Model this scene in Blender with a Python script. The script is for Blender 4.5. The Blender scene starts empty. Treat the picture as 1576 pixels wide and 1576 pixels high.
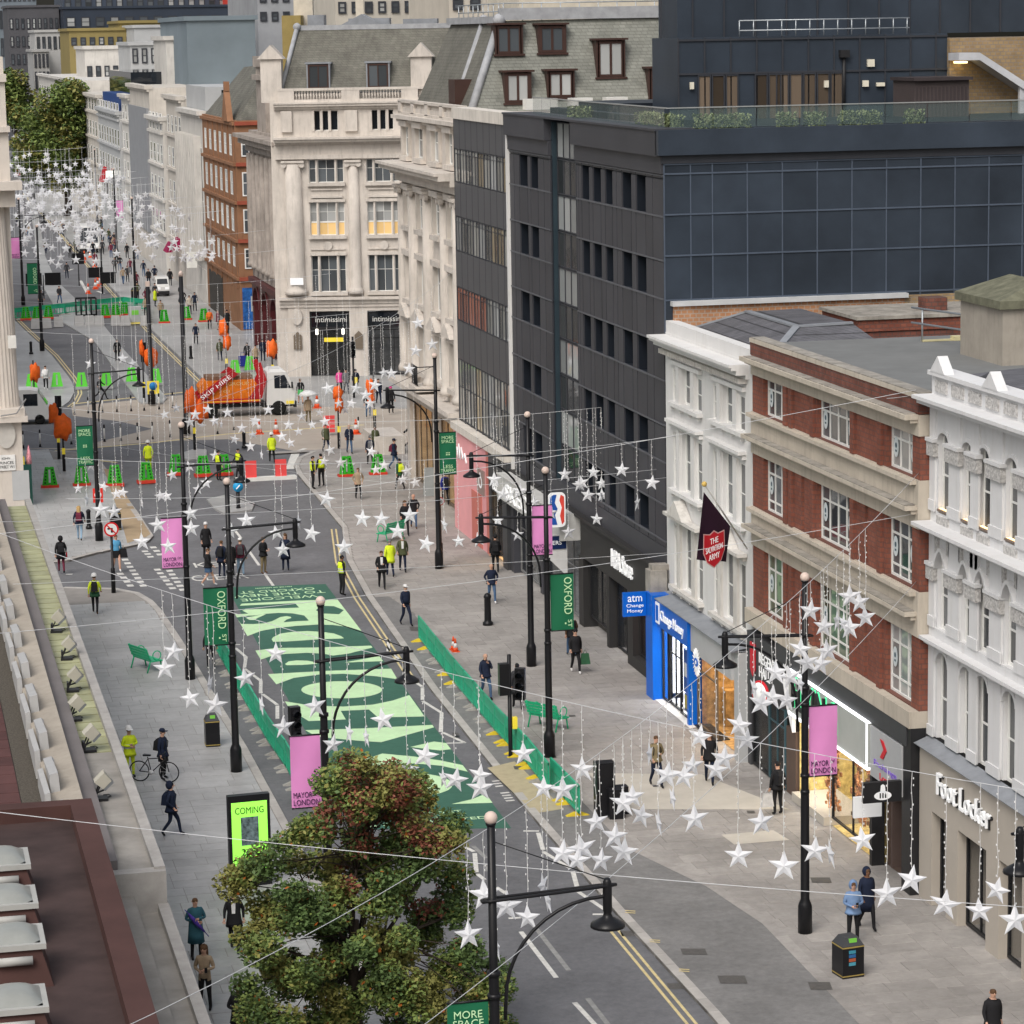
import bpy, bmesh, math, random
from mathutils import Vector, Matrix
rnd = random.Random(7)
scene = bpy.context.scene
# ------------------------------------------------------------ camera
CAMH = 24.6; FPX = 4450.0; IMG = 1576.0
YAW = math.radians(12.31986); PITCH = math.radians(9.44529); ROLL = math.radians(-1.0)
_fw = Vector((math.sin(YAW)*math.cos(PITCH), math.cos(YAW)*math.cos(PITCH), -math.sin(PITCH)))
_rt = Vector((math.cos(YAW), -math.sin(YAW), 0.0)); _up = _rt.cross(_fw)
RT = math.cos(ROLL)*_rt + math.sin(ROLL)*_up; UP = -math.sin(ROLL)*_rt + math.cos(ROLL)*_up; FW = _fw
cam = bpy.data.cameras.new('camera'); cam.sensor_width = 36.0; cam.lens = FPX/IMG*36.0
cam.clip_start = 1.0; cam.clip_end = 5000.0
camo = bpy.data.objects.new('camera', cam); scene.collection.objects.link(camo)
m3 = Matrix((RT, UP, -FW)).transposed()
camo.matrix_world = Matrix.Translation((0, 0, CAMH)) @ m3.to_4x4()
scene.camera = camo
# ------------------------------------------------------------ world, sun, exposure
SUN_EL = math.radians(48); SUN_AZ = math.radians(215)      # azimuth clockwise from +Y
world = bpy.data.worlds.new('World'); scene.world = world; world.use_nodes = True
wn = world.node_tree.nodes; wl = world.node_tree.links
bg = wn['Background']
sky = wn.new('ShaderNodeTexSky'); sky.sky_type = 'NISHITA'; sky.sun_disc = False
sky.sun_elevation = SUN_EL; sky.sun_rotation = SUN_AZ; sky.air_density = 1.6; sky.dust_density = 6.0; sky.ozone_density = 1.0
hsv = wn.new('ShaderNodeHueSaturation'); hsv.inputs['Saturation'].default_value = 0.5
wl.new(sky.outputs[0], hsv.inputs['Color']); wl.new(hsv.outputs[0], bg.inputs['Color'])
bg.inputs['Strength'].default_value = 0.15
sl = bpy.data.lights.new('sun', 'SUN'); sl.energy = 1.3; sl.angle = math.radians(30); sl.color = (1.0, 0.98, 0.955)
so = bpy.data.objects.new('sun', sl); scene.collection.objects.link(so)
sd = Vector((math.sin(SUN_AZ)*math.cos(SUN_EL), math.cos(SUN_AZ)*math.cos(SUN_EL), math.sin(SUN_EL)))
so.rotation_euler = sd.to_track_quat('Z', 'Y').to_euler()
scene.view_settings.view_transform = 'Standard'; scene.view_settings.look = 'None'
scene.view_settings.gamma = 1.0; scene.view_settings.use_curve_mapping = False
scene.view_settings.exposure = -0.06
scene.render.engine = 'CYCLES'
# ------------------------------------------------------------ pixel measurements -> world points
def ray(px, py): return FW + RT*((px-788)/FPX) - UP*((py-788)/FPX)
O = Vector((0, 0, CAMH))
def G(px, py, z=0.0): d = ray(px, py); return O + d*((z-CAMH)/d.z)
def FX(px, py, X): d = ray(px, py); return O + d*(X/d.x)
def FY(px, py, Y): d = ray(px, py); return O + d*(Y/d.y)
def proj(p):
    d = Vector(p)-O; z = d.dot(FW); return 788+FPX*d.dot(RT)/z, 788-FPX*d.dot(UP)/z
# ------------------------------------------------------------ materials
MATS = {}
def nd(nt, t, **kw):
    n = nt.nodes.new(t)
    for k, v in kw.items(): setattr(n, k, v)
    return n
def mat(name, col, rough=0.7, var=0.12, scale=1.5, streak=0.0, dirt=None, bump=0.0, bscale=40.0, metal=0.0, spec=0.22,
        orand=0.0, emit=0.0, ecol=None, brick=None, trans=0.0, fine=None):
    """colour varied by world-space noise; streak = vertical staining; brick = (brick w, row h, mortar, mortar colour, second colour)"""
    if name in MATS: return MATS[name]
    m = bpy.data.materials.new(name); m.use_nodes = True; nt = m.node_tree; L = nt.links.new
    b = nt.nodes['Principled BSDF']
    b.inputs['Roughness'].default_value = rough; b.inputs['Metallic'].default_value = metal
    b.inputs['Specular IOR Level'].default_value = spec
    geo = nd(nt, 'ShaderNodeNewGeometry')
    c4 = (*col, 1)
    src = None
    if brick:
        bw, bh, mo, mc, c2 = brick
        sp = nd(nt, 'ShaderNodeSeparateXYZ'); L(geo.outputs['Position'], sp.inputs[0])
        ad = nd(nt, 'ShaderNodeMath', operation='ADD'); L(sp.outputs['X'], ad.inputs[0]); L(sp.outputs['Y'], ad.inputs[1])
        cb = nd(nt, 'ShaderNodeCombineXYZ'); L(ad.outputs[0], cb.inputs['X']); L(sp.outputs['Z'], cb.inputs['Y'])
        bt = nd(nt, 'ShaderNodeTexBrick'); L(cb.outputs[0], bt.inputs['Vector'])
        bt.inputs['Scale'].default_value = 1.0; bt.inputs['Brick Width'].default_value = bw; bt.inputs['Row Height'].default_value = bh
        bt.inputs['Mortar Size'].default_value = mo; bt.inputs['Mortar'].default_value = (*mc, 1)
        bt.inputs['Color1'].default_value = c4; bt.inputs['Color2'].default_value = (*c2, 1); bt.inputs['Bias'].default_value = 0.0
        src = bt.outputs['Color']
    n1 = nd(nt, 'ShaderNodeTexNoise'); n1.inputs['Scale'].default_value = scale; n1.inputs['Detail'].default_value = 6; n1.inputs['Roughness'].default_value = 0.62
    L(geo.outputs['Position'], n1.inputs['Vector'])
    mr = nd(nt, 'ShaderNodeMapRange'); L(n1.outputs['Fac'], mr.inputs['Value'])
    mr.inputs['From Min'].default_value = 0.28; mr.inputs['From Max'].default_value = 0.72
    mr.inputs['To Min'].default_value = 1-var; mr.inputs['To Max'].default_value = 1+var
    mul = nd(nt, 'ShaderNodeMix', data_type='RGBA', blend_type='MULTIPLY'); mul.inputs[0].default_value = 1.0
    if src: L(src, mul.inputs[6])
    else: mul.inputs[6].default_value = c4
    L(mr.outputs[0], mul.inputs[7]); out = mul.outputs[2]
    if orand:
        oi = nd(nt, 'ShaderNodeObjectInfo'); 
        ad2 = nd(nt, 'ShaderNodeMath', operation='ADD'); L(oi.outputs['Random'], ad2.inputs[0]); L(geo.outputs['Random Per Island'], ad2.inputs[1])
        fr = nd(nt, 'ShaderNodeMath', operation='FRACT'); L(ad2.outputs[0], fr.inputs[0])
        m2 = nd(nt, 'ShaderNodeMapRange'); L(fr.outputs[0], m2.inputs['Value']); m2.inputs['To Min'].default_value = 1-orand; m2.inputs['To Max'].default_value = 1+orand
        mx = nd(nt, 'ShaderNodeMix', data_type='RGBA', blend_type='MULTIPLY'); mx.inputs[0].default_value = 1.0
        L(out, mx.inputs[6]); L(m2.outputs[0], mx.inputs[7]); out = mx.outputs[2]
    if fine:
        nf = nd(nt, 'ShaderNodeTexNoise'); nf.inputs['Scale'].default_value = fine[0]; nf.inputs['Detail'].default_value = 8; nf.inputs['Roughness'].default_value = 0.75; L(geo.outputs['Position'], nf.inputs['Vector'])
        mf = nd(nt, 'ShaderNodeMapRange'); L(nf.outputs['Fac'], mf.inputs['Value']); mf.inputs['From Min'].default_value = .3; mf.inputs['From Max'].default_value = .7; mf.inputs['To Min'].default_value = 1-fine[1]; mf.inputs['To Max'].default_value = 1+fine[1]
        xf = nd(nt, 'ShaderNodeMix', data_type='RGBA', blend_type='MULTIPLY'); xf.inputs[0].default_value = 1.0; L(out, xf.inputs[6]); L(mf.outputs[0], xf.inputs[7]); out = xf.outputs[2]
    if streak:
        mp = nd(nt, 'ShaderNodeMapping'); mp.inputs['Scale'].default_value = (2.2, 2.2, 0.35); L(geo.outputs['Position'], mp.inputs['Vector'])
        n2 = nd(nt, 'ShaderNodeTexNoise'); n2.inputs['Scale'].default_value = 1.6; n2.inputs['Detail'].default_value = 5; n2.inputs['Roughness'].default_value = 0.7
        L(mp.outputs[0], n2.inputs['Vector'])
        m5 = nd(nt, 'ShaderNodeMapRange'); L(n2.outputs['Fac'], m5.inputs['Value'])
        m5.inputs['From Min'].default_value = 0.5; m5.inputs['From Max'].default_value = 0.78; m5.inputs['To Min'].default_value = 0; m5.inputs['To Max'].default_value = streak
        mx = nd(nt, 'ShaderNodeMix', data_type='RGBA'); L(m5.outputs[0], mx.inputs[0]); L(out, mx.inputs[6])
        dc = dirt or tuple(c*0.35 for c in col); mx.inputs[7].default_value = (*dc, 1); out = mx.outputs[2]
    L(out, b.inputs['Base Color'])
    if emit:
        b.inputs['Emission Color'].default_value = (*(ecol or col), 1); b.inputs['Emission Strength'].default_value = emit
    if bump:
        n3 = nd(nt, 'ShaderNodeTexNoise'); n3.inputs['Scale'].default_value = bscale; n3.inputs['Detail'].default_value = 4
        L(geo.outputs['Position'], n3.inputs['Vector'])
        bm_ = nd(nt, 'ShaderNodeBump'); bm_.inputs['Strength'].default_value = bump; bm_.inputs['Distance'].default_value = 0.02
        L(n3.outputs['Fac'], bm_.inputs['Height'])
        if brick:
            b2 = nd(nt, 'ShaderNodeBump'); b2.inputs['Strength'].default_value = 0.8; b2.inputs['Distance'].default_value = 0.012; b2.invert = True
            L(bt.outputs['Fac'], b2.inputs['Height']); L(bm_.outputs[0], b2.inputs['Normal']); L(b2.outputs[0], b.inputs['Normal'])
        else: L(bm_.outputs[0], b.inputs['Normal'])
    MATS[name] = m; return m
def glass(name, tint=(0.03, 0.035, 0.04), clear=0.0, rough=0.04, orand=0.5):
    """window glass: reflective, dark room behind; clear>0 lets one see in"""
    if name in MATS: return MATS[name]
    m = bpy.data.materials.new(name); m.use_nodes = True; nt = m.node_tree; L = nt.links.new
    b = nt.nodes['Principled BSDF']; b.inputs['Roughness'].default_value = rough; b.inputs['IOR'].default_value = 1.52
    b.inputs['Specular IOR Level'].default_value = 0.6
    oi = nd(nt, 'ShaderNodeObjectInfo'); r = nd(nt, 'ShaderNodeMapRange'); L(oi.outputs['Random'], r.inputs['Value'])
    r.inputs['To Min'].default_value = 1-orand; r.inputs['To Max'].default_value = 1+orand
    mx = nd(nt, 'ShaderNodeMix', data_type='RGBA', blend_type='MULTIPLY'); mx.inputs[0].default_value = 1
    mx.inputs[6].default_value = (*tint, 1); L(r.outputs[0], mx.inputs[7]); L(mx.outputs[2], b.inputs['Base Color'])
    geo = nd(nt, 'ShaderNodeNewGeometry'); n3 = nd(nt, 'ShaderNodeTexNoise'); n3.inputs['Scale'].default_value = 0.9; L(geo.outputs['Position'], n3.inputs['Vector'])
    bp = nd(nt, 'ShaderNodeBump'); bp.inputs['Strength'].default_value = 0.12; bp.inputs['Distance'].default_value = 0.05; L(n3.outputs['Fac'], bp.inputs['Height']); L(bp.outputs[0], b.inputs['Normal'])
    if clear:
        tr = nd(nt, 'ShaderNodeBsdfTransparent'); ms = nd(nt, 'ShaderNodeMixShader'); ms.inputs[0].default_value = clear
        out = nt.nodes['Material Output']; L(b.outputs[0], ms.inputs[1]); L(tr.outputs[0], ms.inputs[2]); L(ms.outputs[0], out.inputs['Surface'])
    MATS[name] = m; return m
# ------------------------------------------------------------ objects
COL = scene.collection
def worldloc(o):
    v = Vector((0, 0, 0))
    while o is not None: v = v + o.location; o = o.parent
    return v
def tag(o, label=None, cat=None, group=None, kind=None):
    if label: o['label'] = label
    if cat: o['category'] = cat
    if group: o['group'] = group
    if kind: o['kind'] = kind
    return o
def empty(name, loc, label=None, cat=None, group=None, rz=0.0):
    o = bpy.data.objects.new(name, None); COL.objects.link(o); o.location = loc; o.rotation_euler = (0, 0, rz)
    o.empty_display_size = 0.2
    return tag(o, label, cat, group)
def copy_tree(o, parent=None):
    c = o.copy(); COL.objects.link(c); c.parent = parent
    for ch in o.children: copy_tree(ch, c)
    return c
def link(name, me, parent=None, loc=None):
    o = bpy.data.objects.new(name, me); COL.objects.link(o)
    if parent is not None: o.parent = parent
    if loc is not None: o.location = loc
    return o
class MB:
    """collects geometry, builds ONE mesh object"""
    def __init__(s): s.v = []; s.f = []; s.mi = []; s.cur = 0; s.smooth = []; s.sm = False
    def add(s, vs, fs):
        n = len(s.v); s.v += [tuple(p) for p in vs]
        for f in fs: s.f.append(tuple(i+n for i in f)); s.mi.append(s.cur); s.smooth.append(s.sm)
        return s
    def box(s, x0, x1, y0, y1, z0, z1):
        if x0 > x1: x0, x1 = x1, x0
        if y0 > y1: y0, y1 = y1, y0
        if z0 > z1: z0, z1 = z1, z0
        return s.add([(x0,y0,z0),(x1,y0,z0),(x1,y1,z0),(x0,y1,z0),(x0,y0,z1),(x1,y0,z1),(x1,y1,z1),(x0,y1,z1)],
                     [(0,3,2,1),(4,5,6,7),(0,1,5,4),(1,2,6,5),(2,3,7,6),(3,0,4,7)])
    def hexa(s, b, t):      # bottom 4, top 4 points
        return s.add(list(b)+list(t), [(0,3,2,1),(4,5,6,7),(0,1,5,4),(1,2,6,5),(2,3,7,6),(3,0,4,7)])
    def bar(s, a, b, w, h=None, up=(0,0,1)):
        a = Vector(a); b = Vector(b); h = h or w; d = (b-a).normalized(); u = Vector(up)
        if abs(d.dot(u)) > 0.98: u = Vector((1,0,0))
        r = d.cross(u).normalized(); u = r.cross(d)
        q = lambda p: [p-r*w/2-u*h/2, p+r*w/2-u*h/2, p+r*w/2+u*h/2, p-r*w/2+u*h/2]
        A = q(a); B = q(b); return s.add(A+B, [(0,1,2,3),(7,6,5,4),(0,4,5,1),(1,5,6,2),(2,6,7,3),(3,7,4,0)])
    def tube(s, pts, r, n=8, cap=True):
        pts = [Vector(p) for p in pts]; rs = r if isinstance(r, (list, tuple)) else [r]*len(pts)
        rings = []; u = None
        for i, p in enumerate(pts):
            d = (pts[min(i+1, len(pts)-1)]-pts[max(i-1, 0)])
            d = d.normalized() if d.length > 1e-9 else Vector((0,0,1))
            if u is None:
                u = Vector((1,0,0)) if abs(d.x) < 0.9 else Vector((0,1,0))
            u = (u - d*u.dot(d)).normalized(); w = d.cross(u)
            rings.append([p+(u*math.cos(2*math.pi*k/n)+w*math.sin(2*math.pi*k/n))*rs[i] for k in range(n)])
        vs = [q for R in rings for q in R]; fs = []
        for i in range(len(pts)-1):
            for k in range(n): fs.append((i*n+k, i*n+(k+1)%n, (i+1)*n+(k+1)%n, (i+1)*n+k))
        if cap: fs.append(tuple(range(n-1, -1, -1))); fs.append(tuple((len(pts)-1)*n+k for k in range(n)))
        sv = s.sm; s.sm = True; s.add(vs, fs); s.sm = sv; return s
    def lathe(s, c, prof, n=16):     # prof: (radius, z)
        c = Vector(c); vs = []; fs = []
        for (r, z) in prof:
            for k in range(n): vs.append(c+Vector((r*math.cos(2*math.pi*k/n), r*math.sin(2*math.pi*k/n), z)))
        for i in range(len(prof)-1):
            for k in range(n): fs.append((i*n+k, i*n+(k+1)%n, (i+1)*n+(k+1)%n, (i+1)*n+k))
        fs.append(tuple(range(n-1, -1, -1))); fs.append(tuple((len(prof)-1)*n+k for k in range(n)))
        sv = s.sm; s.sm = True; s.add(vs, fs); s.sm = sv; return s
    def prism(s, poly, off):         # poly: list of 3d points (planar), extruded by off
        off = Vector(off); P = [Vector(p) for p in poly]; n = len(P)
        nrm = Vector((0,0,0))
        for i in range(n): nrm += (P[i]-P[0]).cross(P[(i+1)%n]-P[0])
        if nrm.dot(off) > 0: P = P[::-1]
        return s.add(P+[p+off for p in P], [tuple(range(n)), tuple(range(2*n-1, n-1, -1))]+[(i, n+i, n+(i+1)%n, (i+1)%n) for i in range(n)])
    def sphere(s, c, r, n=12, m=8, sc=(1,1,1)):
        c = Vector(c); vs = [c+Vector((0,0,-r*sc[2]))]; fs = []
        for i in range(1, m):
            t = -math.pi/2+math.pi*i/m
            for k in range(n): vs.append(c+Vector((r*sc[0]*math.cos(t)*math.cos(2*math.pi*k/n), r*sc[1]*math.cos(t)*math.sin(2*math.pi*k/n), r*sc[2]*math.sin(t))))
        vs.append(c+Vector((0,0,r*sc[2])))
        for k in range(n): fs.append((0, 1+(k+1)%n, 1+k))
        for i in range(m-2):
            for k in range(n): a = 1+i*n; fs.append((a+k, a+(k+1)%n, a+n+(k+1)%n, a+n+k))
        a = 1+(m-2)*n
        for k in range(n): fs.append((a+k, a+(k+1)%n, len(vs)-1))
        sv = s.sm; s.sm = True; s.add(vs, fs); s.sm = sv; return s
    def quad(s, a, b, c, d): return s.add([a,b,c,d], [(0,1,2,3)])
    def mesh(s, name, mats, off=None):
        me = bpy.data.meshes.new(name)
        vs = s.v if off is None else [(p[0]-off[0], p[1]-off[1], p[2]-off[2]) for p in s.v]
        me.from_pydata(vs, [], s.f)
        if not isinstance(mats, (list, tuple)): mats = [mats]
        for m in mats: me.materials.append(m)
        me.polygons.foreach_set('material_index', s.mi); me.polygons.foreach_set('use_smooth', s.smooth)
        me.update(); return me
    def build(s, name, mats, parent=None, label=None, cat=None, group=None, kind=None, loc=None):
        """vertices are in world space; stored relative to the parent (or to loc for a top-level object)"""
        off = worldloc(parent) if parent is not None else (Vector(loc) if loc is not None else None)
        o = link(name, s.mesh(name, mats, off), parent, loc if parent is None else None)
        return tag(o, label, cat, group, kind)
    def local(s, name, mats, parent=None, kind=None, label=None):       # vertices already relative to parent
        return tag(link(name, s.mesh(name, mats), parent), label, None, None, kind)
def sheet(pts, z=None):
    """flat polygon (list of Vector / tuples), possibly concave -> MB"""
    b = MB(); P = [Vector((p[0], p[1], p[2] if z is None else z)) for p in pts]
    from mathutils.geometry import tessellate_polygon
    tri = tessellate_polygon([P]); fs = []
    for t in tri:
        a, c, d = (P[i] for i in t)
        fs.append(t if (c-a).cross(d-a).z >= 0 else t[::-1])
    b.add(P, fs); return b
def slab(pts, z0, z1):
    b = sheet(pts, z1); n = len(pts); P = [Vector((p[0], p[1], 0)) for p in pts]
    ar = sum(P[i].x*P[(i+1)%n].y-P[(i+1)%n].x*P[i].y for i in range(n))
    if ar < 0: P = P[::-1]
    b.add([(p.x, p.y, z0) for p in P]+[(p.x, p.y, z1) for p in P], [(i, (i+1)%n, n+(i+1)%n, n+i) for i in range(n)]); return b
_tc = {}
def text_mesh(s, depth=0.01, bold=0.0, spacing=1.0):
    k = (s, depth, bold, spacing)
    if k in _tc: return _tc[k]
    cu = bpy.data.curves.new('lettering', 'FONT'); cu.body = s; cu.extrude = depth; cu.offset = bold; cu.align_x = 'CENTER'; cu.align_y = 'CENTER'
    cu.space_character = spacing; cu.resolution_u = 3
    o = bpy.data.objects.new('lettering', cu); COL.objects.link(o)
    dg = bpy.context.evaluated_depsgraph_get(); me = bpy.data.meshes.new_from_object(o.evaluated_get(dg))
    bpy.data.objects.remove(o); bpy.data.curves.remove(cu)
    xs = [v.co.x for v in me.vertices]; ys = [v.co.y for v in me.vertices]
    cx = (min(xs)+max(xs))/2; cy = (min(ys)+max(ys))/2; w = max(xs)-min(xs); h = max(ys)-min(ys)
    d = ([((v.co.x-cx)/w, (v.co.y-cy)/h, v.co.z) for v in me.vertices], [tuple(p.vertices) for p in me.polygons]); bpy.data.meshes.remove(me)
    _tc[k] = d; return d
def lettering(mb, s, c, right, up, w, h, depth=0.01, bold=0.02, spacing=1.0):
    """adds the words as geometry, centre c, width w along right, height h along up"""
    vs, fs = text_mesh(s, 1.0, 0.0, spacing); r = Vector(right).normalized(); u = Vector(up).normalized(); n = r.cross(u); c = Vector(c)
    mb.add([c+r*(x*w)+u*(y*h)+n*(z*depth) for x, y, z in vs], fs); return mb
# ============================================================ ground, roads, pavements
asph = mat('asphalt', (0.145, 0.146, 0.155), 0.75, 0.2, 0.3, bump=0.25, bscale=60, fine=(5.0, .2))
asph2 = mat('footway_asphalt', (0.19, 0.187, 0.185), 0.8, 0.22, 0.4, bump=0.2, bscale=60, fine=(4.0, .2))
beige = mat('buff_surfacing', (0.40, 0.35, 0.30), 0.85, 0.12, 0.4, bump=0.15)
tan = mat('tan_setts', (0.37, 0.28, 0.18), 0.85, 0.12, 1.2, bump=0.2)
bedm = mat('mortar_bed', (0.26, 0.245, 0.23), 0.9, 0.2, 0.8)
slabm = mat('york_stone', (0.31, 0.292, 0.277), 0.7, 0.24, 0.2, orand=0.09, bump=0.12, bscale=25, fine=(3.0, .16))
slabl = mat('granite_slab', (0.35, 0.348, 0.346), 0.42, 0.24, 0.22, orand=0.07, bump=0.1, bscale=25, spec=.4, fine=(2.5, .14))
palem = mat('pale_paving', (0.48, 0.45, 0.4), 0.75, 0.12, 0.8)
kerbm = mat('granite_kerb', (0.40, 0.38, 0.36), 0.75, 0.15, 2.0, orand=0.1)
whitep = mat('white_road_paint', (0.62, 0.61, 0.58), 0.7, 0.22, 6.0)
oldp = mat('worn_road_paint', (0.27, 0.27, 0.265), 0.8, 0.25, 6.0)
yelp = mat('yellow_road_paint', (0.6, 0.5, 0.27), 0.7, 0.2, 6.0)
iron = mat('cast_iron', (0.1, 0.095, 0.09), 0.6, 0.2, 8)
ZR = -0.10
sheet([(-900, -200), (1200, -200), (1200, 3000), (-900, 3000)], -0.16).build('ground', mat('far_ground', (0.2, 0.195, 0.19), 0.9), kind='structure')
sheet([(-60, 20), (26, 20), (40, 150), (90, 190), (40, 240), (36, 700), (-60, 700)], ZR).build('road', asph, kind='structure')
def P(*pts, z=0.0): return [G(x, y, z) for x, y in pts]
sheet(P((20,630),(110,626),(300,606),(640,600),(760,606),(760,690),(470,697),(350,676),(230,680),(110,692),(30,690), z=ZR), ZR+0.004).build('regent_carriageway', beige, kind='structure')
sheet(P((30,630),(110,626),(112,640),(180,648),(235,660),(110,690),(30,690), z=ZR), ZR+0.008).build('carriageway_patch', asph, kind='structure')
# ---- pavement outlines
KR = [Vector((19.35, 30, 0))] + [G(*p) for p in [(1090,1557),(950,1405),(810,1244),(663,1060),(564,917),(534,862),(526,811),(458,729),(452,716),(458,704),(480,694)]]
kr_poly = KR + [G(640,690), Vector((80, 170, 0)), Vector((80, 30, 0))]
ASPH = [G(*p) for p in [(564,917),(598,918),(640,946),(760,1085),(905,1240),(969,1306),(1090,1364),(1176,1421),(1326,1576)]]
pave_r = slab(kr_poly, ZR-0.05, -0.012).build('pavement', bedm, kind='structure')
def xat(line, y):
    for a, b in zip(line, line[1:]):
        lo, hi = (a, b) if a.y < b.y else (b, a)
        if lo.y <= y <= hi.y: return lo.x+(hi.x-lo.x)*(y-lo.y)/max(hi.y-lo.y, 1e-6)
    return None
poly = ASPH + [Vector((24.6, 40, 0)), Vector((19.6, 40, 0))] + [k+Vector((0.28, 0, 0)) for k in KR[1:6]]
sheet(poly, 0.0).build('footway_asphalt', asph2, pave_r)
def kerb(line, parent, w=0.28, step=1.0, side=1):
    for a, b in zip(line, line[1:]):
        d = b-a; L = d.length; n = max(1, round(L/step)); d = d/L; nr = Vector((d.y, -d.x, 0))*side
        for i in range(n):
            p = a+d*(L*i/n+0.006); q = a+d*(L*(i+1)/n-0.006); z = 0.006+rnd.uniform(-0.002, 0.002)
            b_ = MB().hexa([(p.x,p.y,ZR-.05),(q.x,q.y,ZR-.05),(q.x+nr.x*w,q.y+nr.y*w,ZR-.05),(p.x+nr.x*w,p.y+nr.y*w,ZR-.05)],
                           [(p.x,p.y,z),(q.x,q.y,z),(q.x+nr.x*w,q.y+nr.y*w,z),(p.x+nr.x*w,p.y+nr.y*w,z)])
            b_.build('kerb_stone', kerbm, parent)
kerb(KR, pave_r, side=1)
def slabs(rows, parent, m, name='paving_slab', lim=300, gap=0.016):
    """rows: (y0, depth, x0, x1). nearest ones are objects of their own, the rest one joined part"""
    meshes = {}; cnt = 0; rest = MB()
    for (y0, dp, x0, x1) in rows:
        x = x0+rnd.choice((-0.5, -0.25, 0.0))
        while x < x1:
            w = rnd.choice((0.75, 1.0, 1.25)); a = max(x, x0); c = min(x+w, x1)
            if c-a < 0.12: x += w; continue
            full = abs(c-a-w) < 1e-6
            z = rnd.uniform(-0.002, 0.003)
            if cnt < lim:
                k = (round(c-a, 2), dp)
                if k not in meshes:
                    q = MB(); hx = (c-a-gap)/2; hy = (dp-gap)/2; e = 0.006
                    q.add([(-hx,-hy,-.02),(hx,-hy,-.02),(hx,hy,-.02),(-hx,hy,-.02),(-hx,-hy,-e),(hx,-hy,-e),(hx,hy,-e),(-hx,hy,-e),
                           (-hx+e,-hy+e,0),(hx-e,-hy+e,0),(hx-e,hy-e,0),(-hx+e,hy-e,0)],
                          [(0,1,5,4),(1,2,6,5),(2,3,7,6),(3,0,4,7),(4,5,9,8),(5,6,10,9),(6,7,11,10),(7,4,8,11),(8,9,10,11)])
                    meshes[k] = q.mesh(name, m)
                link(name, meshes[k], parent, Vector(((a+c)/2, y0+dp/2, z))-worldloc(parent)); cnt += 1
            else:
                rest.box(a+gap/2, c-gap/2, y0+gap/2, y0+dp-gap/2, -0.02, z)
            x += w
    if rest.v: rest.build(name, m, parent, kind='stuff')
rows = []; y = 52.0
while y < 170:
    k = xat(KR, y+.37); a = xat(ASPH, y+.37)
    x0 = max((k or 22)+0.32, (a or 0)+0.02, 0)
    if y < 57: x0 = max(x0, 24.6)
    rows.append((y, 0.75, x0, 28.9 if y < 150 else 31)); y += 0.75
slabs(rows, pave_r, slabm)
for a_, b_ in zip(ASPH[2:], ASPH[3:]+[Vector((24.6, 45, 0))]):
    n_ = max(1, round((b_-a_).length/1.2))
    for i_ in range(n_):
        p_ = a_.lerp(b_, (i_+.006)/n_); q_ = a_.lerp(b_, (i_+.994)/n_); MB().hexa([(p_.x-.06,p_.y,-.02),(p_.x+.3,p_.y,-.02),(q_.x+.3,q_.y,-.02),(q_.x-.06,q_.y,-.02)], [(p_.x-.06,p_.y,.009),(p_.x+.3,p_.y,.009),(q_.x+.3,q_.y,.009),(q_.x-.06,q_.y,.009)]).build('edging_stone', slabm, pave_r)
def patch(pts, m, parent, name, z=0.007): return sheet(P(*pts), z).build(name, m, parent)
patch([(905,1190),(1080,1192),(1215,1246),(960,1246)], palem, pave_r, 'pale_paving_panel')
patch([(1110,1285),(1190,1278),(1215,1293),(1130,1300)], palem, pave_r, 'pale_paving_panel')
patch([(750,1182),(792,1172),(868,1245),(824,1252)], mat('tactile_paving', (0.42, 0.36, 0.24), 0.8, 0.12, 3), pave_r, 'tactile_paving')
patch([(1000,1070),(1016,1067),(1095,1116),(1062,1122)], mat('white_step', (0.72, 0.7, 0.67), 0.6), pave_r, 'shop_threshold', 0.02)
for (x, y, w, h) in [(1066,1465,38,9),(1125,1508,42,12),(968,1437,28,8),(1040,1518,28,9),(700,1130,10,4),(848,1165,14,4),(796,1182,12,5),(1010,1210,12,3),(880,1102,10,3),(1155,1250,12,4),(1262,1355,30,8),(1260,1518,34,12),(740,722,16,5),(640,968,20,6)]:
    o = sheet(P((x-w/2,y-h/2),(x+w/2,y-h/2),(x+w/2+h*.4,y+h/2),(x-w/2+h*.4,y+h/2), z=ZR if (x, y) in ((968,1437),(1040,1518)) else 0.0), (ZR+.006) if (x, y) in ((968,1437),(1040,1518)) else 0.012).build('manhole_cover', iron, pave_r)
# near left pavement
KL = [Vector((9.9, 30, 0))] + [G(*p) for p in [(381,1151),(330,1068),(282,988),(250,940),(235,924),(215,912),(180,905),(100,903)]]
KL[0].x = KL[1].x
pave_l = slab(KL+[Vector((-20, KL[-1].y, 0)), Vector((-20, 30, 0))], ZR-.05, -0.012).build('pavement', bedm, kind='structure')
kerb(KL, pave_l, side=-1)
rows = []; y = 52.0
while y < 126:
    x1 = xat(KL, y+.37) or 4.0
    if x1 < 5: break
    rows.append((y, 0.75, 4.6, x1-0.3)); y += 0.75
slabs(rows, pave_l, slabl)
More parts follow.
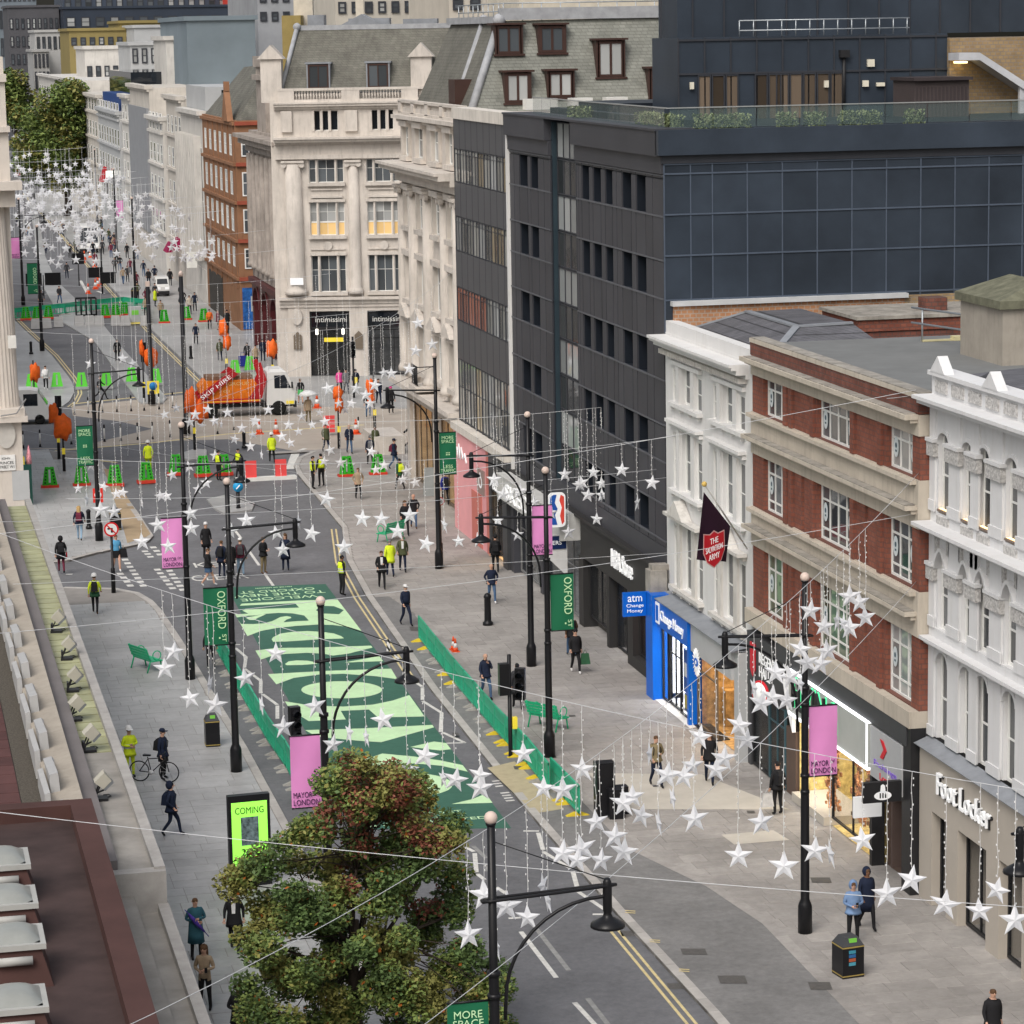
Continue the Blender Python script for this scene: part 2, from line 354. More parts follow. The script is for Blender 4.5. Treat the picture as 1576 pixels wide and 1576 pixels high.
# north-west corner pavement beyond the side street
KN = [G(*p) for p in [(60,868),(105,862),(150,850),(210,838),(229,832),(236,824),(215,792),(190,758),(160,716),(150,704),(130,696),(40,692)]]
pave_n = slab(KN+[Vector((-20, KN[-1].y, 0)), Vector((-20, KN[0].y, 0))], ZR-.05, -0.012).build('pavement', bedm, kind='structure')
kerb(KN, pave_n, side=-1)
rows = []; y = KN[1].y+.3
while y < KN[-1].y-1:
    x1 = xat(KN[5:10], y+.37) or xat(KN[1:6], y+.37)
    if x1 is None: x1 = 10
    rows.append((y, 0.75, 5.5, x1-0.3)); y += 0.75
slabs(rows, pave_n, slabl)
patch([(160,722),(168,722),(232,822),(226,826),(196,836),(186,800)], tan, pave_n, 'tan_paving')
# far corners of the circus
KE = [G(*p) for p in [(640,628),(480,624),(380,614),(345,606),(326,594),(314,584),(240,513),(195,466),(180,451),(100,362),(40,297)]]
pave_e = slab(KE+[Vector((80, KE[-1].y, 0)), Vector((80, KE[0].y, 0))], ZR-.05, 0.0).build('pavement', slabl, kind='structure')
KF = [G(*p) for p in [(0,652),(40,642),(69,634),(95,626),(107,617),(114,604),(112,590),(105,579),(79,546),(38,508),(10,480),(-40,430)]]
pave_f = slab(KF+[Vector((-30, KF[-1].y, 0)), Vector((-30, KF[0].y, 0))], ZR-.05, 0.0).build('pavement', slabl, kind='structure')
isl = [G(*p) for p in [(97,496),(145,525),(208,610),(216,620),(250,620),(257,612),(222,572),(186,533),(160,501),(85,430),(70,395),(52,290),(42,290),(58,395),(66,440)]]
tag(slab(isl, ZR-.05, 0.0).build('traffic_island', slabl), kind='structure')
isl2 = [G(*p) for p in [(318,768),(352,760),(392,774),(388,784),(345,790),(330,782)]]
tag(slab(isl2, ZR-.05, 0.0).build('traffic_island', slabl), kind='structure')
tag(slab([G(*p) for p in [(270,700),(300,690),(318,692),(318,702),(290,708)]], ZR-.05, 0.0).build('traffic_island', slabl), kind='structure')
# ---- markings
ZM = ZR+0.006
def stripe(mb, pts, w=0.12, z=ZM):
    for a, b in zip(pts, pts[1:]):
        a = Vector((a[0], a[1], z)); b = Vector((b[0], b[1], z)); d = (b-a).normalized(); n = Vector((-d.y, d.x, 0))*w/2
        q = [a-n, b-n, b+n, a+n]; mb.add(q, [(0,1,2,3)])
def pl(base, sc, *pts): return [G(base[0]+x/sc, base[1]+y/sc, ZR) for x, y in pts]
C3 = ((300,760), 3.94); C6 = ((560,1060), 6.304); C7 = ((690,1250), 3.94); C1 = ((0,760), 3.94)
mk = MB()
for base, segs in [(C3, [[(1115,885),(1185,885)],[(1175,885),(1172,955)],[(1172,960),(1270,1020)],[(1270,1025),(1270,1105)],[(1270,1100),(1378,1170)],[(1380,1175),(1380,1250)],
        [(230,915),(275,915)],[(245,935),(310,990)],[(310,990),(300,1055)],[(300,1060),(400,1135)],[(400,1135),(398,1210)],[(410,1215),(500,1280)],[(500,1285),(500,1365)],[(330,350),(390,435)],[(420,480),(475,558)],[(245,225),(280,270)]]),
     (C6, [[(570,120),(755,235)],[(755,235),(745,420)],[(765,425),(980,525)],[(800,530),(990,525)],[(690,1415),(905,1402)]]),
     (C7, [[(455,115),(550,115)],[(545,125),(575,230)],[(575,240),(745,345)],[(755,360),(785,470)],[(790,485),(970,605)],[(875,620),(985,620)],[(90,205),(155,240)],[(160,250),(170,365)],[(175,375),(220,410)],[(290,455),(350,495)],[(365,645),(440,640)],[(440,725),(655,1005)],[(765,1155),(890,1290)]])]:
    for s in segs: stripe(mk, pl(*base, *s), 0.14)
def dashes(mb, a, b, n, w, fill=0.5):
    a = Vector(a); b = Vector(b)
    for i in range(n): stripe(mb, [a.lerp(b, i/n), a.lerp(b, (i+fill)/n)], w)
for s in [[(725,480),(805,575)],[(755,395),(880,575)],[(950,455),(1060,590)],[(1010,440),(1120,600)],[(875,345),(925,395)],[(925,320),(985,385)]]:
    q = pl(*C1, *s); dashes(mk, q[0], q[1], max(2, round((q[1]-q[0]).length/0.95)), 0.3)
q = pl(*C1, (400,488),(440,488)); stripe(mk, q, .2)
lettering(mk, 'KEEP', G(336,868,ZM), (1,0,0), (0,1,0), 2.3, 1.2, 0.002, 0.0)
lettering(mk, 'CLEAR', G(338,888,ZM), (1,0,0), (0,1,0), 2.6, 1.35, 0.002, 0.0)
stripe(mk, pl((0,0),1,(446,722),(455,697)), .5); stripe(mk, pl((0,0),1,(452,697),(470,690)), .3)
dashes(mk, G(106,452,ZR), G(133,500,ZR), 4, .3) if False else None
for (a, b) in [((63,432),(84,430)),((62,436),(86,435)),((62,441),(87,440)),((62,447),(88,446)),((63,453),(89,452))]: stripe(mk, pl((0,0),1,a,b), .35)
for (a, b) in [((120,390),(126,405)),((150,448),(160,452)),((124,432),(135,452)),((100,418),(112,414))]: stripe(mk, pl((0,0),1,a,b), .3)
for t in (0,): 
    for yy in (900, 925, 950): stripe(mk, pl(*C6, (1245+(yy-900)*.6,yy),(1320+(yy-900)*.6,yy-8)), .14)
    for yy in (1015, 1040, 1065, 1090): stripe(mk, pl(*C6, (1325+(yy-1015)*.7,yy),(1410+(yy-1015)*.7,yy-8)), .14)
mk.build('road_markings', whitep, kind='structure')
ok_ = MB()
for s in [[(520,690),(730,960)],[(845,1130),(970,1290)],[(150,205),(230,280)],[(240,310),(235,360)]]: stripe(ok_, pl(*C7, *s), 0.14)
ok_.build('worn_road_markings', oldp, kind='structure')
ym = MB()
def offs(line, d): 
    out = []
    for i, p in enumerate(line):
        a = line[max(i-1, 0)]; b = line[min(i+1, len(line)-1)]; t = (b-a).normalized(); out.append(p+Vector((-t.y, t.x, 0))*d)
    return out
kk = [p for p in KR if p.y < 150]
for d in (0.3, 0.52):
    a = [p for p in offs(kk, d)]
    stripe(ym, [Vector((a[0].x, 45, 0))]+[Vector((xat(a, 76), 76, 0))], 0.085)
    b = [p for p in a if p.y > 108]; stripe(ym, [Vector((xat(a, 108), 108, 0))]+b, 0.085)
    for ln, sg in ((KN, -1), (KL[2:], -1), (KF, 1), (KE[4:], -1)):
        stripe(ym, offs(ln, (-d if ln is KF else d)*(1 if sg < 0 else 1)), 0.1)
stripe(ym, pl((0,0),1,(110,622),(300,602),(640,598)), .35); stripe(ym, pl((0,0),1,(85,694),(230,682),(350,668),(470,660),(560,654)), .35)
stripe(ym, pl((0,0),1,(85,694),(130,706),(180,712)), .3)
ym.build('yellow_lines', yelp, kind='structure')
yk = MB()
for (x, y) in [(1000,1447),(1045,1492),(962,1402)]: 
    for dx in (0, 3): stripe(yk, [G(x, y+dx, 0), G(x+16, y+dx+1, 0)], .07, 0.014)
yk.build('kerb_marks', yelp, pave_r)
# ---- painted street artwork
dk = mat('artwork_green', (0.05, 0.135, 0.098), 0.75, 0.12, 0.8, fine=(6.0, .12)); pg = mat('artwork_pale_green', (0.54, 0.76, 0.46), 0.75, 0.07, 0.8, fine=(6.0, .08))
corn = [G(349,904,ZR), G(501,899,ZR), G(787,1275,ZR), G(553,1277,ZR)]
art = empty('street_artwork', corn[0], 'dark and pale green giant lettering laid flat along the carriageway', 'artwork')
sheet(corn, ZR+.008).build('artwork_base', dk, art)
A_ = ((330,870), 6.304); B_ = C6; C_ = C3
pale = MB(); dark = MB(); words = MB()
def shp(mb, base, z, pts): mb.add(*(lambda s: (s.v, s.f))(sheet([G(base[0][0]+x/base[1], base[0][1]+y/base[1], ZR) for x, y in pts], z)))
def ell(cx, cy, rx, ry): return [(cx+rx*math.cos(2*math.pi*k/40), cy+ry*math.sin(2*math.pi*k/40)) for k in range(40)]
z1 = ZR+.012; z2 = ZR+.016
shp(pale, A_, z1, [(245,395),(265,375),(800,345),(1195,335),(1428,640),(1300,600),(1150,582),(1000,578),(800,590),(600,612),(450,640),(320,690),(200,478),(330,472),(270,442),(300,432),(822,413),(782,370)])
shp(dark, A_, z2, [(985,440),(1030,395),(1160,400),(1255,438),(1210,478),(1050,470)])
shp(dark, A_, z2, [(215,510),(330,492),(400,490),(480,475),(620,465),(760,470),(870,490),(895,515),(915,540),(800,545),(670,556),(700,530),(745,515),(742,503),(700,496),(640,505),(560,545),(480,566),(380,573),(258,572)])
shp(pale, A_, z2+.004, [(310,520),(330,506),(380,500),(470,478),(500,480),(420,515),(390,535),(345,535)])
shp(pale, A_, z1, [(555,720),(570,700),(640,665),(760,648),(900,640),(1050,648),(1160,665),(1230,690),(1258,712),(1000,722),(700,742),(570,745)])
shp(pale, A_, z1, [(397,830),(600,805),(1000,800),(1300,790),(1520,782),(1535,800),(1440,825),(1300,860),(1150,878),(1050,860),(900,852),(700,862),(560,880),(450,918)])
shp(pale, A_, z1, [(685,960),(720,935),(800,925),(900,928),(970,940),(1000,958),(850,970),(700,972)])
shp(pale, C_, z1, [(905,1025),(1118,985),(1142,1016)])
shp(pale, C_, z1, [(443,1095),(800,1075),(1190,1062),(1228,1126),(1100,1108),(900,1093),(750,1098),(600,1118),(494,1157)])
shp(pale, C_, z1, ell(890,1190,245,52))
shp(pale, C_, z1, [(545,1260),(700,1285),(900,1292),(1080,1280),(1200,1255),(1300,1222),(1393,1352),(1110,1358),(1055,1310),(885,1318),(915,1370),(690,1380),(578,1312)])
shp(pale, C_, z1, [(668,1435),(1000,1425),(1440,1403),(1450,1418),(1300,1460),(1130,1508),(1000,1500),(740,1475)])
shp(pale, B_, z1, [(450,568),(680,515),(800,530),(845,590),(740,602)])
shp(pale, B_, z1, [(-120,715),(0,690),(180,632),(480,660),(750,700),(960,745),(1008,808),(750,750),(500,728),(250,735),(0,750),(-100,770)])
shp(pale, B_, z1, ell(470,935,390,112))
shp(pale, B_, z1, [(850,1122),(1050,1075),(1185,1020),(1248,1110)])
ax = (G(501,899)-G(349,904)).normalized()
def atext(s, base, x, y, wpx, h, flip=False):
    c = G(base[0][0]+x/base[1], base[0][1]+y/base[1], z1); e = G(base[0][0]+(x+wpx)/base[1], base[0][1]+y/base[1], z1)
    w = (e-c).length; r = Vector((1,0,0)); u = Vector((0,1,0))
    if flip: r, u = -r, -u
    lettering(words, s, (c.x, c.y, z1), r, u, w, h, 0.002, 0.03)
atext('WELCOME', A_, 630, 317, 735, 0.6, True); atext('TO THE NEW', A_, 630, 278, 880, 0.6, True); atext('OXFORD ST', A_, 610, 245, 720, 0.55, True); atext('MAYOR OF LONDON', A_, 575, 215, 350, 0.2, True)
atext('OXFORD ST', B_, 610, 1212, 690, 0.3); atext("WE'RE JUST", B_, 600, 1250, 815, 0.3); atext('GETTING STARTED', B_, 590, 1290, 1230, 0.3); atext('MAYOR OF LONDON', B_, 690, 1346, 500, 0.16)
pale.build('pale_shapes', pg, art); words.build('slogan_lettering', pg, art); dark.build('green_shapes', dk, art)
# ============================================================ building helpers (local frame: x along facade, -y outward, z up)
XF = 28.2
def ob(mb, s0, s1, z0, z1, o0, o1): return mb.box(s0, s1, -o1, -o0, z0, z1)
def wall_open(mb, s0, s1, z0, z1, ops, o0, o1):
    xs = sorted({s0, s1, *[min(max(v, s0), s1) for q in ops for v in q[:2]]}); zs = sorted({z0, z1, *[min(max(v, z0), z1) for q in ops for v in q[2:4]]})
    for za, zb in zip(zs, zs[1:]):
        run = None
        for xa, xb in zip(xs, xs[1:]):
            cx = (xa+xb)/2; cz = (za+zb)/2
            hole = any(q[0] < cx < q[1] and q[2] < cz < q[3] for q in ops)
            if hole:
                if run: ob(mb, run[0], run[1], za, zb, o0, o1); run = None
            else: run = (run[0], xb) if run else (xa, xb)
        if run: ob(mb, run[0], run[1], za, zb, o0, o1)
_wm = {}
def window(parent, s0, s1, z0, z1, o, cols=1, rows=(0.5,), fw=0.07, fm=None, gm=None, dp=0.08, name='window', glz=True, mw=None):
    """frame mesh + one pane object per light; o = outward position of the glass (negative = recessed)"""
    w = s1-s0; h = z1-z0; rows = tuple(sorted(rows)); mw = mw or fw*0.6
    k = (name, round(w, 3), round(h, 3), cols if isinstance(cols, int) else tuple(cols), rows, fw, fm.name, gm.name, dp, mw)
    if k not in _wm:
        b = MB(); cs = [w*i/cols for i in range(1, cols)] if isinstance(cols, int) else [w*c for c in cols]
        ob(b, 0, fw, 0, h, -dp/2, dp/2); ob(b, w-fw, w, 0, h, -dp/2, dp/2); ob(b, fw, w-fw, 0, fw, -dp/2, dp/2); ob(b, fw, w-fw, h-fw, h, -dp/2, dp/2)
        for c in cs: ob(b, c-mw/2, c+mw/2, fw, h-fw, -dp*.4, dp*.4)
        xs = [fw]+[v for c in cs for v in (c-mw/2, c+mw/2)]+[w-fw]; zs = [fw]
        for r in rows:
            for i in range(0, len(xs), 2): ob(b, xs[i], xs[i+1], h*r-mw/2, h*r+mw/2, -dp*.35, dp*.35)
            zs += [h*r-mw/2, h*r+mw/2]
        zs.append(h-fw); ps = []
        for i in range(0, len(xs), 2):
            for j in range(0, len(zs), 2):
                q = MB(); ob(q, 0, xs[i+1]-xs[i], 0, zs[j+1]-zs[j], -0.012, 0.0); ps.append((xs[i], zs[j], q.mesh('pane', gm)))
        _wm[k] = (b.mesh(name, fm), ps)
    me, ps = _wm[k]
    o_ = link(name, me, parent, (s0, -o, z0))
    if glz:
        for (x, z, pm) in ps: link('pane', pm, o_, (x, 0, z))
    return o_
def arch_wall(mb, s0, s1, z0, z1, a0, a1, zs, rise, o0, o1, pointed=False, n=10):
    ob(mb, s0, a0, z0, z1, o0, o1); ob(mb, a1, s1, z0, z1, o0, o1)
    pts = []
    for i in range(n+1):
        t = i/n
        if pointed:
            u = abs(2*t-1); zz = zs+rise*(1-u**1.7)
            pts.append((a0+(a1-a0)*t, zz))
        else: pts.append(((a0+a1)/2-(a1-a0)/2*math.cos(math.pi*t), zs+rise*math.sin(math.pi*t)))
    for (xa, za), (xb, zb) in zip(pts, pts[1:]):
        mb.add([(xa,-o1,za),(xb,-o1,zb),(xb,-o1,z1),(xa,-o1,z1),(xa,-o0,za),(xb,-o0,zb)], [(0,1,2,3),(0,4,5,1)])
    return pts
def arch_band(mb, pts, w, o0, o1):      # projecting moulding that follows an arch
    cx = (pts[0][0]+pts[-1][0])/2; cz = pts[0][1]
    q = [(x+(x-cx)/max(math.hypot(x-cx, z-cz), .01)*w, z+(z-cz)/max(math.hypot(x-cx, z-cz), .01)*w) for x, z in pts]
    for i in range(len(pts)-1):
        a, b, c, d = pts[i], pts[i+1], q[i+1], q[i]
        mb.add([(a[0],-o1,a[1]),(b[0],-o1,b[1]),(c[0],-o1,c[1]),(d[0],-o1,d[1]),(c[0],-o0,c[1]),(d[0],-o0,d[1]),(a[0],-o0,a[1]),(b[0],-o0,b[1])], [(0,1,2,3),(3,2,4,5),(6,7,1,0)])
def cornice(mb, s0, s1, z, prof, o0=0.0):
    """stack of projecting courses: prof = [(height, projection), ...] from z upward"""
    for h, p in prof: ob(mb, s0-0.0, s1+0.0, z, z+h, o0-0.3, o0+p); z += h
    return z
def bldg(name, y0, label, cat='building', X=XF): return empty(name, (X, y0, 0), label, cat, None, -math.pi/2)
def sof(px, py, y0, X=XF): return y0-FX(px, py, X).y
def zof(px, py, X=XF): return FX(px, py, X).z
def ltext(parent, name, s, sc, zc, w, h, o, m, depth=0.03, bold=0.03, spacing=1.0):
    b = MB(); lettering(b, s, (sc, -o, zc), (1,0,0), (0,0,1), w, h, depth, bold, spacing); return b.local(name, m, parent)

stucco = mat('white_stucco', (0.66, 0.655, 0.65), 0.75, 0.05, 0.8, streak=0.35, dirt=(0.45, 0.42, 0.38), bump=0.08)
stuccod = mat('weathered_stucco', (0.60, 0.58, 0.55), 0.8, 0.12, 1.2, streak=0.6, dirt=(0.27, 0.24, 0.21), bump=0.12)
whitef = mat('white_window_frame', (0.75, 0.75, 0.73), 0.5, 0.06, 3)
gl = glass('window_glass', (0.075, 0.085, 0.095)); glb = glass('window_glass_blind', (0.33, 0.34, 0.34), orand=0.35); glc = glass('shop_glass', (0.03, 0.035, 0.04), clear=0.82, orand=0.1)
glgrn = glass('window_glass_green', (0.11, 0.155, 0.115), orand=0.6)
lead = mat('lead_sheet', (0.24, 0.255, 0.28), 0.55, 0.15, 2.0, bump=0.1)
slate = mat('roof_slate', (0.105, 0.105, 0.115), 0.7, 0.25, 1.5, bump=0.2, brick=(0.32, 0.2, 0.012, (0.05, 0.05, 0.055), (0.13, 0.13, 0.145)))
redb = mat('red_brick', (0.25, 0.09, 0.06), 0.85, 0.24, 1.2, bump=0.15, brick=(0.225, 0.15, 0.022, (0.16, 0.075, 0.06), (0.21, 0.07, 0.048)))
redbd = mat('sooty_red_brick', (0.2, 0.075, 0.055), 0.85, 0.3, 1.4, streak=0.6, dirt=(0.08, 0.06, 0.055), bump=0.15, brick=(0.225, 0.15, 0.02, (0.12, 0.07, 0.06), (0.16, 0.06, 0.045)))
ybrick = mat('stock_brick', (0.34, 0.24, 0.125), 0.85, 0.22, 1.2, bump=0.15, brick=(0.225, 0.15, 0.022, (0.25, 0.2, 0.15), (0.26, 0.18, 0.1)))
obrick = mat('orange_stock_brick', (0.46, 0.24, 0.13), 0.85, 0.3, 1.2, bump=0.15, brick=(0.225, 0.15, 0.022, (0.42, 0.32, 0.25), (0.42, 0.2, 0.1)))
bstone = mat('buff_stone', (0.50, 0.45, 0.38), 0.8, 0.12, 0.8, streak=0.5, dirt=(0.22, 0.19, 0.155), bump=0.1)
gstone = mat('grey_stone_weathered', (0.3, 0.28, 0.25), 0.85, 0.35, 1.5, streak=0.7, dirt=(0.09, 0.085, 0.08), bump=0.15)
feltr = mat('roofing_felt', (0.175, 0.18, 0.18), 0.85, 0.12, 0.8)
litw = mat('white_light_panel', (0.95, 0.97, 1.0), 0.5, 0.0, emit=1.5); litceil = mat('shop_ceiling_light', (1,.98,.94), .5, .0, emit=16.0); litceilw = mat('warm_ceiling_light', (1,.8,.5), .5, .0, emit=7.0, ecol=(1,.76,.45)); litc = mat('warm_light_panel', (1.0, 0.72, 0.36), 0.5, 0.25, 2.5, emit=1.2, ecol=(1.0, 0.62, 0.25))
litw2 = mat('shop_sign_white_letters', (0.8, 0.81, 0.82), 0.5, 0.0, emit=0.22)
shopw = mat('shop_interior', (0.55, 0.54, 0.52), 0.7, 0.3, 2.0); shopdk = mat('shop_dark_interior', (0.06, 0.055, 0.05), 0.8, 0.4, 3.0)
darkm = mat('black_metal', (0.022, 0.022, 0.024), 0.45, 0.15, 3.0)
def interior(parent, s0, s1, z0, z1, depth, m, floor=None, lit=None, litz=None, o=-0.25):
    b = MB(); y0 = -o; y1 = y0+depth
    b.add([(s0,y1,z0),(s1,y1,z0),(s1,y1,z1),(s0,y1,z1)], [(0,1,2,3)]); b.add([(s0,y0,z0),(s0,y1,z0),(s0,y1,z1),(s0,y0,z1)], [(0,1,2,3)])
    b.add([(s1,y1,z0),(s1,y0,z0),(s1,y0,z1),(s1,y1,z1)], [(0,1,2,3)]); b.add([(s0,y0,z1),(s1,y0,z1),(s1,y1,z1),(s0,y1,z1)], [(0,1,2,3)])
    b.add([(s0,y0,z0+.02),(s1,y0,z0+.02),(s1,y1,z0+.02),(s0,y1,z0+.02)], [(0,1,2,3)])
    r = b.local('shop_interior', m, parent)
    if lit:
        q = MB(); n = max(1, round((s1-s0)/1.2))
        for i in range(n): q.box(s0+(s1-s0)*(i+.15)/n, s0+(s1-s0)*(i+.85)/n, y0+.25, y1-.2, z1-.07, z1-.03)
        q.local('ceiling_light', lit, r)
    return r
# ============================================================ white stucco house with blue shop
YC = 102.2
C = bldg('stucco_house', YC, 'narrow white stucco house with triple windows and a bright blue shop below')
LC = YC-91.45
grp = [(1.0, 4.75), (6.2, 9.95)]
flo = [(11.17, 12.5), (7.97, 10.2), (4.35, 6.75)]
ops = []
for g0, g1 in grp:
    w = g1-g0
    for z0, z1 in flo: ops += [(g0, g0+.17*w, z0, z1-.12), (g0+.3*w, g0+.68*w, z0, z1), (g0+.82*w, g1, z0, z1-.12)]
b = MB(); wall_open(b, 0, LC, 3.9, 13.6, ops, -0.55, 0.0); ob(b, 0, LC, 3.85, 13.5, -4.5, -0.56)
b.local('wall', stucco, C)
b = MB(); ob(b, 0.0, LC, 13.6, 14.02, -.45, -.02); z = cornice(b, -.05, LC-.3, 13.02, [(.14, .12), (.16, .45), (.1, .62), (.1, .7)])
b.local('cornice', stucco, C)
dm = MB(); ob(dm, 0, .12, 0, .17, 0.0, .3); dm = dm.mesh('dentil', stuccod)
for i in range(44): link('dentil', dm, C, (.1+i*.232, 0, 12.85))
for gi, (g0, g1) in enumerate(grp):
    w = g1-g0
    for fi, (z0, z1) in enumerate(flo):
        b = MB()
        for a, c in ((.17, .3), (.68, .82)): ob(b, g0+a*w+.04, g0+c*w-.04, z0, z1+.02, 0, .1)
        ob(b, g0-.12, g1+.12, z0-.14, z0, 0, .22); ob(b, g0-.1, g1+.1, z1+.05, z1+.2, 0, .14)
        for k in range(4): ob(b, g0+.1+k*(w-.3)/3, g0+.22+k*(w-.3)/3, z0-.3, z0-.14, 0, .14)
        if fi == 1: ob(b, g0-.15, g1+.15, z1+.22, z1+.34, 0, .3)
        if fi == 2:
            b.prism([(g0-.25, -.02, z1+.2), (g1+.25, -.02, z1+.2), (g1+.25, -.02, z1+.32), (g0-.25, -.02, z1+.32)], (0, -.35, 0))
            m_ = (g0+g1)/2 - (.4 if gi == 0 else -.1)
            b.prism([(m_-1.0, -.02, z1+.32), (m_+1.0, -.02, z1+.32), (m_, -.02, z1+.95)], (0, -.4, 0))
        b.local('window_surround', stuccod if fi == 2 else stucco, C)
        gm_ = gl if (gi+fi) % 2 else glb
        window(C, g0, g0+.17*w, z0, z1-.12, -.07, 1, (.5,), .05, whitef, gl)
        window(C, g0+.3*w, g0+.68*w, z0, z1, -.19, 1, (.5,), .08, whitef, gl)
        window(C, g0+.82*w, g1, z0, z1-.12, -.07, 1, (.5,), .05, whitef, gl)
# hipped slate roof behind the parapet
b = MB(); b.add([(0.2,.6,13.6),(LC-.2,.6,13.6),(LC-.2,5.2,13.6),(.2,5.2,13.6),(1.8,2.6,14.4),(LC-3.2,2.6,14.4),(LC-3.2,4.6,14.45),(1.8,4.6,14.45)], [(0,1,5,4),(1,2,6,5),(2,3,7,6),(3,0,4,7),(4,5,6,7)])
b.local('roof', slate, C)
b = MB()
for p, q in [((.2,.6,13.62),(1.8,2.6,14.42)),((LC-.2,.6,13.62),(LC-3.2,2.6,14.42)),((1.8,2.6,14.42),(LC-3.2,2.6,14.42)),((LC-3.2,2.6,14.42),(LC-3.2,4.6,14.47))]: b.bar(p, q, .26, .07)
b.local('ridge_flashing', lead, C)
b = MB(); b.box(2.5, 6.3, 5.3, 10.5, 11, 14.0); b.local('rear_brick_wall', redbd, C)
b = MB(); b.box(2.4, 6.36, 5.24, 10.6, 14.0, 14.42); b.local('rear_red_band', redb, C)
b = MB(); b.box(2.3, 6.45, 5.15, 10.7, 14.42, 14.54); b.local('rear_coping', gstone, C)
b = MB(); b.box(4.6, 5.4, 8.1, 8.9, 14.54, 15.0); b.local('rear_chimney', redbd, C)
b = MB(); b.add([(-.1,-.75,3.86),(LC,-.75,3.86),(LC,0,3.98),(-.1,0,3.98)], [(0,1,2,3)]); ob(b, -.1, LC, 3.83, 3.86, 0, .77); b.local('shopfront_lead_roof', lead, C)
b = MB(); b.box(-.35,.35,-.75,-.1,3.9,4.75); b.box(-.25,.25,-.65,0,4.75,4.95); b.local('console_bracket', gstone, C)
# blue shop
blue = mat('blue_gloss_panel', (0.004, 0.12, 0.56), 0.35, 0.06, 2.0)
b = MB(); ob(b, 0, .95, 0, 3.95, -.2, .85); ob(b, .95, 5.2, 2.87, 3.82, -.1, .72); ob(b, 4.98, 5.2, 0, 2.87, -.1, .68); b.local('blue_shopfront', blue, C)
ltext(C, 'sign_letters', 'Change Money', 3.2, 3.3, 3.1, .5, .735, litw2, .02, .01)
b = MB(); ob(b, 1.02, 1.5, 2.97, 3.75, .722, .75); b.local('sign_emblem', litw2, C)
b = MB(); ob(b, 1.1, 1.42, 3.07, 3.65, .751, .76); b.local('sign_emblem', blue, C)
b = MB(); ob(b, -.0, .16, 3.05, 3.95, .86, 1.75); sgn = b.local('projecting_sign', blue, C)
for tt, zc, hh, ww in (('atm', 3.72, .24, .55), ('Change', 3.44, .16, .66), ('Money', 3.24, .16, .6)):
    q = MB(); lettering(q, tt, (.17, -1.3, zc), (0,1,0), (0,0,1), ww, hh, .01, .0); q.local('sign_letters', litw2, sgn)
interior(C, .95, 4.98, 0, 2.86, 1.6, mat('white_shop_wall', (.8,.82,.85), .6, .1, 2), lit=litceil, o=.2)
b = MB(); b.box(1.0, 1.08, -.1, 1.3, .25, 2.7); b.local('light_wall', litw, C)  # glowing side wall, added so the inside of the shop looks bright
window(C, .97, 1.75, .05, 2.85, .45, 1, (), .06, darkm, glc, name='shop_window'); d_ = window(C, 1.77, 3.35, .05, 2.85, .4, 2, (.7,), .07, darkm, glc, name='shop_door')
window(C, 3.37, 4.96, .05, 2.85, .45, 1, (), .06, darkm, glc, name='shop_window')
b = MB(); ob(b, 3.55, 4.5, .9, 2.5, .1, .4); ob(b, 3.6, 4.45, .25, .85, .1, .38); atm = b.local('cash_machine', blue, C)
b = MB(); ob(b, 3.75, 4.3, 1.5, 2.0, .41, .43); b.local('screen', litw2, atm)
b = MB(); ob(b, 3.65, 4.4, .3, .8, .385, .4); b.local('poster', mat('yellow_poster', (0.6, 0.5, 0.08), .6, .5, 8), atm)
# gold shop beside it
gfas = mat('grey_fascia', (0.42, 0.43, 0.44), 0.55, 0.06, 1.5)
b = MB(); ob(b, 5.22, 10.2, 2.75, 3.8, -.1, .6); ob(b, 10.2, LC, 0, 3.8, -.1, .5); b.local('grey_fascia', gfas, C)
gold = mat('gold_shop_interior', (0.42, 0.27, 0.12), 0.5, 0.6, 4.0)
interior(C, 5.25, 10.15, 0, 2.74, 2.0, gold, lit=litceilw, o=.2)
b = MB()
for i in range(9): b.box(5.5+i*.5, 5.85+i*.5, .5+(i%3)*.35, .9+(i%3)*.4, 0.02, .5+rnd.random()*1.2)
b.local('display_stand', gold, C)
b = MB(); b.box(8.0, 9.2, 1.9, 2.0, 1.5, 2.3); b.local('lit_menu', litw, C)
window(C, 5.25, 7.7, .05, 2.74, .35, 1, (.75,), .09, mat('bronze_frame', (.14,.11,.08), .5), glc, name='shop_window')
b = MB(); ob(b, 5.25, 7.7, 0, .05, -.1, .5); b.local('sill', darkm, C)
# round eye sign on a bracket
e = empty('eye_sign', (0,0,0)); e.parent = C; e.location = (8.0, -1.2, 2.95); b = MB()
for k in range(20):
    a = 2*math.pi*k/20; b.prism([(.28*math.cos(a-.1), 0, .28*math.sin(a-.1)), (.28*math.cos(a+.1), 0, .28*math.sin(a+.1)), (.5*math.cos(a), 0, .5*math.sin(a))], (0, .03, 0))
b.prism([(.3*math.cos(2*math.pi*k/24), 0, .3*math.sin(2*math.pi*k/24)) for k in range(24)], (0, .03, 0)); b.local('rays', litw2, e)
q = MB(); q.prism([(.26*math.cos(t)*1.0, -.012, .15*math.sin(t)*abs(math.sin(t))**.3) for t in [2*math.pi*k/24 for k in range(24)]], (0, .01, 0)); q.local('eye', blue, e)
q = MB(); q.prism([(.07*math.cos(2*math.pi*k/16), -.025, .07*math.sin(2*math.pi*k/16)) for k in range(16)], (0, .01, 0)); q.local('iris', litw2, e)
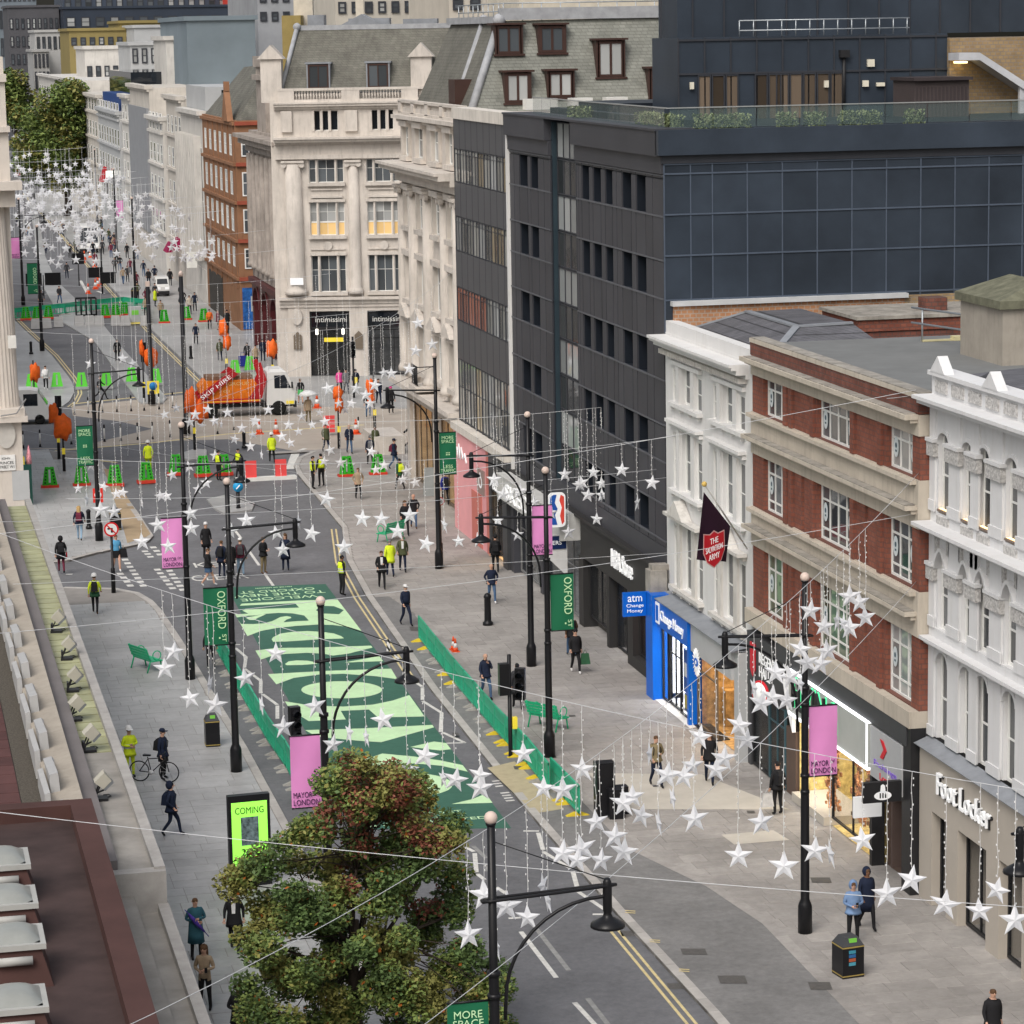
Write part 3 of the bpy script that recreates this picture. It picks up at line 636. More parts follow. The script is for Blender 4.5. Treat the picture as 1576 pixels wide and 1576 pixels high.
# ============================================================ red brick building
YB = 91.4; LB = YB-75.55
B = bldg('brick_building', YB, 'red brick commercial block with cream stone bands and metal windows, shops below')
wc = [(1.2, 3.35, 3), (6.7, 9.85, 4), (13.05, 15.2, 3)]; sl_ = [(5.2, 5.5), (11.2, 11.5)]
rowsB = [(12.02, 13.22, (.72,)), (8.85, 10.6, (.72, .2)), (5.42, 7.5, (.72, .22))]
ops = []
for z0, z1, r in rowsB:
    for a, c, n in wc: ops.append((a, c, z0, z1))
for z0, z1, r in rowsB[1:]:
    for a, c in sl_: ops.append((a, c, z0, z1))
b = MB()
for za, zb in ((12.0, 13.25), (8.82, 10.62), (5.38, 7.52)): wall_open(b, .02, LB-.02, za, zb, ops, -.4, 0.0)
ob(b, .02, LB-.03, 13.87, 14.3, -.4, .05); ob(b, .02, LB, 4.85, 14.2, -14, -.41)
b.local('brick_wall', redb, B)
b = MB(); ob(b, 0, LB-.012, 13.9, 14.32, -.35, .075); b.local('brick_parapet', redbd, B)
for a, c in [(.02, 1.15), (3.4, 3.72), (3.8, 4.7), (12.0, 12.95), (15.25, LB-.02)]: pass
for za, zb in ((8.82, 10.62), (5.38, 7.52), (12.0, 13.25)):
    for c in (3.62, 4.2, 6.35, 10.15, 12.55): b = MB(); ob(b, c-.05, c+.28, za, zb, 0.0, .1); b.local('brick_pier', redb, B)
b = MB()
for za, zc, zb in ((10.62, 11.15, 12.0), (7.52, 8.12, 8.82)):
    ob(b, 0, LB, za, zb, -.38, .06); ob(b, 0, LB-.15, zc-.12, zc, .06, .22); ob(b, 0, LB-.1, zc, zc+.12, .06, .42); ob(b, 0, LB-.2, zb-.14, zb-.02, .06, .24)
ob(b, 0, LB, 13.25, 13.85, -.38, .06); ob(b, 0, LB-.1, 13.62, 13.72, .06, .28); ob(b, 0, LB-.05, 13.72, 13.86, .06, .46)
ob(b, 0, LB, 4.9, 5.38, -.38, .3); ob(b, -.02, LB, 14.32, 14.45, -.4, .1)
b.local('stone_band', bstone, B)
b = MB(); 
for za in (11.27, 8.24, 13.86): ob(b, .3, LB-.2, za, za+.03, .08, .40)
ob(b, .1, LB, 14.45, 14.49, -.38, .08); b.local('weathered_ledge', gstone, B)
decal = mat('white_window_sticker', (.62, .68, .7), .5); decald = mat('sticker_mark', (.05, .1, .13), .5)
dcm = MB(); dcm.prism([(.2*math.cos(2*math.pi*k/20), 0, .3*math.sin(2*math.pi*k/20)) for k in range(20)], (0, -.004, 0)); dcm = dcm.mesh('window_sticker', decal)
dmm = MB(); dmm.prism([(.07*math.cos(2*math.pi*k/12), -.006, .05+.08*math.sin(2*math.pi*k/12)) for k in range(12)], (0, -.004, 0)); dmm.box(-.06, .06, -.01, -.006, -.14, -.08); dmm = dmm.mesh('sticker_mark', decald)
for fi, (z0, z1, r) in enumerate(rowsB):
    for a, c, n in wc:
        w_ = window(B, a, c, z0, z1, -.2, n, r, .07, whitef, glgrn if (fi == 2 and rnd.random() < .8) else (gl if rnd.random() < .6 else glb), mw=.06)
        for i in (0, n-1):
            x = (c-a)*(i+.5)/n; st = link('window_sticker', dcm, w_, (x, -.03, (z1-z0)*.5)); link('sticker_mark', dmm, st)
    if fi:
        for a, c in sl_: window(B, a, c, z0, z1, -.15, 1, (.72, .22), .04, whitef, gl)
b = MB(); b.box(0, LB, .4, 13.9, 14.2, 14.26); b.local('flat_roof', feltr, B)
# chimney, rear walls, rail on its roof
b = MB(); b.box(2.0, 9.5, 13.2, 13.9, 14.2, 14.95); b.local('rear_parapet', redbd, B)
b = MB(); b.box(1.9, 9.6, 13.1, 13.95, 14.95, 15.1); b.box(5.4, 6.4, 13.2, 13.8, 15.1, 15.6); b.local('parapet_coping', redb, B)
b = MB()
pA = [(3.2, 5.6), (13.6, 7.2)]
for zz in (14.85, 15.35): b.tube([(1.0, 5.2, zz), (14.6, 8.4, zz)], .035, 6)
for i in range(6):
    t = i/5; x = 1.6+12.6*t; y = 5.35+2.95*t; b.tube([(x, y, 14.27), (x, y, 15.35)], .03, 6)
rail = b.local('guard_rail', mat('galvanised', (.42,.45,.48), .45, .1, 3, metal=.6), B)
fo = MB(); fo.box(-.1, .1, -.06, 1.3, 0, .05); fo.box(-.18, .18, 1.0, 1.4, 0, .14); fo = fo.mesh('counterweight', mat('yellow_weight', (.55,.5,.3), .7))
for i in range(6): t = i/5; link('counterweight', fo, rail, (1.6+12.6*t, 5.4+2.95*t, 14.27))
rend = mat('cement_render', (.33,.3,.26), .9, .18, .8, streak=.4); moss = mat('mossy_coping', (.14,.14,.1), .9, .4, 2.5, bump=.3)
chy1 = FX(1478, 520, 33.4).y; chy2 = FX(1543, 520, 33.4).y; chz = FX(1510, 468, 33.4).z
CH = empty('chimney_stack', (33.4, chy1, 13.0), 'tall rendered chimney stack with sloping mossy concrete cap on the roofs', 'chimney', None, -math.pi/2)
cl_ = chy1-chy2; ch_ = chz-13.0
b = MB(); b.box(0, cl_, 0, 3.0, 0, ch_); b.local('shaft', rend, CH)
q_ = cl_+.15
b = MB(); b.add([(-.15,-.15,ch_),(q_,-.15,ch_),(q_,3.2,ch_),(-.15,3.2,ch_),(-.15,-.15,ch_+.25),(q_,-.15,ch_+.25),(q_,3.2,ch_+.25),(-.15,3.2,ch_+.25),(.6,1.4,ch_+.8),(cl_-.6,1.4,ch_+.8)], [(0,3,2,1),(0,1,5,4),(1,2,6,5),(2,3,7,6),(3,0,4,7),(4,5,9,8),(6,7,8,9),(7,4,8),(5,6,9)]); b.local('cap', moss, CH)
# shops of the brick building
dgrey = mat('dark_grey_fascia', (0.055, 0.057, 0.062), 0.5, 0.1, 2.0); red = mat('red_sign', (0.6, 0.02, 0.035), .45, .05)
b = MB(); ob(b, 3.4, LB-.3, 4.32, 4.9, -.2, .28); b.local('slate_band', dgrey, B)
b = MB(); ob(b, 0, 3.9, 2.75, 4.6, -.1, .22); ob(b, 0, .3, 0, 2.75, -.1, .2); b.local('dark_fascia', dgrey, B)
ltext(B, 'sign_letters', 'REGENT', 2.3, 3.95, 1.8, .36, .235, litw2, .01, .0); ltext(B, 'sign_letters', 'HALL', 2.0, 3.48, 1.2, .36, .235, litw2, .01, .0)
b = MB(); b.prism([(.45,-.23,4.3),(1.0,-.23,4.3),(1.0,-.23,3.4),(.72,-.23,3.15),(.45,-.23,3.4)], (0,-.03,0)); b.local('red_shield', red, B)
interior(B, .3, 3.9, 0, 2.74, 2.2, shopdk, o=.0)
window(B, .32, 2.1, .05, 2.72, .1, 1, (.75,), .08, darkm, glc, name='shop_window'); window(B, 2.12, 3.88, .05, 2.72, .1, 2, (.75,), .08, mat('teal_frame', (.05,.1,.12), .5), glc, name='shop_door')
b = MB(); b.prism([(3.95,-.1,4.6),(4.9,-.1,4.3),(4.9,-.1,2.2),(4.3,-.1,2.9),(3.95,-.1,3.6)], (0,-.12,0)); b.local('white_panel', litw2, B)
b = MB(); ob(b, 3.92, 4.9, 0, 2.2, -.2, .1); b.local('brown_pier', mat('brown_panel', (.11,.075,.06), .6), B)
ck = empty('lit_disc_sign', (0,0,0)); ck.parent = B; ck.location = (4.0, -1.0, 3.35); ck.scale = (.75,.75,.75)
b = MB(); b.lathe((0,0,0), [(.02,-.08),(.46,-.08),(.5,0),(.46,.08),(.02,.08)], 24); o_ = b.local('disc', litw2, ck); o_.rotation_euler = (math.pi/2, 0, .35)
b = MB(); b.lathe((0,0,0), [(.5,-.05),(.56,-.05),(.56,.05),(.5,.05)], 24); o_ = b.local('rim', red, ck); o_.rotation_euler = (math.pi/2, 0, .35)
b = MB(); b.tube([(0,0,.5),(0,.9,.7)], .03); b.local('bracket', darkm, ck)
pan = mat('brushed_panel', (.5,.52,.5), .4, .08, 1.0, metal=.2); grn = mat('green_backlight', (.1,.8,.4), .5, emit=1.2, ecol=(.05,.8,.3))
b = MB(); ob(b, 4.95, 12.5, 2.95, 4.28, -.1, .35); b.local('metal_fascia', pan, B)
b = MB(); ob(b, 4.95, 12.5, 2.86, 2.95, .1, .38); ob(b, 12.42, 12.5, 2.95, 4.28, .35, .38); ob(b, 4.95, 12.5, 4.28, 4.33, .2, .38); b.local('light_strip', litw, B)
ltext(B, 'backlight', 'FLYING', 7.6, 3.7, 4.3, 1.05, .36, grn, .005, .05); ltext(B, 'sign_letters', 'FLYING', 7.6, 3.7, 4.2, .98, .42, darkm, .04, .03)
shopy = mat('shop_yellow_lit', (.6,.48,.2), .6, .5, 5.0)
interior(B, 5.0, 12.5, 0, 2.85, 2.4, shopy, lit=mat('gift_shop_light', (1,.95,.85), .5, .0, emit=6.0), o=.0)
window(B, 8.6, 12.45, .35, 2.85, .1, 2, (), .06, darkm, glc, name='shop_window')
b = MB(); b.box(5.1, 8.3, -.3, 1.2, .02, .3); b.local('display_plinth', palem, B)
tr = mat('trinket', (.5,.25,.12), .5, .9, 14, orand=.9); b = MB()
for i in range(260):
    x = rnd.uniform(8.75, 12.2); z = rnd.uniform(.4, 2.4); y = rnd.uniform(.35, .6); r_ = rnd.uniform(.03, .07); b.box(x-r_, x+r_, y, y+.06, z-r_*1.4, z+r_*1.4)
b.local('goods_rack', tr, B, kind='stuff')
rk = MB(); 
for i in range(160):
    x = rnd.uniform(7.6, 8.3); z = rnd.uniform(.5, 2.5); y = rnd.uniform(-.05, .25); r_ = rnd.uniform(.04, .08); rk.box(x-r_, x+r_, y, y+.06, z-r_, z+r_)
rk.local('goods_rack', tr, B, kind='stuff')
b = MB(); ob(b, 12.6, 15.25, 2.75, 4.25, -.1, .3); b.local('white_sign', gfas, B)
wsg = MB(); wsg.prism([(13.5,-.31,4.05),(13.75,-.31,4.05),(14.05,-.31,3.8),(13.75,-.31,3.5),(13.5,-.31,3.5),(13.8,-.31,3.8)], (0,-.02,0)); wsg.local('red_arrow', red, B)
ltext(B, 'sign_letters', 'Exchange', 13.9, 3.22, 1.9, .22, .31, mat('violet_letters', (.25,.15,.6), .5), .01, .02); ltext(B, 'sign_letters', 'London', 14.1, 2.92, 1.3, .2, .31, red, .01, .02)
b = MB(); ob(b, 12.55, 12.75, 0, 2.75, -.1, .3); ob(b, 15.15, LB, 0, 4.9, -.2, .25); b.local('shop_pier', darkm, B)
interior(B, 12.75, 15.15, 0, 2.74, 1.6, mat('lobby_brown', (.12,.085,.07), .6, .2), o=-.2)
b = MB(); b.box(13.0, 13.15, .2, 1.3, 0, 2.4); b.box(14.2, 15.1, 1.2, 1.25, 0, 2.4); b.local('lobby_door', mat('door_brown', (.13,.095,.085), .5), B)
sg = empty('hanging_sign', (0,0,0)); sg.parent = B; sg.location = (14.4, -.7, 2.4); b = MB(); b.box(-.05,.05,-.75,.1,-.4,.22); b.local('lightbox', litw2, sg)
s2 = empty('black_projecting_sign', (0,0,0)); s2.parent = B; s2.location = (15.2, -.75, 2.95); b = MB(); b.box(-.08,.08,-.7,.45,-.3,.3); b.local('sign_board', darkm, s2)
b = MB(); b.prism([(.082, -.12+.26*math.cos(2*math.pi*k/20), -.1+.13*math.sin(2*math.pi*k/20)) for k in range(20)], (.01,0,0)); b.prism([(.082,-.2,0),(.082,-.04,0),(.082,-.06,.2),(.082,-.12,.24),(.082,-.18,.2)], (.01,0,0)); b.local('white_emblem', litw2, s2)
for x in (-.2,-.12,-.04): 
    b = MB(); b.box(.093,.1,x-.02,x+.02,-.17,-.02); b.local('emblem_bar', darkm, s2)
# ============================================================ ornate white building
XA = 28.5; YA = 75.5; A = bldg('ornate_white_building', YA, 'ornate white Victorian front with pointed arches above a beige sports shop', X=XA)
LA = 18.0; wht = mat('white_painted_stone', (.66,.662,.672), .7, .04, 1.0, streak=.28, dirt=(.42,.39,.35), bump=.06); gdkA = glass('dark_sash_glass', (.05,.055,.06), orand=.5); carv = mat('carved_white_stone', (.47,.46,.45), .8, .5, 12.0, bump=.9, bscale=16)
sA = lambda px: YA-FX(px, 760, XA).y
bays = [(sA(1444), sA(1462)), (sA(1481), sA(1499)), (sA(1506), sA(1525)), (sA(1548), sA(1568))]
w0 = bays[0][1]-bays[0][0]
x = bays[-1][1]
for i in range(5): bays.append((x+.75+(.9 if i % 2 else .2), x+.75+(.9 if i % 2 else .2)+w0)); x = bays[-1][1]
def mids(): 
    e = [0.0]
    for p, q in zip(bays, bays[1:]): e.append((p[1]+q[0])/2)
    return e+[bays[-1][1]+.5]
ed = mids(); FL = [(11.2, 13.1, 14.1, False), (7.9, 9.6, 10.55, True), (4.75, 6.9, 7.4, False)]
b = MB(); tr_ = MB(); cap = MB()
for fi, (z0, zs, z1, ptd) in enumerate(FL):
    for i, (a, c) in enumerate(bays):
        pts = arch_wall(b, ed[i], ed[i+1], z0, z1, a, c, zs, (c-a)*(.42 if not ptd else .62), -.75, 0, ptd)
        if ptd: arch_band(tr_, pts, .11, 0, .14)
        else: arch_band(tr_, pts, .1, 0, .05)
        window(A, a+.02, c-.02, z0, zs+.45, -.15, 1, (.45,), .09, whitef, gdkA)
    for i, e_ in enumerate(ed[:-1]):
        pw = .3 if i in (2,) else .42
        ob(tr_, max(0, e_-pw), e_+pw, z0, z1, 0, .06); ob(tr_, max(0, e_-pw-.05), e_+pw+.05, z0, z0+.3, .06, .1)
        if ptd or fi == 0: q = MB(); ob(q, max(0, e_-pw-.1), e_+pw+.1, zs-.35, zs+.05, 0, .16); q.local('capital', carv, A); ob(tr_, max(0,e_-pw-.14), e_+pw+.14, zs+.05, zs+.15, 0, .2)
b.local('wall', wht, A); 
z = cornice(tr_, 0, LA, 10.55, [(.12,.15),(.12,.4),(.1,.6)]); ob(tr_, 0, LA, z, 11.2, -.75, .02)
z = cornice(tr_, 0, LA, 7.4, [(.12,.2),(.1,.35)]); ob(tr_, 0, LA, z, 7.9, -.75, .05)
z = cornice(tr_, 0, LA, 14.1, [(.12,.15),(.14,.45),(.1,.6)]); ob(tr_, 0, LA, z, 15.0, -.5, .0); ob(tr_, -.05, LA, 15.0, 15.12, -.6, .12)
for g in (.75, 4.6, 8.6, 13): tr_.prism([(g-.55,-.14,15.12),(g+.55,-.14,15.12),(g+.02,-.14,15.58)], (0,.3,0))
tr_.local('trim', wht, A)
for i in range(12): q = MB(); ob(q, .35+i*1.25, 1.2+i*1.25, 14.56, 14.88, 0.0, .05); q.local('carved_panel', carv, A)
for i, (a, c) in enumerate(bays):
    for x0_, x1_, z0_, z1_, o_ in ((a, c, 10.86, 11.12, .02), (a-.1, a+.12, 10.1, 10.5, 0), (c-.12, c+.1, 10.1, 10.5, 0)): q = MB(); ob(q, x0_, x1_, z0_, z1_, o_, .06); q.local('carved_panel', carv, A)
b = MB(); ob(b, 0, LA, 4.45, 14.9, -12, -.76); b.local('rear_wall', wht, A)
b = MB(); b.add([(0,.5,14.9),(LA,.5,14.9),(LA,6,16.2),(0,6,15.3)], [(0,1,2,3)]); b.local('roof', slate, A)
b = MB()
for k in range(3): b.box(1.5, LA, 3.2+k*1.5, 4.0+k*1.5, 15.0, 15.75+.1*k)
b.local('chimney_slab', mat('old_concrete', (.32,.31,.3), .9, .25, 2, bump=.2), A)
up = mat('uplight_bar', (1,.75,.4), .5, emit=2.4, ecol=(1,.66,.3))
for i, (a, c) in enumerate(bays):
    b = MB(); ob(b, a+.02, c-.05, 11.24, 11.3, -.12, .05); k_ = b.local('uplight', mat('bronze_housing', (.2,.15,.12), .5), A); q = MB(); ob(q, a+.06, c-.08, 11.305, 11.315, -.1, .0); q.local('lamp', up, k_)
beigem = mat('beige_cladding', (.44,.40,.35), .6, .05, 1.0)
fsp = [0.05, 1.35, 2.45, 4.65, 5.75, 7.9, 9.0, 12, 13]
b = MB(); ob(b, .02, LA, 2.75, 4.5, -.3, .3)
for p, q in ((.02, 1.0), (2.15, 3.0), (5.1, 6.0), (7.6, 8.4), (11, 12), (15, 16)): ob(b, p, q, 0, 2.75, -.9, .3)
b.local('beige_shopfront', beigem, A)
b = MB(); b.add([(0,-.45,4.52),(LA,-.45,4.52),(LA,0,4.7),(0,0,4.7)], [(0,1,2,3)]); ob(b, 0, LA, 4.5, 4.52, 0, .48); b.local('lead_roof', lead, A)
ltext(A, 'sign_letters', 'Foot Locker', 3.55, 3.72, 3.9, .62, .36, litw2, .05, .0); ltext(A, 'sign_letters_back', 'Foot Locker', 3.62, 3.69, 3.9, .62, .325, darkm, .025, .0)
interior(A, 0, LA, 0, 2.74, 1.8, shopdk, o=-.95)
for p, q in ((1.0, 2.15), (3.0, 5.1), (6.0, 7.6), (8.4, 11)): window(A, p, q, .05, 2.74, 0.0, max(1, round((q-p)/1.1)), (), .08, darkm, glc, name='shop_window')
b = MB(); ob(b, 8.9, 9.6, 0, 4.2, .32, .6); b.local('dark_pier', darkm, A)
# ============================================================ dark grey clad building
YD = 128.3; LD = YD-102.22
D = bldg('dark_clad_building', YD, 'large charcoal metal clad office building with blank blue grey side wall and planted terrace')
clad = mat('charcoal_cladding', (0.05, 0.051, 0.06), 0.5, 0.12, 0.5, orand=.1); clad2 = mat('blue_grey_panel', (0.032, 0.042, 0.058), 0.4, 0.3, 0.3, orand=0.16); ribm = mat('cladding_rib', (0.04, 0.043, 0.052), 0.5); railm = mat('cladding_rail', (0.1, 0.105, 0.12), 0.45)
bdk = mat('dark_recess', (0.012, 0.016, 0.024), 0.5); gdk = glass('dark_glass', (0.012, 0.016, 0.022), orand=.4); grf = glass('reflective_glass', (0.05, 0.05, 0.05), orand=.5)
ROW = [(17.8, 19.18), (14.78, 16.17), (11.78, 13.15), (8.72, 10.08), (5.75, 7.1)]
WCOL = [(2.05, 3.7), (4.3, 5.75), (13.65, 14.87), (15.5, 16.8), (17.5, 18.63), (20.1, 21.5), (22.2, 23.6)]
ops = [(a, c, z0, z1) for a, c in WCOL for z0, z1 in ROW]+[(8.2, 12.65, 5.5, 20.8)]
b = MB(); wall_open(b, 0, LD, 5.5, 19.35, ops, -.45, -.03); b.box(0, 8.1, .46, 13, 5.5, 20.9); b.box(12.75, LD-.05, .46, 20, 5.6, 20.9); b.box(8.1, 12.75, .7, 13, 5.5, 20.9); ob(b, 12.65, 12.75, 5.5, 20.8, -.7, -.04)
b.local('core_wall', bdk, D); b = MB(); ob(b, 8.05, 8.215, 5.52, 20.78, -.69, -.045); b.local('reveal', mat('teal_reveal', (.028,.045,.058), .4), D)
# individual facade panels between ribs
cuts = sorted({0.0, 8.1, 12.75, LD, *[v for p in WCOL for v in p], 1.0, 6.9, 13.1, 19.3, 24.6})
zc = [5.5]; 
for z0, z1 in reversed(ROW): zc += [z0, z1]
zc += [19.35]
pm = {}
for xa, xb in zip(cuts, cuts[1:]):
    if 8.1 <= xa < 12.7 or xb-xa < .05: continue
    for za, zb in zip(zc, zc[1:]):
        cx = (xa+xb)/2; cz = (za+zb)/2
        if any(q[0] < cx < q[1] and q[2] < cz < q[3] for q in ops): continue
        k = (round(xb-xa, 2), round(zb-za, 2))
        if k not in pm: q = MB(); q.box(.04, k[0]-.04, -.03, .03, .03, k[1]-.03); pm[k] = q.mesh('facade_panel', clad)
        link('facade_panel', pm[k], D, (xa, 0, za))
b = MB()
for zz in [17.8, 14.78, 11.78, 8.72, 5.75, 19.3, 16.2, 13.18, 10.12, 7.12]:
    for p, q in ((0, 8.05), (12.75, LD)): ob(b, p, q, zz-.03, zz+.03, -.02, .06)
b.local('rail', railm, D)
b = MB()
for p, q in ((0, 8.05), (12.75, LD+.01)): ob(b, p, q, 19.36, 19.98, -.4, .12); ob(b, p, q, 20.0, 20.92, -.4, .28)
ob(b, 0, LD+.02, 20.92, 21.0, -1.2, .34); b.local('parapet_band', clad, D)
for a, c in WCOL:
    for z0, z1 in ROW:
        w_ = window(D, a+.02, c-.02, z0+.03, z1-.03, -.42, 2, (), .05, ribm, gdk)
gm = [glb, grf, grf]
for k, z0 in enumerate([5.5+1.53*i for i in range(10)]):
    window(D, 8.22, 12.63, z0, z0+1.5, -.28, 4, (), .05, ribm, glb if k % 2 else grf, mw=.09)
# blank side wall panels (faces the viewer)
sr = [14.75, 16.38, 17.88, 19.36, 19.71]; sx = [0.0, .55]+[.55+i*1.335+1.3 for i in range(0, 15)]
sx = [0.0, 1.0, 1.0+.55+.28]+[31.36-28.2+1.345*i for i in range(0, 14)]
sx = sorted(x for x in sx if x >= 0)
pm = {}
for xa, xb in zip(sx, sx[1:]):
    for za, zb in zip([13.25]+sr, sr):
        if xb-xa < .1: continue
        k = (round(xb-xa, 2), round(zb-za, 2))
        if k not in pm: q = MB(); q.box(-.02, .02, .02, k[0]-.02, .02, k[1]-.02); pm[k] = q.mesh('side_panel', clad2)
        link('side_panel', pm[k], D, (LD, xa, za))
b = MB(); b.box(LD-.06, LD-.021, 0, 20.6, 3, 20.9); b.local('side_wall_backing', bdk, D)
b = MB()
for zz in sr: b.box(LD, LD+.06, 0, 20.6, zz-.03, zz+.03)
for xx in sx: b.box(LD, LD+.045, xx-.025, xx+.025, 13.0, 19.71)
b.local('side_rail', mat('side_rail', (.075,.095,.13), .45), D)
b = MB(); b.box(LD-.1, LD+.1, -.1, 20.6, 19.74, 20.04); b.local('side_rib_band', ribm, D)  # plain band in the rib colour below the side parapet
b = MB(); b.box(LD-.1, LD+.3, -.28, 20.7, 20.04, 20.96); b.local('side_parapet', clad2, D)
# brick party wall seen below the side panels
b = MB(); b.box(LD+.02, LD+.25, 0.3, 9.2, 12.5, 14.55); b.local('party_wall', obrick, D)
b = MB(); b.box(LD+.02, LD+.26, 9.2, 20.4, 11, 14.62); b.local('party_wall', ybrick, D)
b = MB(); b.box(LD+.02, LD+.4, .2, 9.3, 14.55, 14.72); b.local('lead_flashing', mat('pale_lead', (.5,.51,.52), .6, .1), D)
for i, x in enumerate((5.7, 6.6, 7.5, 8.4, 10.0, 10.9, 12.8, 13.8)):
    b = MB(); b.box(LD+.26, LD+.34, x, x+.42, 13.1, 13.9); b.local('blocked_opening', mat('cream_block', (.55,.45,.34), .8, .15, 3), D)
b = MB(); b.box(0, LD, .3, 20.5, 20.5, 20.72); b.local('roof_deck', feltr, D)
# terrace: glass balustrade, planters, penthouse
bal = glass('balustrade_glass', (0.14, 0.2, 0.2), clear=.78, orand=.1)
gp = MB(); gp.box(0, 1.62, -.01, .01, 0, .72); gp = gp.mesh('glass_panel', bal); gq = MB(); gq.box(-.01, .01, 0, 1.62, 0, .72); gq = gq.mesh('glass_panel', bal)
for i in range(13): link('glass_panel', gp, D, (3.6+i*1.66, .3, 20.98))
for i in range(9): link('glass_panel', gq, D, (LD-.55, .4+i*1.66, 20.98))
b = MB(); ob(b, 3.6, LD-.5, 21.7, 21.74, -.34, -.26); b.box(LD-.59, LD-.51, .3, 15.3, 21.7, 21.74); b.local('handrail', mat('steel', (.5,.52,.52), .35, .05, metal=.7), D)
b = MB(); b.box(3, LD-1.5, 1.2, 1.6, 20.7, 21.25); b.box(3, 9, 2.5, 7, 20.7, 21.5); b.local('planter', bdk, D)
YP = 14.3   # local s of penthouse front (faces +s)
b = MB(); b.box(YP-4, YP, 3.9, 15.4, 20.7, 24.2); b.box(YP-5.5, YP-2.6, 4.6, 30, 24.2, 28); b.local('penthouse_wall', clad2, D)
b = MB()
for i in range(11): b.box(YP, YP+.05, 3.9+i*1.1-.03, 3.9+i*1.1+.03, 20.7, 24.2)
for i in range(18): b.box(YP-2.6, YP-2.54, 3.9+i*1.35-.03, 3.9+i*1.35+.03, 24.2, 28)
for zz in (22.75, 24.1): b.box(YP, YP+.06, 3.9, 15.4, zz-.04, zz+.04)
b.local('penthouse_rib', ribm, D)
pgl = glass('penthouse_glass', (.13,.1,.075), orand=.6)
for p, n in ((4.7, 3), (7.1, 2), (8.0, 5)):
    for k in range(n):
        o_ = window(D, 0, .55, 20.72, 22.7, 0, 1, (), .05, ribm, pgl, name='penthouse_window'); o_.rotation_euler = (0,0,math.pi/2); o_.location = (YP+.05, p+k*.58, 20.72)
b = MB()
for zz in (24.45, 24.85): b.tube([(YP-.4, 6.6, zz), (YP-.4, 13.9, zz)], .03, 6)
for i in range(13): b.tube([(YP-.4, 6.6+i*.6, 24.2), (YP-.4, 6.6+i*.6, 24.85)], .025, 6)
b.local('roof_guard_rail', mat('galvanised', (.5,.5,.5)), D)
b = MB(); b.tube([(YP+.1, 10.9, 21), (YP+.1, 10.9, 23.4)], .07); b.box(YP, YP+.25, 10.7, 11.1, 23.3, 23.6); b.local('flue', darkm, D)
for (y, z, w, h) in ((11.9, 22.9, .3, .3), (11.7, 22.1, .25, .25), (12.3, 22.1, .35, .15), (4.35, 22.15, .16, .28), (10.05, 22.1, .18, .28)):
    b = MB(); b.box(YP+.05, YP+.16, y, y+w, z, z+h); b.local('wall_lamp', mat('cream_lamp', (.7,.66,.55), .5), D)
b = MB(); b.box(YP+1.0, YP+3.5, 12.7, 15.0, 20.7, 22.35); b.local('bin_store', mat('brown_battens', (.075,.06,.06), .7, .1), D)
b = MB(); 
for i in range(14): b.box(YP+3.5, YP+3.53, 12.75+i*.16, 12.83+i*.16, 20.7, 22.1)
b.box(YP+.9, YP+3.7, 12.6, 15.1, 22.35, 22.48); b.local('batten', mat('brown_batten_dark', (.05,.04,.042), .7), D)
b = MB(); b.box(YP-5, YP+.3, 15.4, 26, 20.7, 24.0); b.local('brick_tower', ybrick, D)
b = MB(); b.hexa([(YP+.4,16.2,23.1),(YP+1.6,16.2,23.1),(YP+1.6,24,18.2),(YP+.4,24,18.2)], [(YP+.4,16.2,23.4),(YP+1.6,16.2,23.4),(YP+1.6,24,18.6),(YP+.4,24,18.6)]); b.box(YP+.4, YP+1.6, 15.3, 16.2, 23.1, 23.4); b.box(YP+1.3, YP+1.5, 18, 18.2, 19.5, 22.2); b.local('stair_canopy', mat('pale_steel', (.5,.51,.54), .5), D)
b = MB(); b.box(YP+.5, YP+1.0, 15.5, 15.9, 22.98, 23.05); b.local('stair_lamp', mat('warm_lamp', (1,.8,.4), .5, emit=6.0, ecol=(1,.75,.35)), D)
# shrubs on the terrace
lf = mat('terrace_shrub', (.2,.24,.12), .8, .4, 6, orand=.4)
def shrub(parent, s, y, z, r, h, n=260, m=None):
    b = MB()
    for i in range(n):
        a = rnd.uniform(0, 6.28); rr = r*math.sqrt(rnd.random()); zz = z+h*rnd.random(); c = Vector((s+rr*math.cos(a), y+rr*math.sin(a), zz)); t = rnd.uniform(.04, .09)
        d = Vector((rnd.gauss(0,1), rnd.gauss(0,1), rnd.gauss(0,1))).normalized(); e = d.orthogonal().normalized()
        b.add([c-d*t, c+e*t*.5, c+d*t, c-e*t*.5], [(0,1,2,3)])
    return b.local('shrub', m or lf, parent)
for (s, y) in ((20, .95), (21.2, .95), (24.7, 1.9), (24.7, 2.6), (24.7, 3.3), (24.8, 5.1), (24.8, 6.2), (24.8, 7.5), (24.8, 8.4), (24.8, 10.1), (23, .9), (24.3, .9), (9.2, .9), (10.4, .9)): shrub(D, s, y, 20.9, .42, .55)
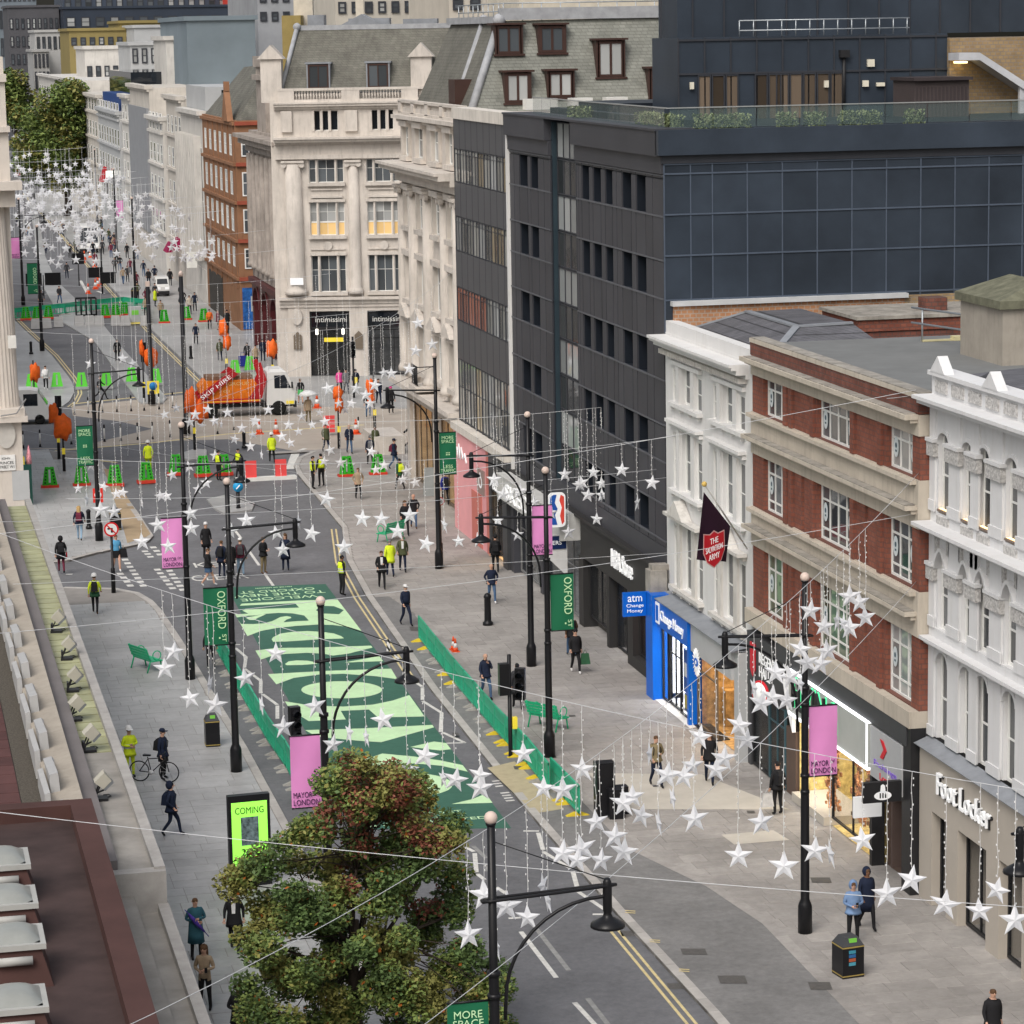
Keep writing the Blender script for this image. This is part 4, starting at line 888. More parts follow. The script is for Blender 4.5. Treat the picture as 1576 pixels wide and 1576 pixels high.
# lower floors: shop fronts
b = MB(); ob(b, 0, LD, 4.75, 5.5, -.3, .02); b.local('shop_band', clad, D)
b = MB(); ob(b, 0, LD, 4.62, 4.75, -.3, .3); ob(b, 13, LD-.1, 2.95, 4.62, -.3, .12)
for p, q in ((12.6, 13.4), (17.3, 17.7), (20.6, 21.4), (25.2, LD)): ob(b, p, q, 0, 2.95, -.5, .12)
ob(b, 21.4, LD, 0, .45, -.4, .12); b.local('charcoal_shopfront', mat('charcoal_shopfront', (.032,.031,.031), .55, .06), D)
b = MB(); ob(b, .3, 12.6, 3.55, 4.62, -.2, .9); ob(b, .3, 12.6, 4.62, 4.68, -.2, .95); b.local('pale_sign_canopy', mat('pale_canopy', (.5,.5,.49), .6), D)
ltext(D, 'sign_letters', 'SKECHERS', 6.6, 4.08, 9.0, .72, .93, litw2, .04, .0)
b = MB(); ob(b, .0, .6, 0, 3.55, -.3, .25); ob(b, 5.5, 6.0, 0, 3.55, -.3, .15); b.local('grey_pier', clad, D)
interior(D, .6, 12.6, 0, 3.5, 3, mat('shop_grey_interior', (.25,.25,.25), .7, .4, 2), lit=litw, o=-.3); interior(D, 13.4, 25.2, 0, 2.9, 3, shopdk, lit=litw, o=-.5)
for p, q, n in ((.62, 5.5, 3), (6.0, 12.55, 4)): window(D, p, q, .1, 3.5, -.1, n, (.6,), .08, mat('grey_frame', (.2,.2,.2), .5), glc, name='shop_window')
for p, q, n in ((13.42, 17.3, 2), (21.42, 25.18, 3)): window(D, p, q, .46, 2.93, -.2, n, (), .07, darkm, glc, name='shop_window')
window(D, 17.72, 20.58, .02, 2.93, -.25, 2, (.72,), .07, darkm, glc, name='shop_door')
ltext(D, 'sign_letters', 'NBA Store', 20.0, 3.85, 3.2, .72, .17, litw2, .04, .0)
scr = MB(); scr.box(18.0, 18.7, .9, 1.0, .8, 2.3); scr.local('video_screen', mat('blue_screen', (.1,.3,.9), .5, .8, 5, emit=1.0, ecol=(.1,.35,.95)), D)
scr = MB(); 
for x in (22.2, 23.4, 24.6): scr.box(x, x+.35, .7, .8, .8, 1.9)
scr.local('neon_display', mat('red_neon', (.9,.1,.1), .5, .6, 6, emit=1.2, ecol=(.95,.1,.08)), D)
lg = empty('projecting_logo', (0,0,0)); lg.parent = D; lg.location = (12.9, -1.1, 4.4)
def rrect(w, h, r, n=5):
    out = []
    for cx, cz, a0 in ((w/2-r, h/2-r, 0), (-w/2+r, h/2-r, 90), (-w/2+r, -h/2+r, 180), (w/2-r, -h/2+r, 270)):
        for k in range(n+1): a = math.radians(a0+90*k/n); out.append((cx+r*math.cos(a), cz+r*math.sin(a)))
    return out
b = MB(); b.prism([(0, x, z+.55) for x, z in rrect(.72, 1.45, .18)], (.1, 0, 0)); b.local('logo_board', litw2, lg)
b = MB(); b.prism([(.1, x, z+.55) for x, z in [(-.3,-.5),(-.3,.55),(-.16,.64),(-.02,.64),(-.1,.3),(.02,.05),(-.1,-.2),(.0,-.62),(-.2,-.62)]], (.012,0,0)); b.local('logo_blue', mat('logo_blue', (.02,.1,.42), .5), lg)
b = MB(); b.prism([(.1, x, z+.55) for x, z in [(.3,-.5),(.3,.55),(.16,.64),(.1,.4),(.2,.1),(.12,-.25),(.2,-.62)]], (.012,0,0)); b.local('logo_red', mat('logo_red', (.75,.08,.06), .5), lg)
s3 = empty('navy_projecting_sign', (0,0,0)); s3.parent = D; s3.location = (12.4, -.9, 3.3)
b = MB(); b.box(-.05,.05,-1.3,.3,-.1,.45); b.local('sign_board', mat('navy', (.01,.025,.09), .5), s3); q = MB(); lettering(q, 'SKECHERS', (.055,-.5,.17), (0,1,0), (0,0,1), 1.2, .17, .01, .0); q.local('sign_letters', litw2, s3)
b = MB(); b.prism([(-.05,.35,.5),(-.05,-.45,.5),(-.05,-.45,-.5),(-.05,.35,-1.3)], (.06,0,0)); b.local('white_pennant', mat('white_sign', (.62,.62,.62), .6), s3)
# first floor glazing band
b = MB(); 
interior(D, 12.9, LD-.1, 5.52, 5.74, .2, bdk)
# ============================================================ curtain wall block beyond it
YE = 141.0; LE = YE-128.35
E_ = bldg('curtain_wall_office', YE, 'slim office block with ribbons of glass and dark grey spandrels beside the stone corner')
b = MB(); b.box(0, LE, .3, 10, 5.05, 20.4); b.local('core_wall', bdk, E_)
spm = mat('spandrel_panel', (.075,.077,.085), .4, .06, .6); nb = 9; pw = LE/nb
sp = [(18.96, 20.4), (15.64, 17.29), (12.15, 13.9), (8.55, 10.45)]; gz_ = [(17.29, 18.96), (13.9, 15.64), (10.45, 12.15), (5.45, 8.55)]
eg = glass('office_glass', (.24,.24,.225), orand=.75); eg2 = glass('office_glass_warm', (.3,.25,.17), orand=.6); eg3 = glass('office_glass_red', (.3,.12,.08), orand=.5)
me_ = {}
for z0, z1 in sp:
    for i in range(nb):
        k = round(z1-z0, 2)
        if k not in me_: q = MB(); q.box(.03, pw-.03, -.02, .25, 0, k); me_[k] = q.mesh('spandrel_panel', spm)
        link('spandrel_panel', me_[k], E_, (i*pw, 0, z0))
for j, (z0, z1) in enumerate(gz_):
    for i in range(nb): window(E_, i*pw+.03, (i+1)*pw-.03, z0+.02, z1-.02, -.02, 2, (.85,) if j < 3 else (.55,), .035, ribm, (eg3 if (j == 2 and i < 5) else eg2 if rnd.random() < .18 else (glb if rnd.random() < .35 else eg)))
b = MB()
for i in range(nb+1): ob(b, i*pw-.035, i*pw+.035, 5.4, 20.4, -.1, .025)
b.local('mullion', ribm, E_)
b = MB(); ob(b, LE-.14, LE+.12, 0, 20.9, -.2, .16); b.local('white_downpipe', stucco, E_)
b = MB(); ob(b, 0, LE, 5.05, 5.4, -.2, .5); b.local('ledge', mat('pale_stone', (.62,.58,.53), .8, .1, 1, streak=.4), E_); b = MB(); ob(b, -.05, LE-.15, 20.4, 20.95, -.8, .1); b.local('stone_coping', mat('pale_stone', (.62,.58,.53), .8, .1, 1, streak=.4), E_)
pink = mat('pink_hoarding', (.78,.36,.38), .55, .08, .8); coral = mat('coral_panel', (.55,.17,.14), .55, .1, 1)
b = MB(); ob(b, 0, 8.6, 0, 5.05, -.2, .35); b.local('pink_hoarding', pink, E_)
b = MB(); ob(b, 4.4, 6.8, 0, 2.6, .35, .38); ob(b, 7.9, 8.55, 0, 5.0, .35, .37); b.local('coral_door', coral, E_)
b = MB(); ob(b, 6.0, 7.6, 2.7, 3.9, .35, .42); b.local('brown_plaque', mat('brown_plaque', (.3,.22,.2), .6), E_)
b = MB(); n = 20
for k in range(n):
    a = 2*math.pi*k/n; a2 = 2*math.pi*(k+1)/n
    b.add([(6.8+.42*math.cos(a),-.43,3.3+.32*math.sin(a)),(6.8+.42*math.cos(a2),-.43,3.3+.32*math.sin(a2)),(6.8+.27*math.cos(a2),-.43,3.3+.2*math.sin(a2)),(6.8+.27*math.cos(a),-.43,3.3+.2*math.sin(a))], [(0,1,2,3)])
b.box(6.72, 6.88, -.44, -.43, 3.6, 3.75); b.local('ring_emblem', litw2, E_)
b = MB(); b.tube([(1.0,-.37,4.2),(1.3,-.37,3.7),(1.5,-.37,4.4),(1.8,-.37,3.7),(2.1,-.37,4.3),(2.5,-.37,3.8),(2.9,-.37,4.1),(3.3,-.37,3.7)], .05, 6); b.local('script_letters', litw2, E_)
b = MB(); ob(b, 8.6, LE-.1, 3.3, 5.05, -.2, .4); ob(b, 8.6, 9.0, 0, 3.3, -.2, .4); ob(b, 11.6, LE-.1, 0, 3.3, -.2, .4); b.local('black_shopfront', dgrey, E_)
ltext(E_, 'sign_letters', 'ecco', 10.4, 3.55, 1.6, .36, .42, litw2, .02, .0)
interior(E_, 9.0, 11.6, 0, 3.3, 2.4, mat('warm_cream', (.7,.55,.35), .6, .2), lit=litceilw, o=.1); window(E_, 9.02, 11.58, .4, 3.28, .3, 2, (), .06, darkm, glc, name='shop_window')
# ============================================================ stone buildings round the circus
pst = mat('portland_stone', (.56,.515,.47), .8, .16, .6, streak=.65, dirt=(.3,.275,.25), bump=.1); pstd = mat('soot_stained_stone', (.34,.30,.27), .85, .25, .8, streak=.7, dirt=(.12,.105,.095), bump=.15)
gslate = mat('green_slate', (.15,.145,.125), .7, .28, .7, streak=.45, dirt=(.22,.225,.19), bump=.25, bscale=20, brick=(.32, .17, .014, (.10,.10,.085), (.125,.12,.105)))
gslate2 = mat('pale_green_slate', (.235,.24,.215), .7, .25, .7, streak=.35, dirt=(.18,.18,.15), bump=.25, bscale=20, brick=(.32, .17, .014, (.15,.155,.135), (.19,.195,.175)))
brownf = mat('brown_window_frame', (.055,.03,.025), .5); leadp = mat('pale_lead_roll', (.33,.34,.36), .6, .2, 2.0, bump=.3, bscale=6)
litwin = glass('lit_window', (.6,.42,.2), orand=.2)
MATS['lit_window'].node_tree.nodes['Principled BSDF'].inputs['Emission Color'].default_value = (1,.62,.22,1); MATS['lit_window'].node_tree.nodes['Principled BSDF'].inputs['Emission Strength'].default_value = .28
def baluster_mesh():
    b = MB(); b.lathe((0,0,0), [(.05,0),(.05,.05),(.03,.1),(.085,.3),(.03,.5),(.05,.56),(.05,.6)], 6); return b.mesh('baluster', pst)
balm = baluster_mesh()
def volutes(b, s0, s1, z):
    for s in (s0+.02, s1-.02):
        b.lathe((0,0,0), [(0.0,0)], 3) if False else None
        pts = [(s+.2*math.cos(2*math.pi*k/10), z+.0+.2*math.sin(2*math.pi*k/10)) for k in range(10)]
        b.prism([(x,-.25,zz) for x, zz in pts], (0,-.2,0))
    ob(b, s0-.15, s1+.15, z+.15, z+.3, 0, .55); ob(b, s0, s1, z-.1, z+.15, 0, .42)
def column(b, s0, s1, z0, z1, n=14):
    c = (s0+s1)/2; r = (s1-s0)/2
    b.lathe((c, 0, z0), [(r*1.25,0),(r*1.25,.25),(r*1.12,.35),(r,.5),(r*.98,(z1-z0)*.5),(r*.86,z1-z0)], n)
def tri_window(parent, b, s0, s1, z0, z1, gm, o=-.25, low=None):
    w = s1-s0
    for a, c, n in ((0, .2, 1), (.25, .75, 2), (.8, 1, 1)):
        if low and z1-z0 > 1.8:
            window(parent, s0+a*w, s0+c*w, z0, z0+.95, o, n, (), .05, whitef, low); window(parent, s0+a*w, s0+c*w, z0+.95, z1, o, n, (.5,), .05, whitef, gm)
        else: window(parent, s0+a*w, s0+c*w, z0, z1, o, n, (.6,), .05, whitef, gm)
    for a, c in ((.2, .25), (.75, .8)): ob(b, s0+a*w, s0+c*w, z0, z1, -.3, .05)
    ob(b, s0-.12, s1+.12, z0-.25, z0, 0, .25); ob(b, s0-.08, s1+.08, z1, z1+.22, 0, .14)
# ---- far right corner block facing the viewer
F2 = empty('stone_corner_block', (29.1, 208.3, 0), 'tall pale stone corner block with giant columns, balustrade and green slate mansard', 'building', None, -0.25)
LF = 15.0
wins = [(1.8, 4.3), (5.95, 8.3), (10.0, 12.4)]; flr = [(6.15, 8.8, gl, None), (10.25, 12.65, glb, litwin), (14.05, 15.7, gl, None)]
ops = [(a, c, z0, z1) for a, c in wins for z0, z1, g, l in flr]+[(a+.3, c-.3, 17.75, 19.2) for a, c in wins]+[(1.55, 4.45, 0, 4.75), (5.75, 8.6, 0, 4.75), (9.8, 12.6, 0, 4.75)]
b = MB(); wall_open(b, 0, LF, 0, 20.0, ops, -.5, 0); b.box(-.9, LF, .51, 14, 4.8, 20.4)
b.box(-.9, 0, 0.1, 1, 0, 20); b.local('wall', pst, F2)
tb = MB()
for s0, s1 in ((0, 1.35), (4.55, 5.45), (8.75, 9.65), (13, 14)):
    column(tb, s0, s1, 6.0, 15.4); volutes(tb, s0, s1, 15.35)
for i, (a, c) in enumerate(wins):
    for fi, (z0, z1, g, low) in enumerate(flr):
        tri_window(F2, tb, a, c, z0, z1, g, low=low if (i == 0 or fi != 1) else (low if i == 1 else None))
    for k in range(3): ob(tb, a+.3+k*.6, a+.5+k*.6, 17.7, 19.2, -.4, .05)
    window(F2, a+.3, c-.3, 17.75, 19.2, -.35, 3, (), .06, whitef, gdk)
    m_ = (a+c)/2
    tb.prism([(m_+.32*math.cos(2*math.pi*k/14),-.02,9.5+.32*math.sin(2*math.pi*k/14)) for k in range(14)], (0,-.16,0)); ob(tb, a, c, 9.2, 9.3, 0, .1); ob(tb, a+.1, c-.1, 12.95, 13.1, 0, .2); ob(tb, a+.1, c-.1, 13.5, 13.6, 0, .12)
z = cornice(tb, -.6, LF, 5.05, [(.25,.1),(.3,.2),(.2,.45)]); 
z = cornice(tb, -.6, LF, 15.75, [(.3,.3),(.75,.22),(.18,.45),(.2,.9),(.15,1.1)]); cornice(tb, -.6, LF, 19.3, [(.2,.15),(.18,.4),(.12,.5)])
ob(tb, -.3, LF, 19.8, 20.0, -.2, .1); ob(tb, -.3, LF, 20.62, 20.8, -.2, .1)
for s0, s1 in ((-.3, .9), (4.3, 5.6), (8.6, 9.8)): ob(tb, s0, s1, 20.0, 20.62, -.15, .08); ob(tb, s0+.2, s1-.2, 17.7, 19.2, 0, .25)
tb.local('stone_trim', pst, F2)
for k in range(60):
    s = 1.05+k*.21
    if any(p < s < q for p, q in ((4.2, 5.7), (8.5, 9.9))) or s > 12.8: continue
    link('baluster', balm, F2, (s, .05, 20.01))
b = MB(); b.add([(-.2,.6,20.5),(LF,.6,20.5),(LF,3.4,25.0),(.9,3.4,25.0),(-.2,12,20.5),(.9,10,25.0)], [(0,1,2,3),(4,0,3,5)]); b.local('mansard_roof', gslate, F2)
b = MB(); b.box(.9, LF, 3.3, 3.7, 24.9, 25.25); b.tube([(-.15,.55,20.5),(.9,3.3,25.1)], .17, 8); b.sphere((.9,3.3,25.15), .3); b.local('lead_roll', leadp, F2)
for s in (2.6, 9.1) if False else (2.4, 6.7):
    d_ = MB(); d_.box(s-.65, s-.55, .75, 2.6, 20.55, 22.5); d_.box(s+.95, s+1.05, .75, 2.6, 20.55, 22.5); d_.box(s-.75, s+1.15, .7, 2.8, 22.5, 22.62); dm_ = d_.local('dormer', mat('lead_sheet', (.2,.2,.2)), F2)
    window(F2, s-.55, s+.95, 20.75, 22.45, -.8, 2, (), .12, brownf, gl, name='dormer_window')
for s in (-.9, 9.9):
    c_ = MB(); c_.box(s-.6, s+.9, .2, 1.4, 19.8, 22.9); c_.prism([(s-.8,.0,22.9),(s+1.1,.0,22.9),(s+.15,.0,23.9)], (0,1.9,0)); c_.local('chimney', pst, F2)
# ground floor shop
for a, c in ((1.55, 4.45), (5.75, 8.6)):
    interior(F2, a, c, 0, 4.7, 2.5, mat('shop_grey_interior', (.25,.25,.25)), lit=litw, o=-.5); window(F2, a, c, .05, 3.4, -.3, 3, (.8,), .09, darkm, glc, name='shop_window'); window(F2, a, c, 3.45, 4.74, -.25, 1, (), .12, darkm, gdk, name='sign_window')
    ltext(F2, 'sign_letters', 'intimissimi', (a+c)/2+.1, 4.12, 2.3, .36, -.18, mat('grey_letters', (.6,.6,.58), .5), .02, .01)
for s in (.65, 5.1):
    b = MB(); ob(b, s-.3, s+.3, 2.0, 3.0, .05, .12); b.prism([(s-.3,-.05,3.0),(s+.3,-.05,3.0),(s,-.05,3.3)], (0,-.08,0)); b.local('bronze_plaque', mat('bronze_plaque', (.16,.13,.1), .5), F2)
b = MB(); b.prism([(.65+.4*math.cos(2*math.pi*k/16),-.05,5.0-.6+.6*math.sin(2*math.pi*k/16)) for k in range(16)], (0,-.2,0)); b.local('cartouche', pst, F2)
b = MB(); ob(b, 2.6, 4.0, 2.55, 2.85, .3, .36); b.local('yellow_board', mat('yellow_board', (.75,.6,.05), .5, emit=.2), F2)
for s in (2.1, 4.0): 
    b = MB(); b.box(s-.09, s+.09, -.5, -.32, 3.1, 3.5); b.local('lantern', mat('lantern_lit', (1,.95,.85), .5, emit=2.0), F2)
b = MB(); ob(b, .3, 1.25, 6.75, 7.25, .72, .75); b.local('street_nameplate', litw2, F2)
# left flank along the far street
b = MB(); b.box(-1.9, -.5, .4, 32, 5.4, 17.4); b.local('flank_wall', pstd, F2) if False else None
FL2 = bldg('soot_stained_flank', 231.5, 'soot stained stone flank with dark arcade beyond the corner block', X=29.6)
b = MB(); b.box(0, 23, 0, 3, 5.6, 17.2); b.local('wall', pstd, FL2)
b = MB()
for i in range(9): column(b, i*2.6+.6, i*2.6+1.5, 6.4, 15.4, 10)
cornice(b, 0, 23, 15.6, [(.6,.3),(.5,.9),(.3,1.3)]); b.box(4, 9, .2, 4, 17, 22.2); b.box(3.6, 9.4, -.1, 4.3, 21.2, 21.6); b.box(3.8, 9.2, 0, 4.2, 22.2, 23.0); b.local('colonnade', pstd, FL2)
for i in range(8): window(FL2, i*2.6+1.7, i*2.6+3.0, 7, 14, .02, 1, (.35,.7), .1, whitef, gl)
ox = mat('oxblood_tile', (.09,.022,.025), .35, .15, 2)
b = MB()
for i in range(4):
    pts = arch_wall(b, i*5.2, i*5.2+5.2, 0, 5.5, i*5.2+.8, i*5.2+4.4, 3.2, 1.6, -.6, .12); arch_band(b, pts, .25, .12, .22)
ob(b, 0, 22.9, 5.1, 5.55, -.2, .4); b.local('arcade', ox, FL2)
b = MB(); b.box(0, 22.9, .65, 3, 0, 5.4); b.local('arcade_interior', shopdk, FL2)
# ---- near right corner block
F1 = bldg('stone_quadrant_block', 158.0, 'ornate pale stone block with balustrade and long green slate roof behind the dark office', X=28.6)
L1 = 16.9
w1 = [(1.2, 3.0), (5.0, 7.2), (9.5, 11.5), (13.4, 15.2)]
ops = [(a, c, z0, z1) for a, c in w1 for z0, z1 in ((6.6, 9.0), (10.2, 12.6), (14.2, 16.2), (18, 19.6))]+[(.9, 7.6, 0, 4.6), (8.6, 15.5, 0, 4.6)]
b = MB(); wall_open(b, 0, L1, 0, 20.6, ops, -.5, 0); b.box(0, L1, .51, 14, 4.7, 20.6); b.local('wall', pst, F1)
b = MB()
for s0, s1 in ((.1, .9), (3.5, 4.4), (7.8, 8.8), (12.1, 12.9), (15.8, 16.8)): column(b, s0, s1, 6.1, 16.2); volutes(b, s0, s1, 16.1)
for a, c in w1:
    for z0, z1 in ((6.6, 9.0), (10.2, 12.6), (14.2, 16.2), (18, 19.6)):
        ob(b, a-.15, c+.15, z0-.25, z0, 0, .3); ob(b, a-.2, a, z0, z1, 0, .15); ob(b, c, c+.2, z0, z1, 0, .15); ob(b, a-.2, c+.2, z1, z1+.3, 0, .3)
        window(F1, a, c, z0, z1, -.12, 2, (.6,), .08, whitef, gl if rnd.random() < .5 else glb)
    b.prism([(a-.4,-.02,9.3),(c+.4,-.02,9.3),((a+c)/2,-.02,10.0)], (0,-.55,0))
cornice(b, -.3, L1, 4.9, [(.3,.2),(.3,.5),(.25,1.0)]); cornice(b, -.5, L1-.2, 16.6, [(.4,.3),(.3,.6),(.25,1.2),(.15,1.4)]); cornice(b, -.2, L1, 19.8, [(.2,.2),(.2,.5)])
ob(b, -.2, L1, 20.2, 20.35, -.3, .1); ob(b, -.2, L1, 20.85, 21.0, -.3, .1)
for s in (.2, 4, 8, 12, 16): ob(b, s-.3, s+.5, 20.3, 20.9, -.25, .1)
b.local('stone_trim', pst, F1)
for k in range(70):
    if (k*.235) % 4 > .6: link('baluster', balm, F1, (.3+k*.235, .1, 20.35))
for a, c in ((.9, 7.6), (8.6, 15.5)):
    interior(F1, a, c, 0, 4.6, 2.0, mat('warm_cream', (.7,.55,.35)), lit=litc, o=-.5); window(F1, a, c, .1, 4.55, -.3, 4, (), .1, mat('bronze_frame', (.24,.19,.14)), glc, name='shop_window')
b = MB(); 
for k in range(9): b.tube([(7.3+k*.18,-1.0,6.2),(7.3+k*.18,-1.0,7.2)], .025, 5)
b.tube([(7.2,-1.0,7.2),(8.9,-1.0,7.2)], .03, 5); b.tube([(7.2,-1.0,6.25),(8.9,-1.0,6.25)], .03, 5); b.tube([(8.9,-1,7.2),(8.9,-.1,7.2)], .03, 5); b.local('iron_balcony', darkm, F1)
b = MB(); b.box(7.0, 9.1, -1.15, 0, 5.9, 6.15); b.local('balcony_slab', pst, F1)
# mansard: street slope, hip, long slope facing the viewer (plane near Y=143)
ys = 158-143.5
b = MB(); b.add([(0,.9,20.7),(ys,.9,20.7),(ys-2.2,3.0,25.1),(0,3.0,25.1)], [(0,1,2,3)]); b.local('street_slope', gslate, F1)
b = MB(); b.add([(ys,.9,20.3),(ys,24,20.3),(ys-2.2,24,25.3),(ys-2.2,3.0,25.1)], [(0,1,2,3)]); b.box(0, ys-2.1, 3.0, 24, 18, 25.0); b.local('long_slope', gslate2, F1)
b = MB(); b.tube([(ys,.9,20.4),(ys-2.2,3.0,25.1)], .2, 8); b.tube([(ys-4,.9,20.5),(ys-6,3.0,25.1)], .18, 8); b.box(0, ys-2.1, 2.7, 3.2, 25.0, 25.35); b.box(ys-2.5, ys-2.0, 3, 24, 25.15, 25.75); b.sphere((ys-2.2,3,25.15), .34); b.sphere((ys-6,3,25.15), .3); b.local('lead_roll', leadp, F1)
for (px, py, px2, py2, m_) in ((780,38,824,82,gl),(848,38,892,80,gl),(935,62,980,118,mat('lit_blind',(.42,.33,.16),.6,emit=.06)),(788,112,830,158,glb),(855,110,898,150,glb),(1012,106,1030,155,glb)):
    zt = FY(px, py, 142).z; zb = FY(px, py2, 142).z; ya = FY(px, py, 142).x-28.6; yb = FY(px2, py, 142).x-28.6
    d_ = MB(); sl = lambda z: ys-2.2*(z-20.3)/5.0
    s_ = sl(zb)+.12
    d_.box(sl(zt)-.3, s_-.06, ya, ya+.14, zb-.1, zt); d_.box(sl(zt)-.3, s_-.06, yb-.14, yb, zb-.1, zt); d_.box(sl(zt)-.6, s_+.08, ya-.14, yb+.14, zt, zt+.1); d_.box(sl(zb)-.1, s_+.05, ya-.08, yb+.08, zb-.16, zb-.06)
    d_.local('dormer', brownf, F1)
    f_ = MB(); f_.box(s_-.25, s_-.2, ya, yb, zb, zt); f_.local('dormer_back', bdk, F1) if m_ is None else None
    o_ = window(F1, 0, yb-ya-.16, 0, zt-zb, 0, 2, (), .13, brownf, m_ if m_.name != 'lit_blind' else litwin if False else (glb if m_.name == 'lit_blind' else m_), name='dormer_window', mw=.12); o_.rotation_euler = (0,0,math.pi/2); o_.location = (s_-.1, ya+.08, zb-.05)
d_ = MB(); d_.box(ys-4.2, ys-2.6, .7, 2.2, 20.7, 22.2); d_.local('dormer', brownf, F1)
# plant on that roof
for (x, y, w) in ((3.3, ys+1.6, 1.6), (5.6, ys+1.6, 1.1), (7.4, ys+1.6, 1.1)):
    b = MB(); b.box(y, y+.8, x, x+w, 20.72, 21.25); u_ = b.local('air_conditioner', mat('white_unit', (.66,.65,.62), .6), F1)
b = MB()
for zz in (25.6, 26.0): b.tube([(0, 3.4, zz), (ys-3, 3.4, zz), (ys-3, 12, zz)], .03, 5)
for k in range(9): b.tube([(k*1.3, 3.4, 25), (k*1.3, 3.4, 26)], .03, 5); b.tube([(ys-3, 3.4+k, 25), (ys-3, 3.4+k, 26)], .03, 5)
b.local('roof_rail', mat('galvanised', (.5,.5,.5)), F1)
b = MB(); b.box(0, 8, 5, 14, 25, 27.2); b.box(2, 6, 16, 22, 25, 28); b.local('roof_plant_house', mat('cream_render', (.55,.5,.42), .8, .15), F1)
# roof plant of the corner block
b = MB(); 
for (s, w, h) in ((1.5, 1.2, 1.0), (4.5, 3.0, .7), (8.5, 2.5, .6)): b.box(s, s+w, 5, 7, 25, 25+h)
b.prism([(3.5,4.5,25),(7.5,4.5,25),(5.5,4.5,26.0)], (0,3,0)); b.local('roof_plant', lead, F2)
for q_ in ((4.8, 5.4, 8, 8.6, 25, 28.5), (.2, 1.6, 8, 9, 25, 28)): b = MB(); b.box(*q_); b.local('chimney', mat('cream_render', (.55,.5,.42)), F2)
b = MB(); b.box(-.5, .9, 6, 9, 20, 26.0); b.local('ochre_gable', mat('ochre_panel', (.28,.215,.08), .7, .12), F2)
# ---- terracotta building
terr = mat('terracotta', (.26,.135,.075), .75, .16, .9, streak=.3, dirt=(.26,.11,.055), bump=.15); terrd = mat('terracotta_red', (.3,.075,.045), .75, .2, 1.0)
GT = bldg('terracotta_building', 267.0, 'orange terracotta building with white sash windows and steep slate roof', X=29.9); LG = 24.0
wg = [(1.5+i*3.7, 3.2+i*3.7) for i in range(6)]; fg = [(5.2, 6.9), (8.2, 10.2), (11.3, 13.3), (14.6, 16.4)]
b = MB(); wall_open(b, 0, LG, 0, 17.6, [(a, c, z0, z1) for a, c in wg for z0, z1 in fg], -.4, 0); b.box(0, LG, .41, 9, 0, 17.6)
b.local('wall', terr, GT)
b = MB()
for a, c in wg: ob(b, c+.6, c+1.4, 3.5, 17.6, 0, .07)
for z in (4.2, 7.4, 10.6, 13.8, 17.2): ob(b, -.1, LG, z, z+.25, 0, .22)
b.prism([(18.5,-.4,17.5),(22.5,-.4,17.5),(20.5,-.4,20.2)], (0,.5,0)); b.box(20.25,20.75,-.38,.08,20,20.8); b.local('terracotta_trim', terr, GT)
for a, c in wg:
    for z0, z1 in fg: window(GT, a, c, z0, z1, -.04, 2, (.5,), .09, whitef, gl if rnd.random() < .6 else glb)
# near end wall faces the viewer
for i in range(3):
    for z0, z1 in fg:
        o_ = window(GT, 0, 1.3, 0, z1-z0, 0, 2, (.55,), .1, whitef, gl); o_.rotation_euler = (0,0,math.pi/2); o_.location = (LG+.03, .5+i*2.3, z0)
b = MB()
for z in (4.2, 7.4, 10.6, 13.8, 17.2): b.box(LG, LG+.25, 0, 8, z, z+.3)
b.local('string_course', terrd, GT)
b = MB(); b.add([(0,.3,17.6),(LG,.3,17.6),(LG,8,17.6),(0,8,17.6),(4,3.5,21.8),(LG-3,3.5,22.2)], [(0,1,5,4),(1,2,5),(2,3,4,5),(3,0,4)]); b.local('roof', gslate, GT)
b = MB(); b.lathe((LG-3,3.5,22.2), [(.5,0),(.6,.3),(.3,.6),(.35,.9),(.05,1.4)], 10); b.local('finial', leadp, GT)
b = MB(); ob(b, 2, 12, 0, 3.6, .0, .06); b.local('shopfront', shopdk, GT); b = MB(); b.box(LG+.02, LG+.08, .2, 2.6, .1, 3.6); b.local('graffiti_shutter', mat('blue_hoarding', (.02,.1,.32), .6, .7, 3), GT)
b = MB(); b.box(LG+.09, LG+.13, .9, 1.9, 1.6, 2.9); b.local('cash_machine', gfas, GT)
# ---- farther street fronts
def far_front(name, y0, y1, h, X, m, label, cols, flrs, gm, wm=whitef, top=None, out=0.0):
    T = bldg(name, y0, label, X=X); L_ = y0-y1; cw = L_/cols
    ops = [(i*cw+.22*cw, (i+1)*cw-.22*cw, z0, z1) for i in range(cols) for z0, z1 in flrs]
    b = MB(); wall_open(b, 0, L_, 0, h, ops, -.4, 0); b.box(0, L_, .41, 12, 0, h); b.local('wall', m, T)
    b = MB()
    for z in [f[0]-.35 for f in flrs]+[h-.4]: ob(b, 0, L_+.05, z, z+.28, 0, .25)
    ob(b, -.1, L_+.1, h-.15, h+.25, -.4, .5); ob(b, .3, L_-.3, 0.2, 3.2, .0, .05); b.local('trim', m, T)
    for a, c, z0, z1 in ops: window(T, a, c, z0, z1, -.02, 1, (.5,), .08, wm, gm if rnd.random() < .7 else glb)
    # windows of the end wall
    if top: top(T, L_)
    return T
greyc = mat('pale_grey_cladding', (.42,.43,.44), .6, .08, .4); creamc = mat('cream_stone', (.53,.495,.45), .8, .14, .5, streak=.5, dirt=(.34,.31,.28)); whc = mat('white_faience', (.58,.56,.53), .6, .12, .5, streak=.4)
f3 = [(4.5, 6.6), (8, 10.2), (11.6, 13.6), (15, 16.8)]
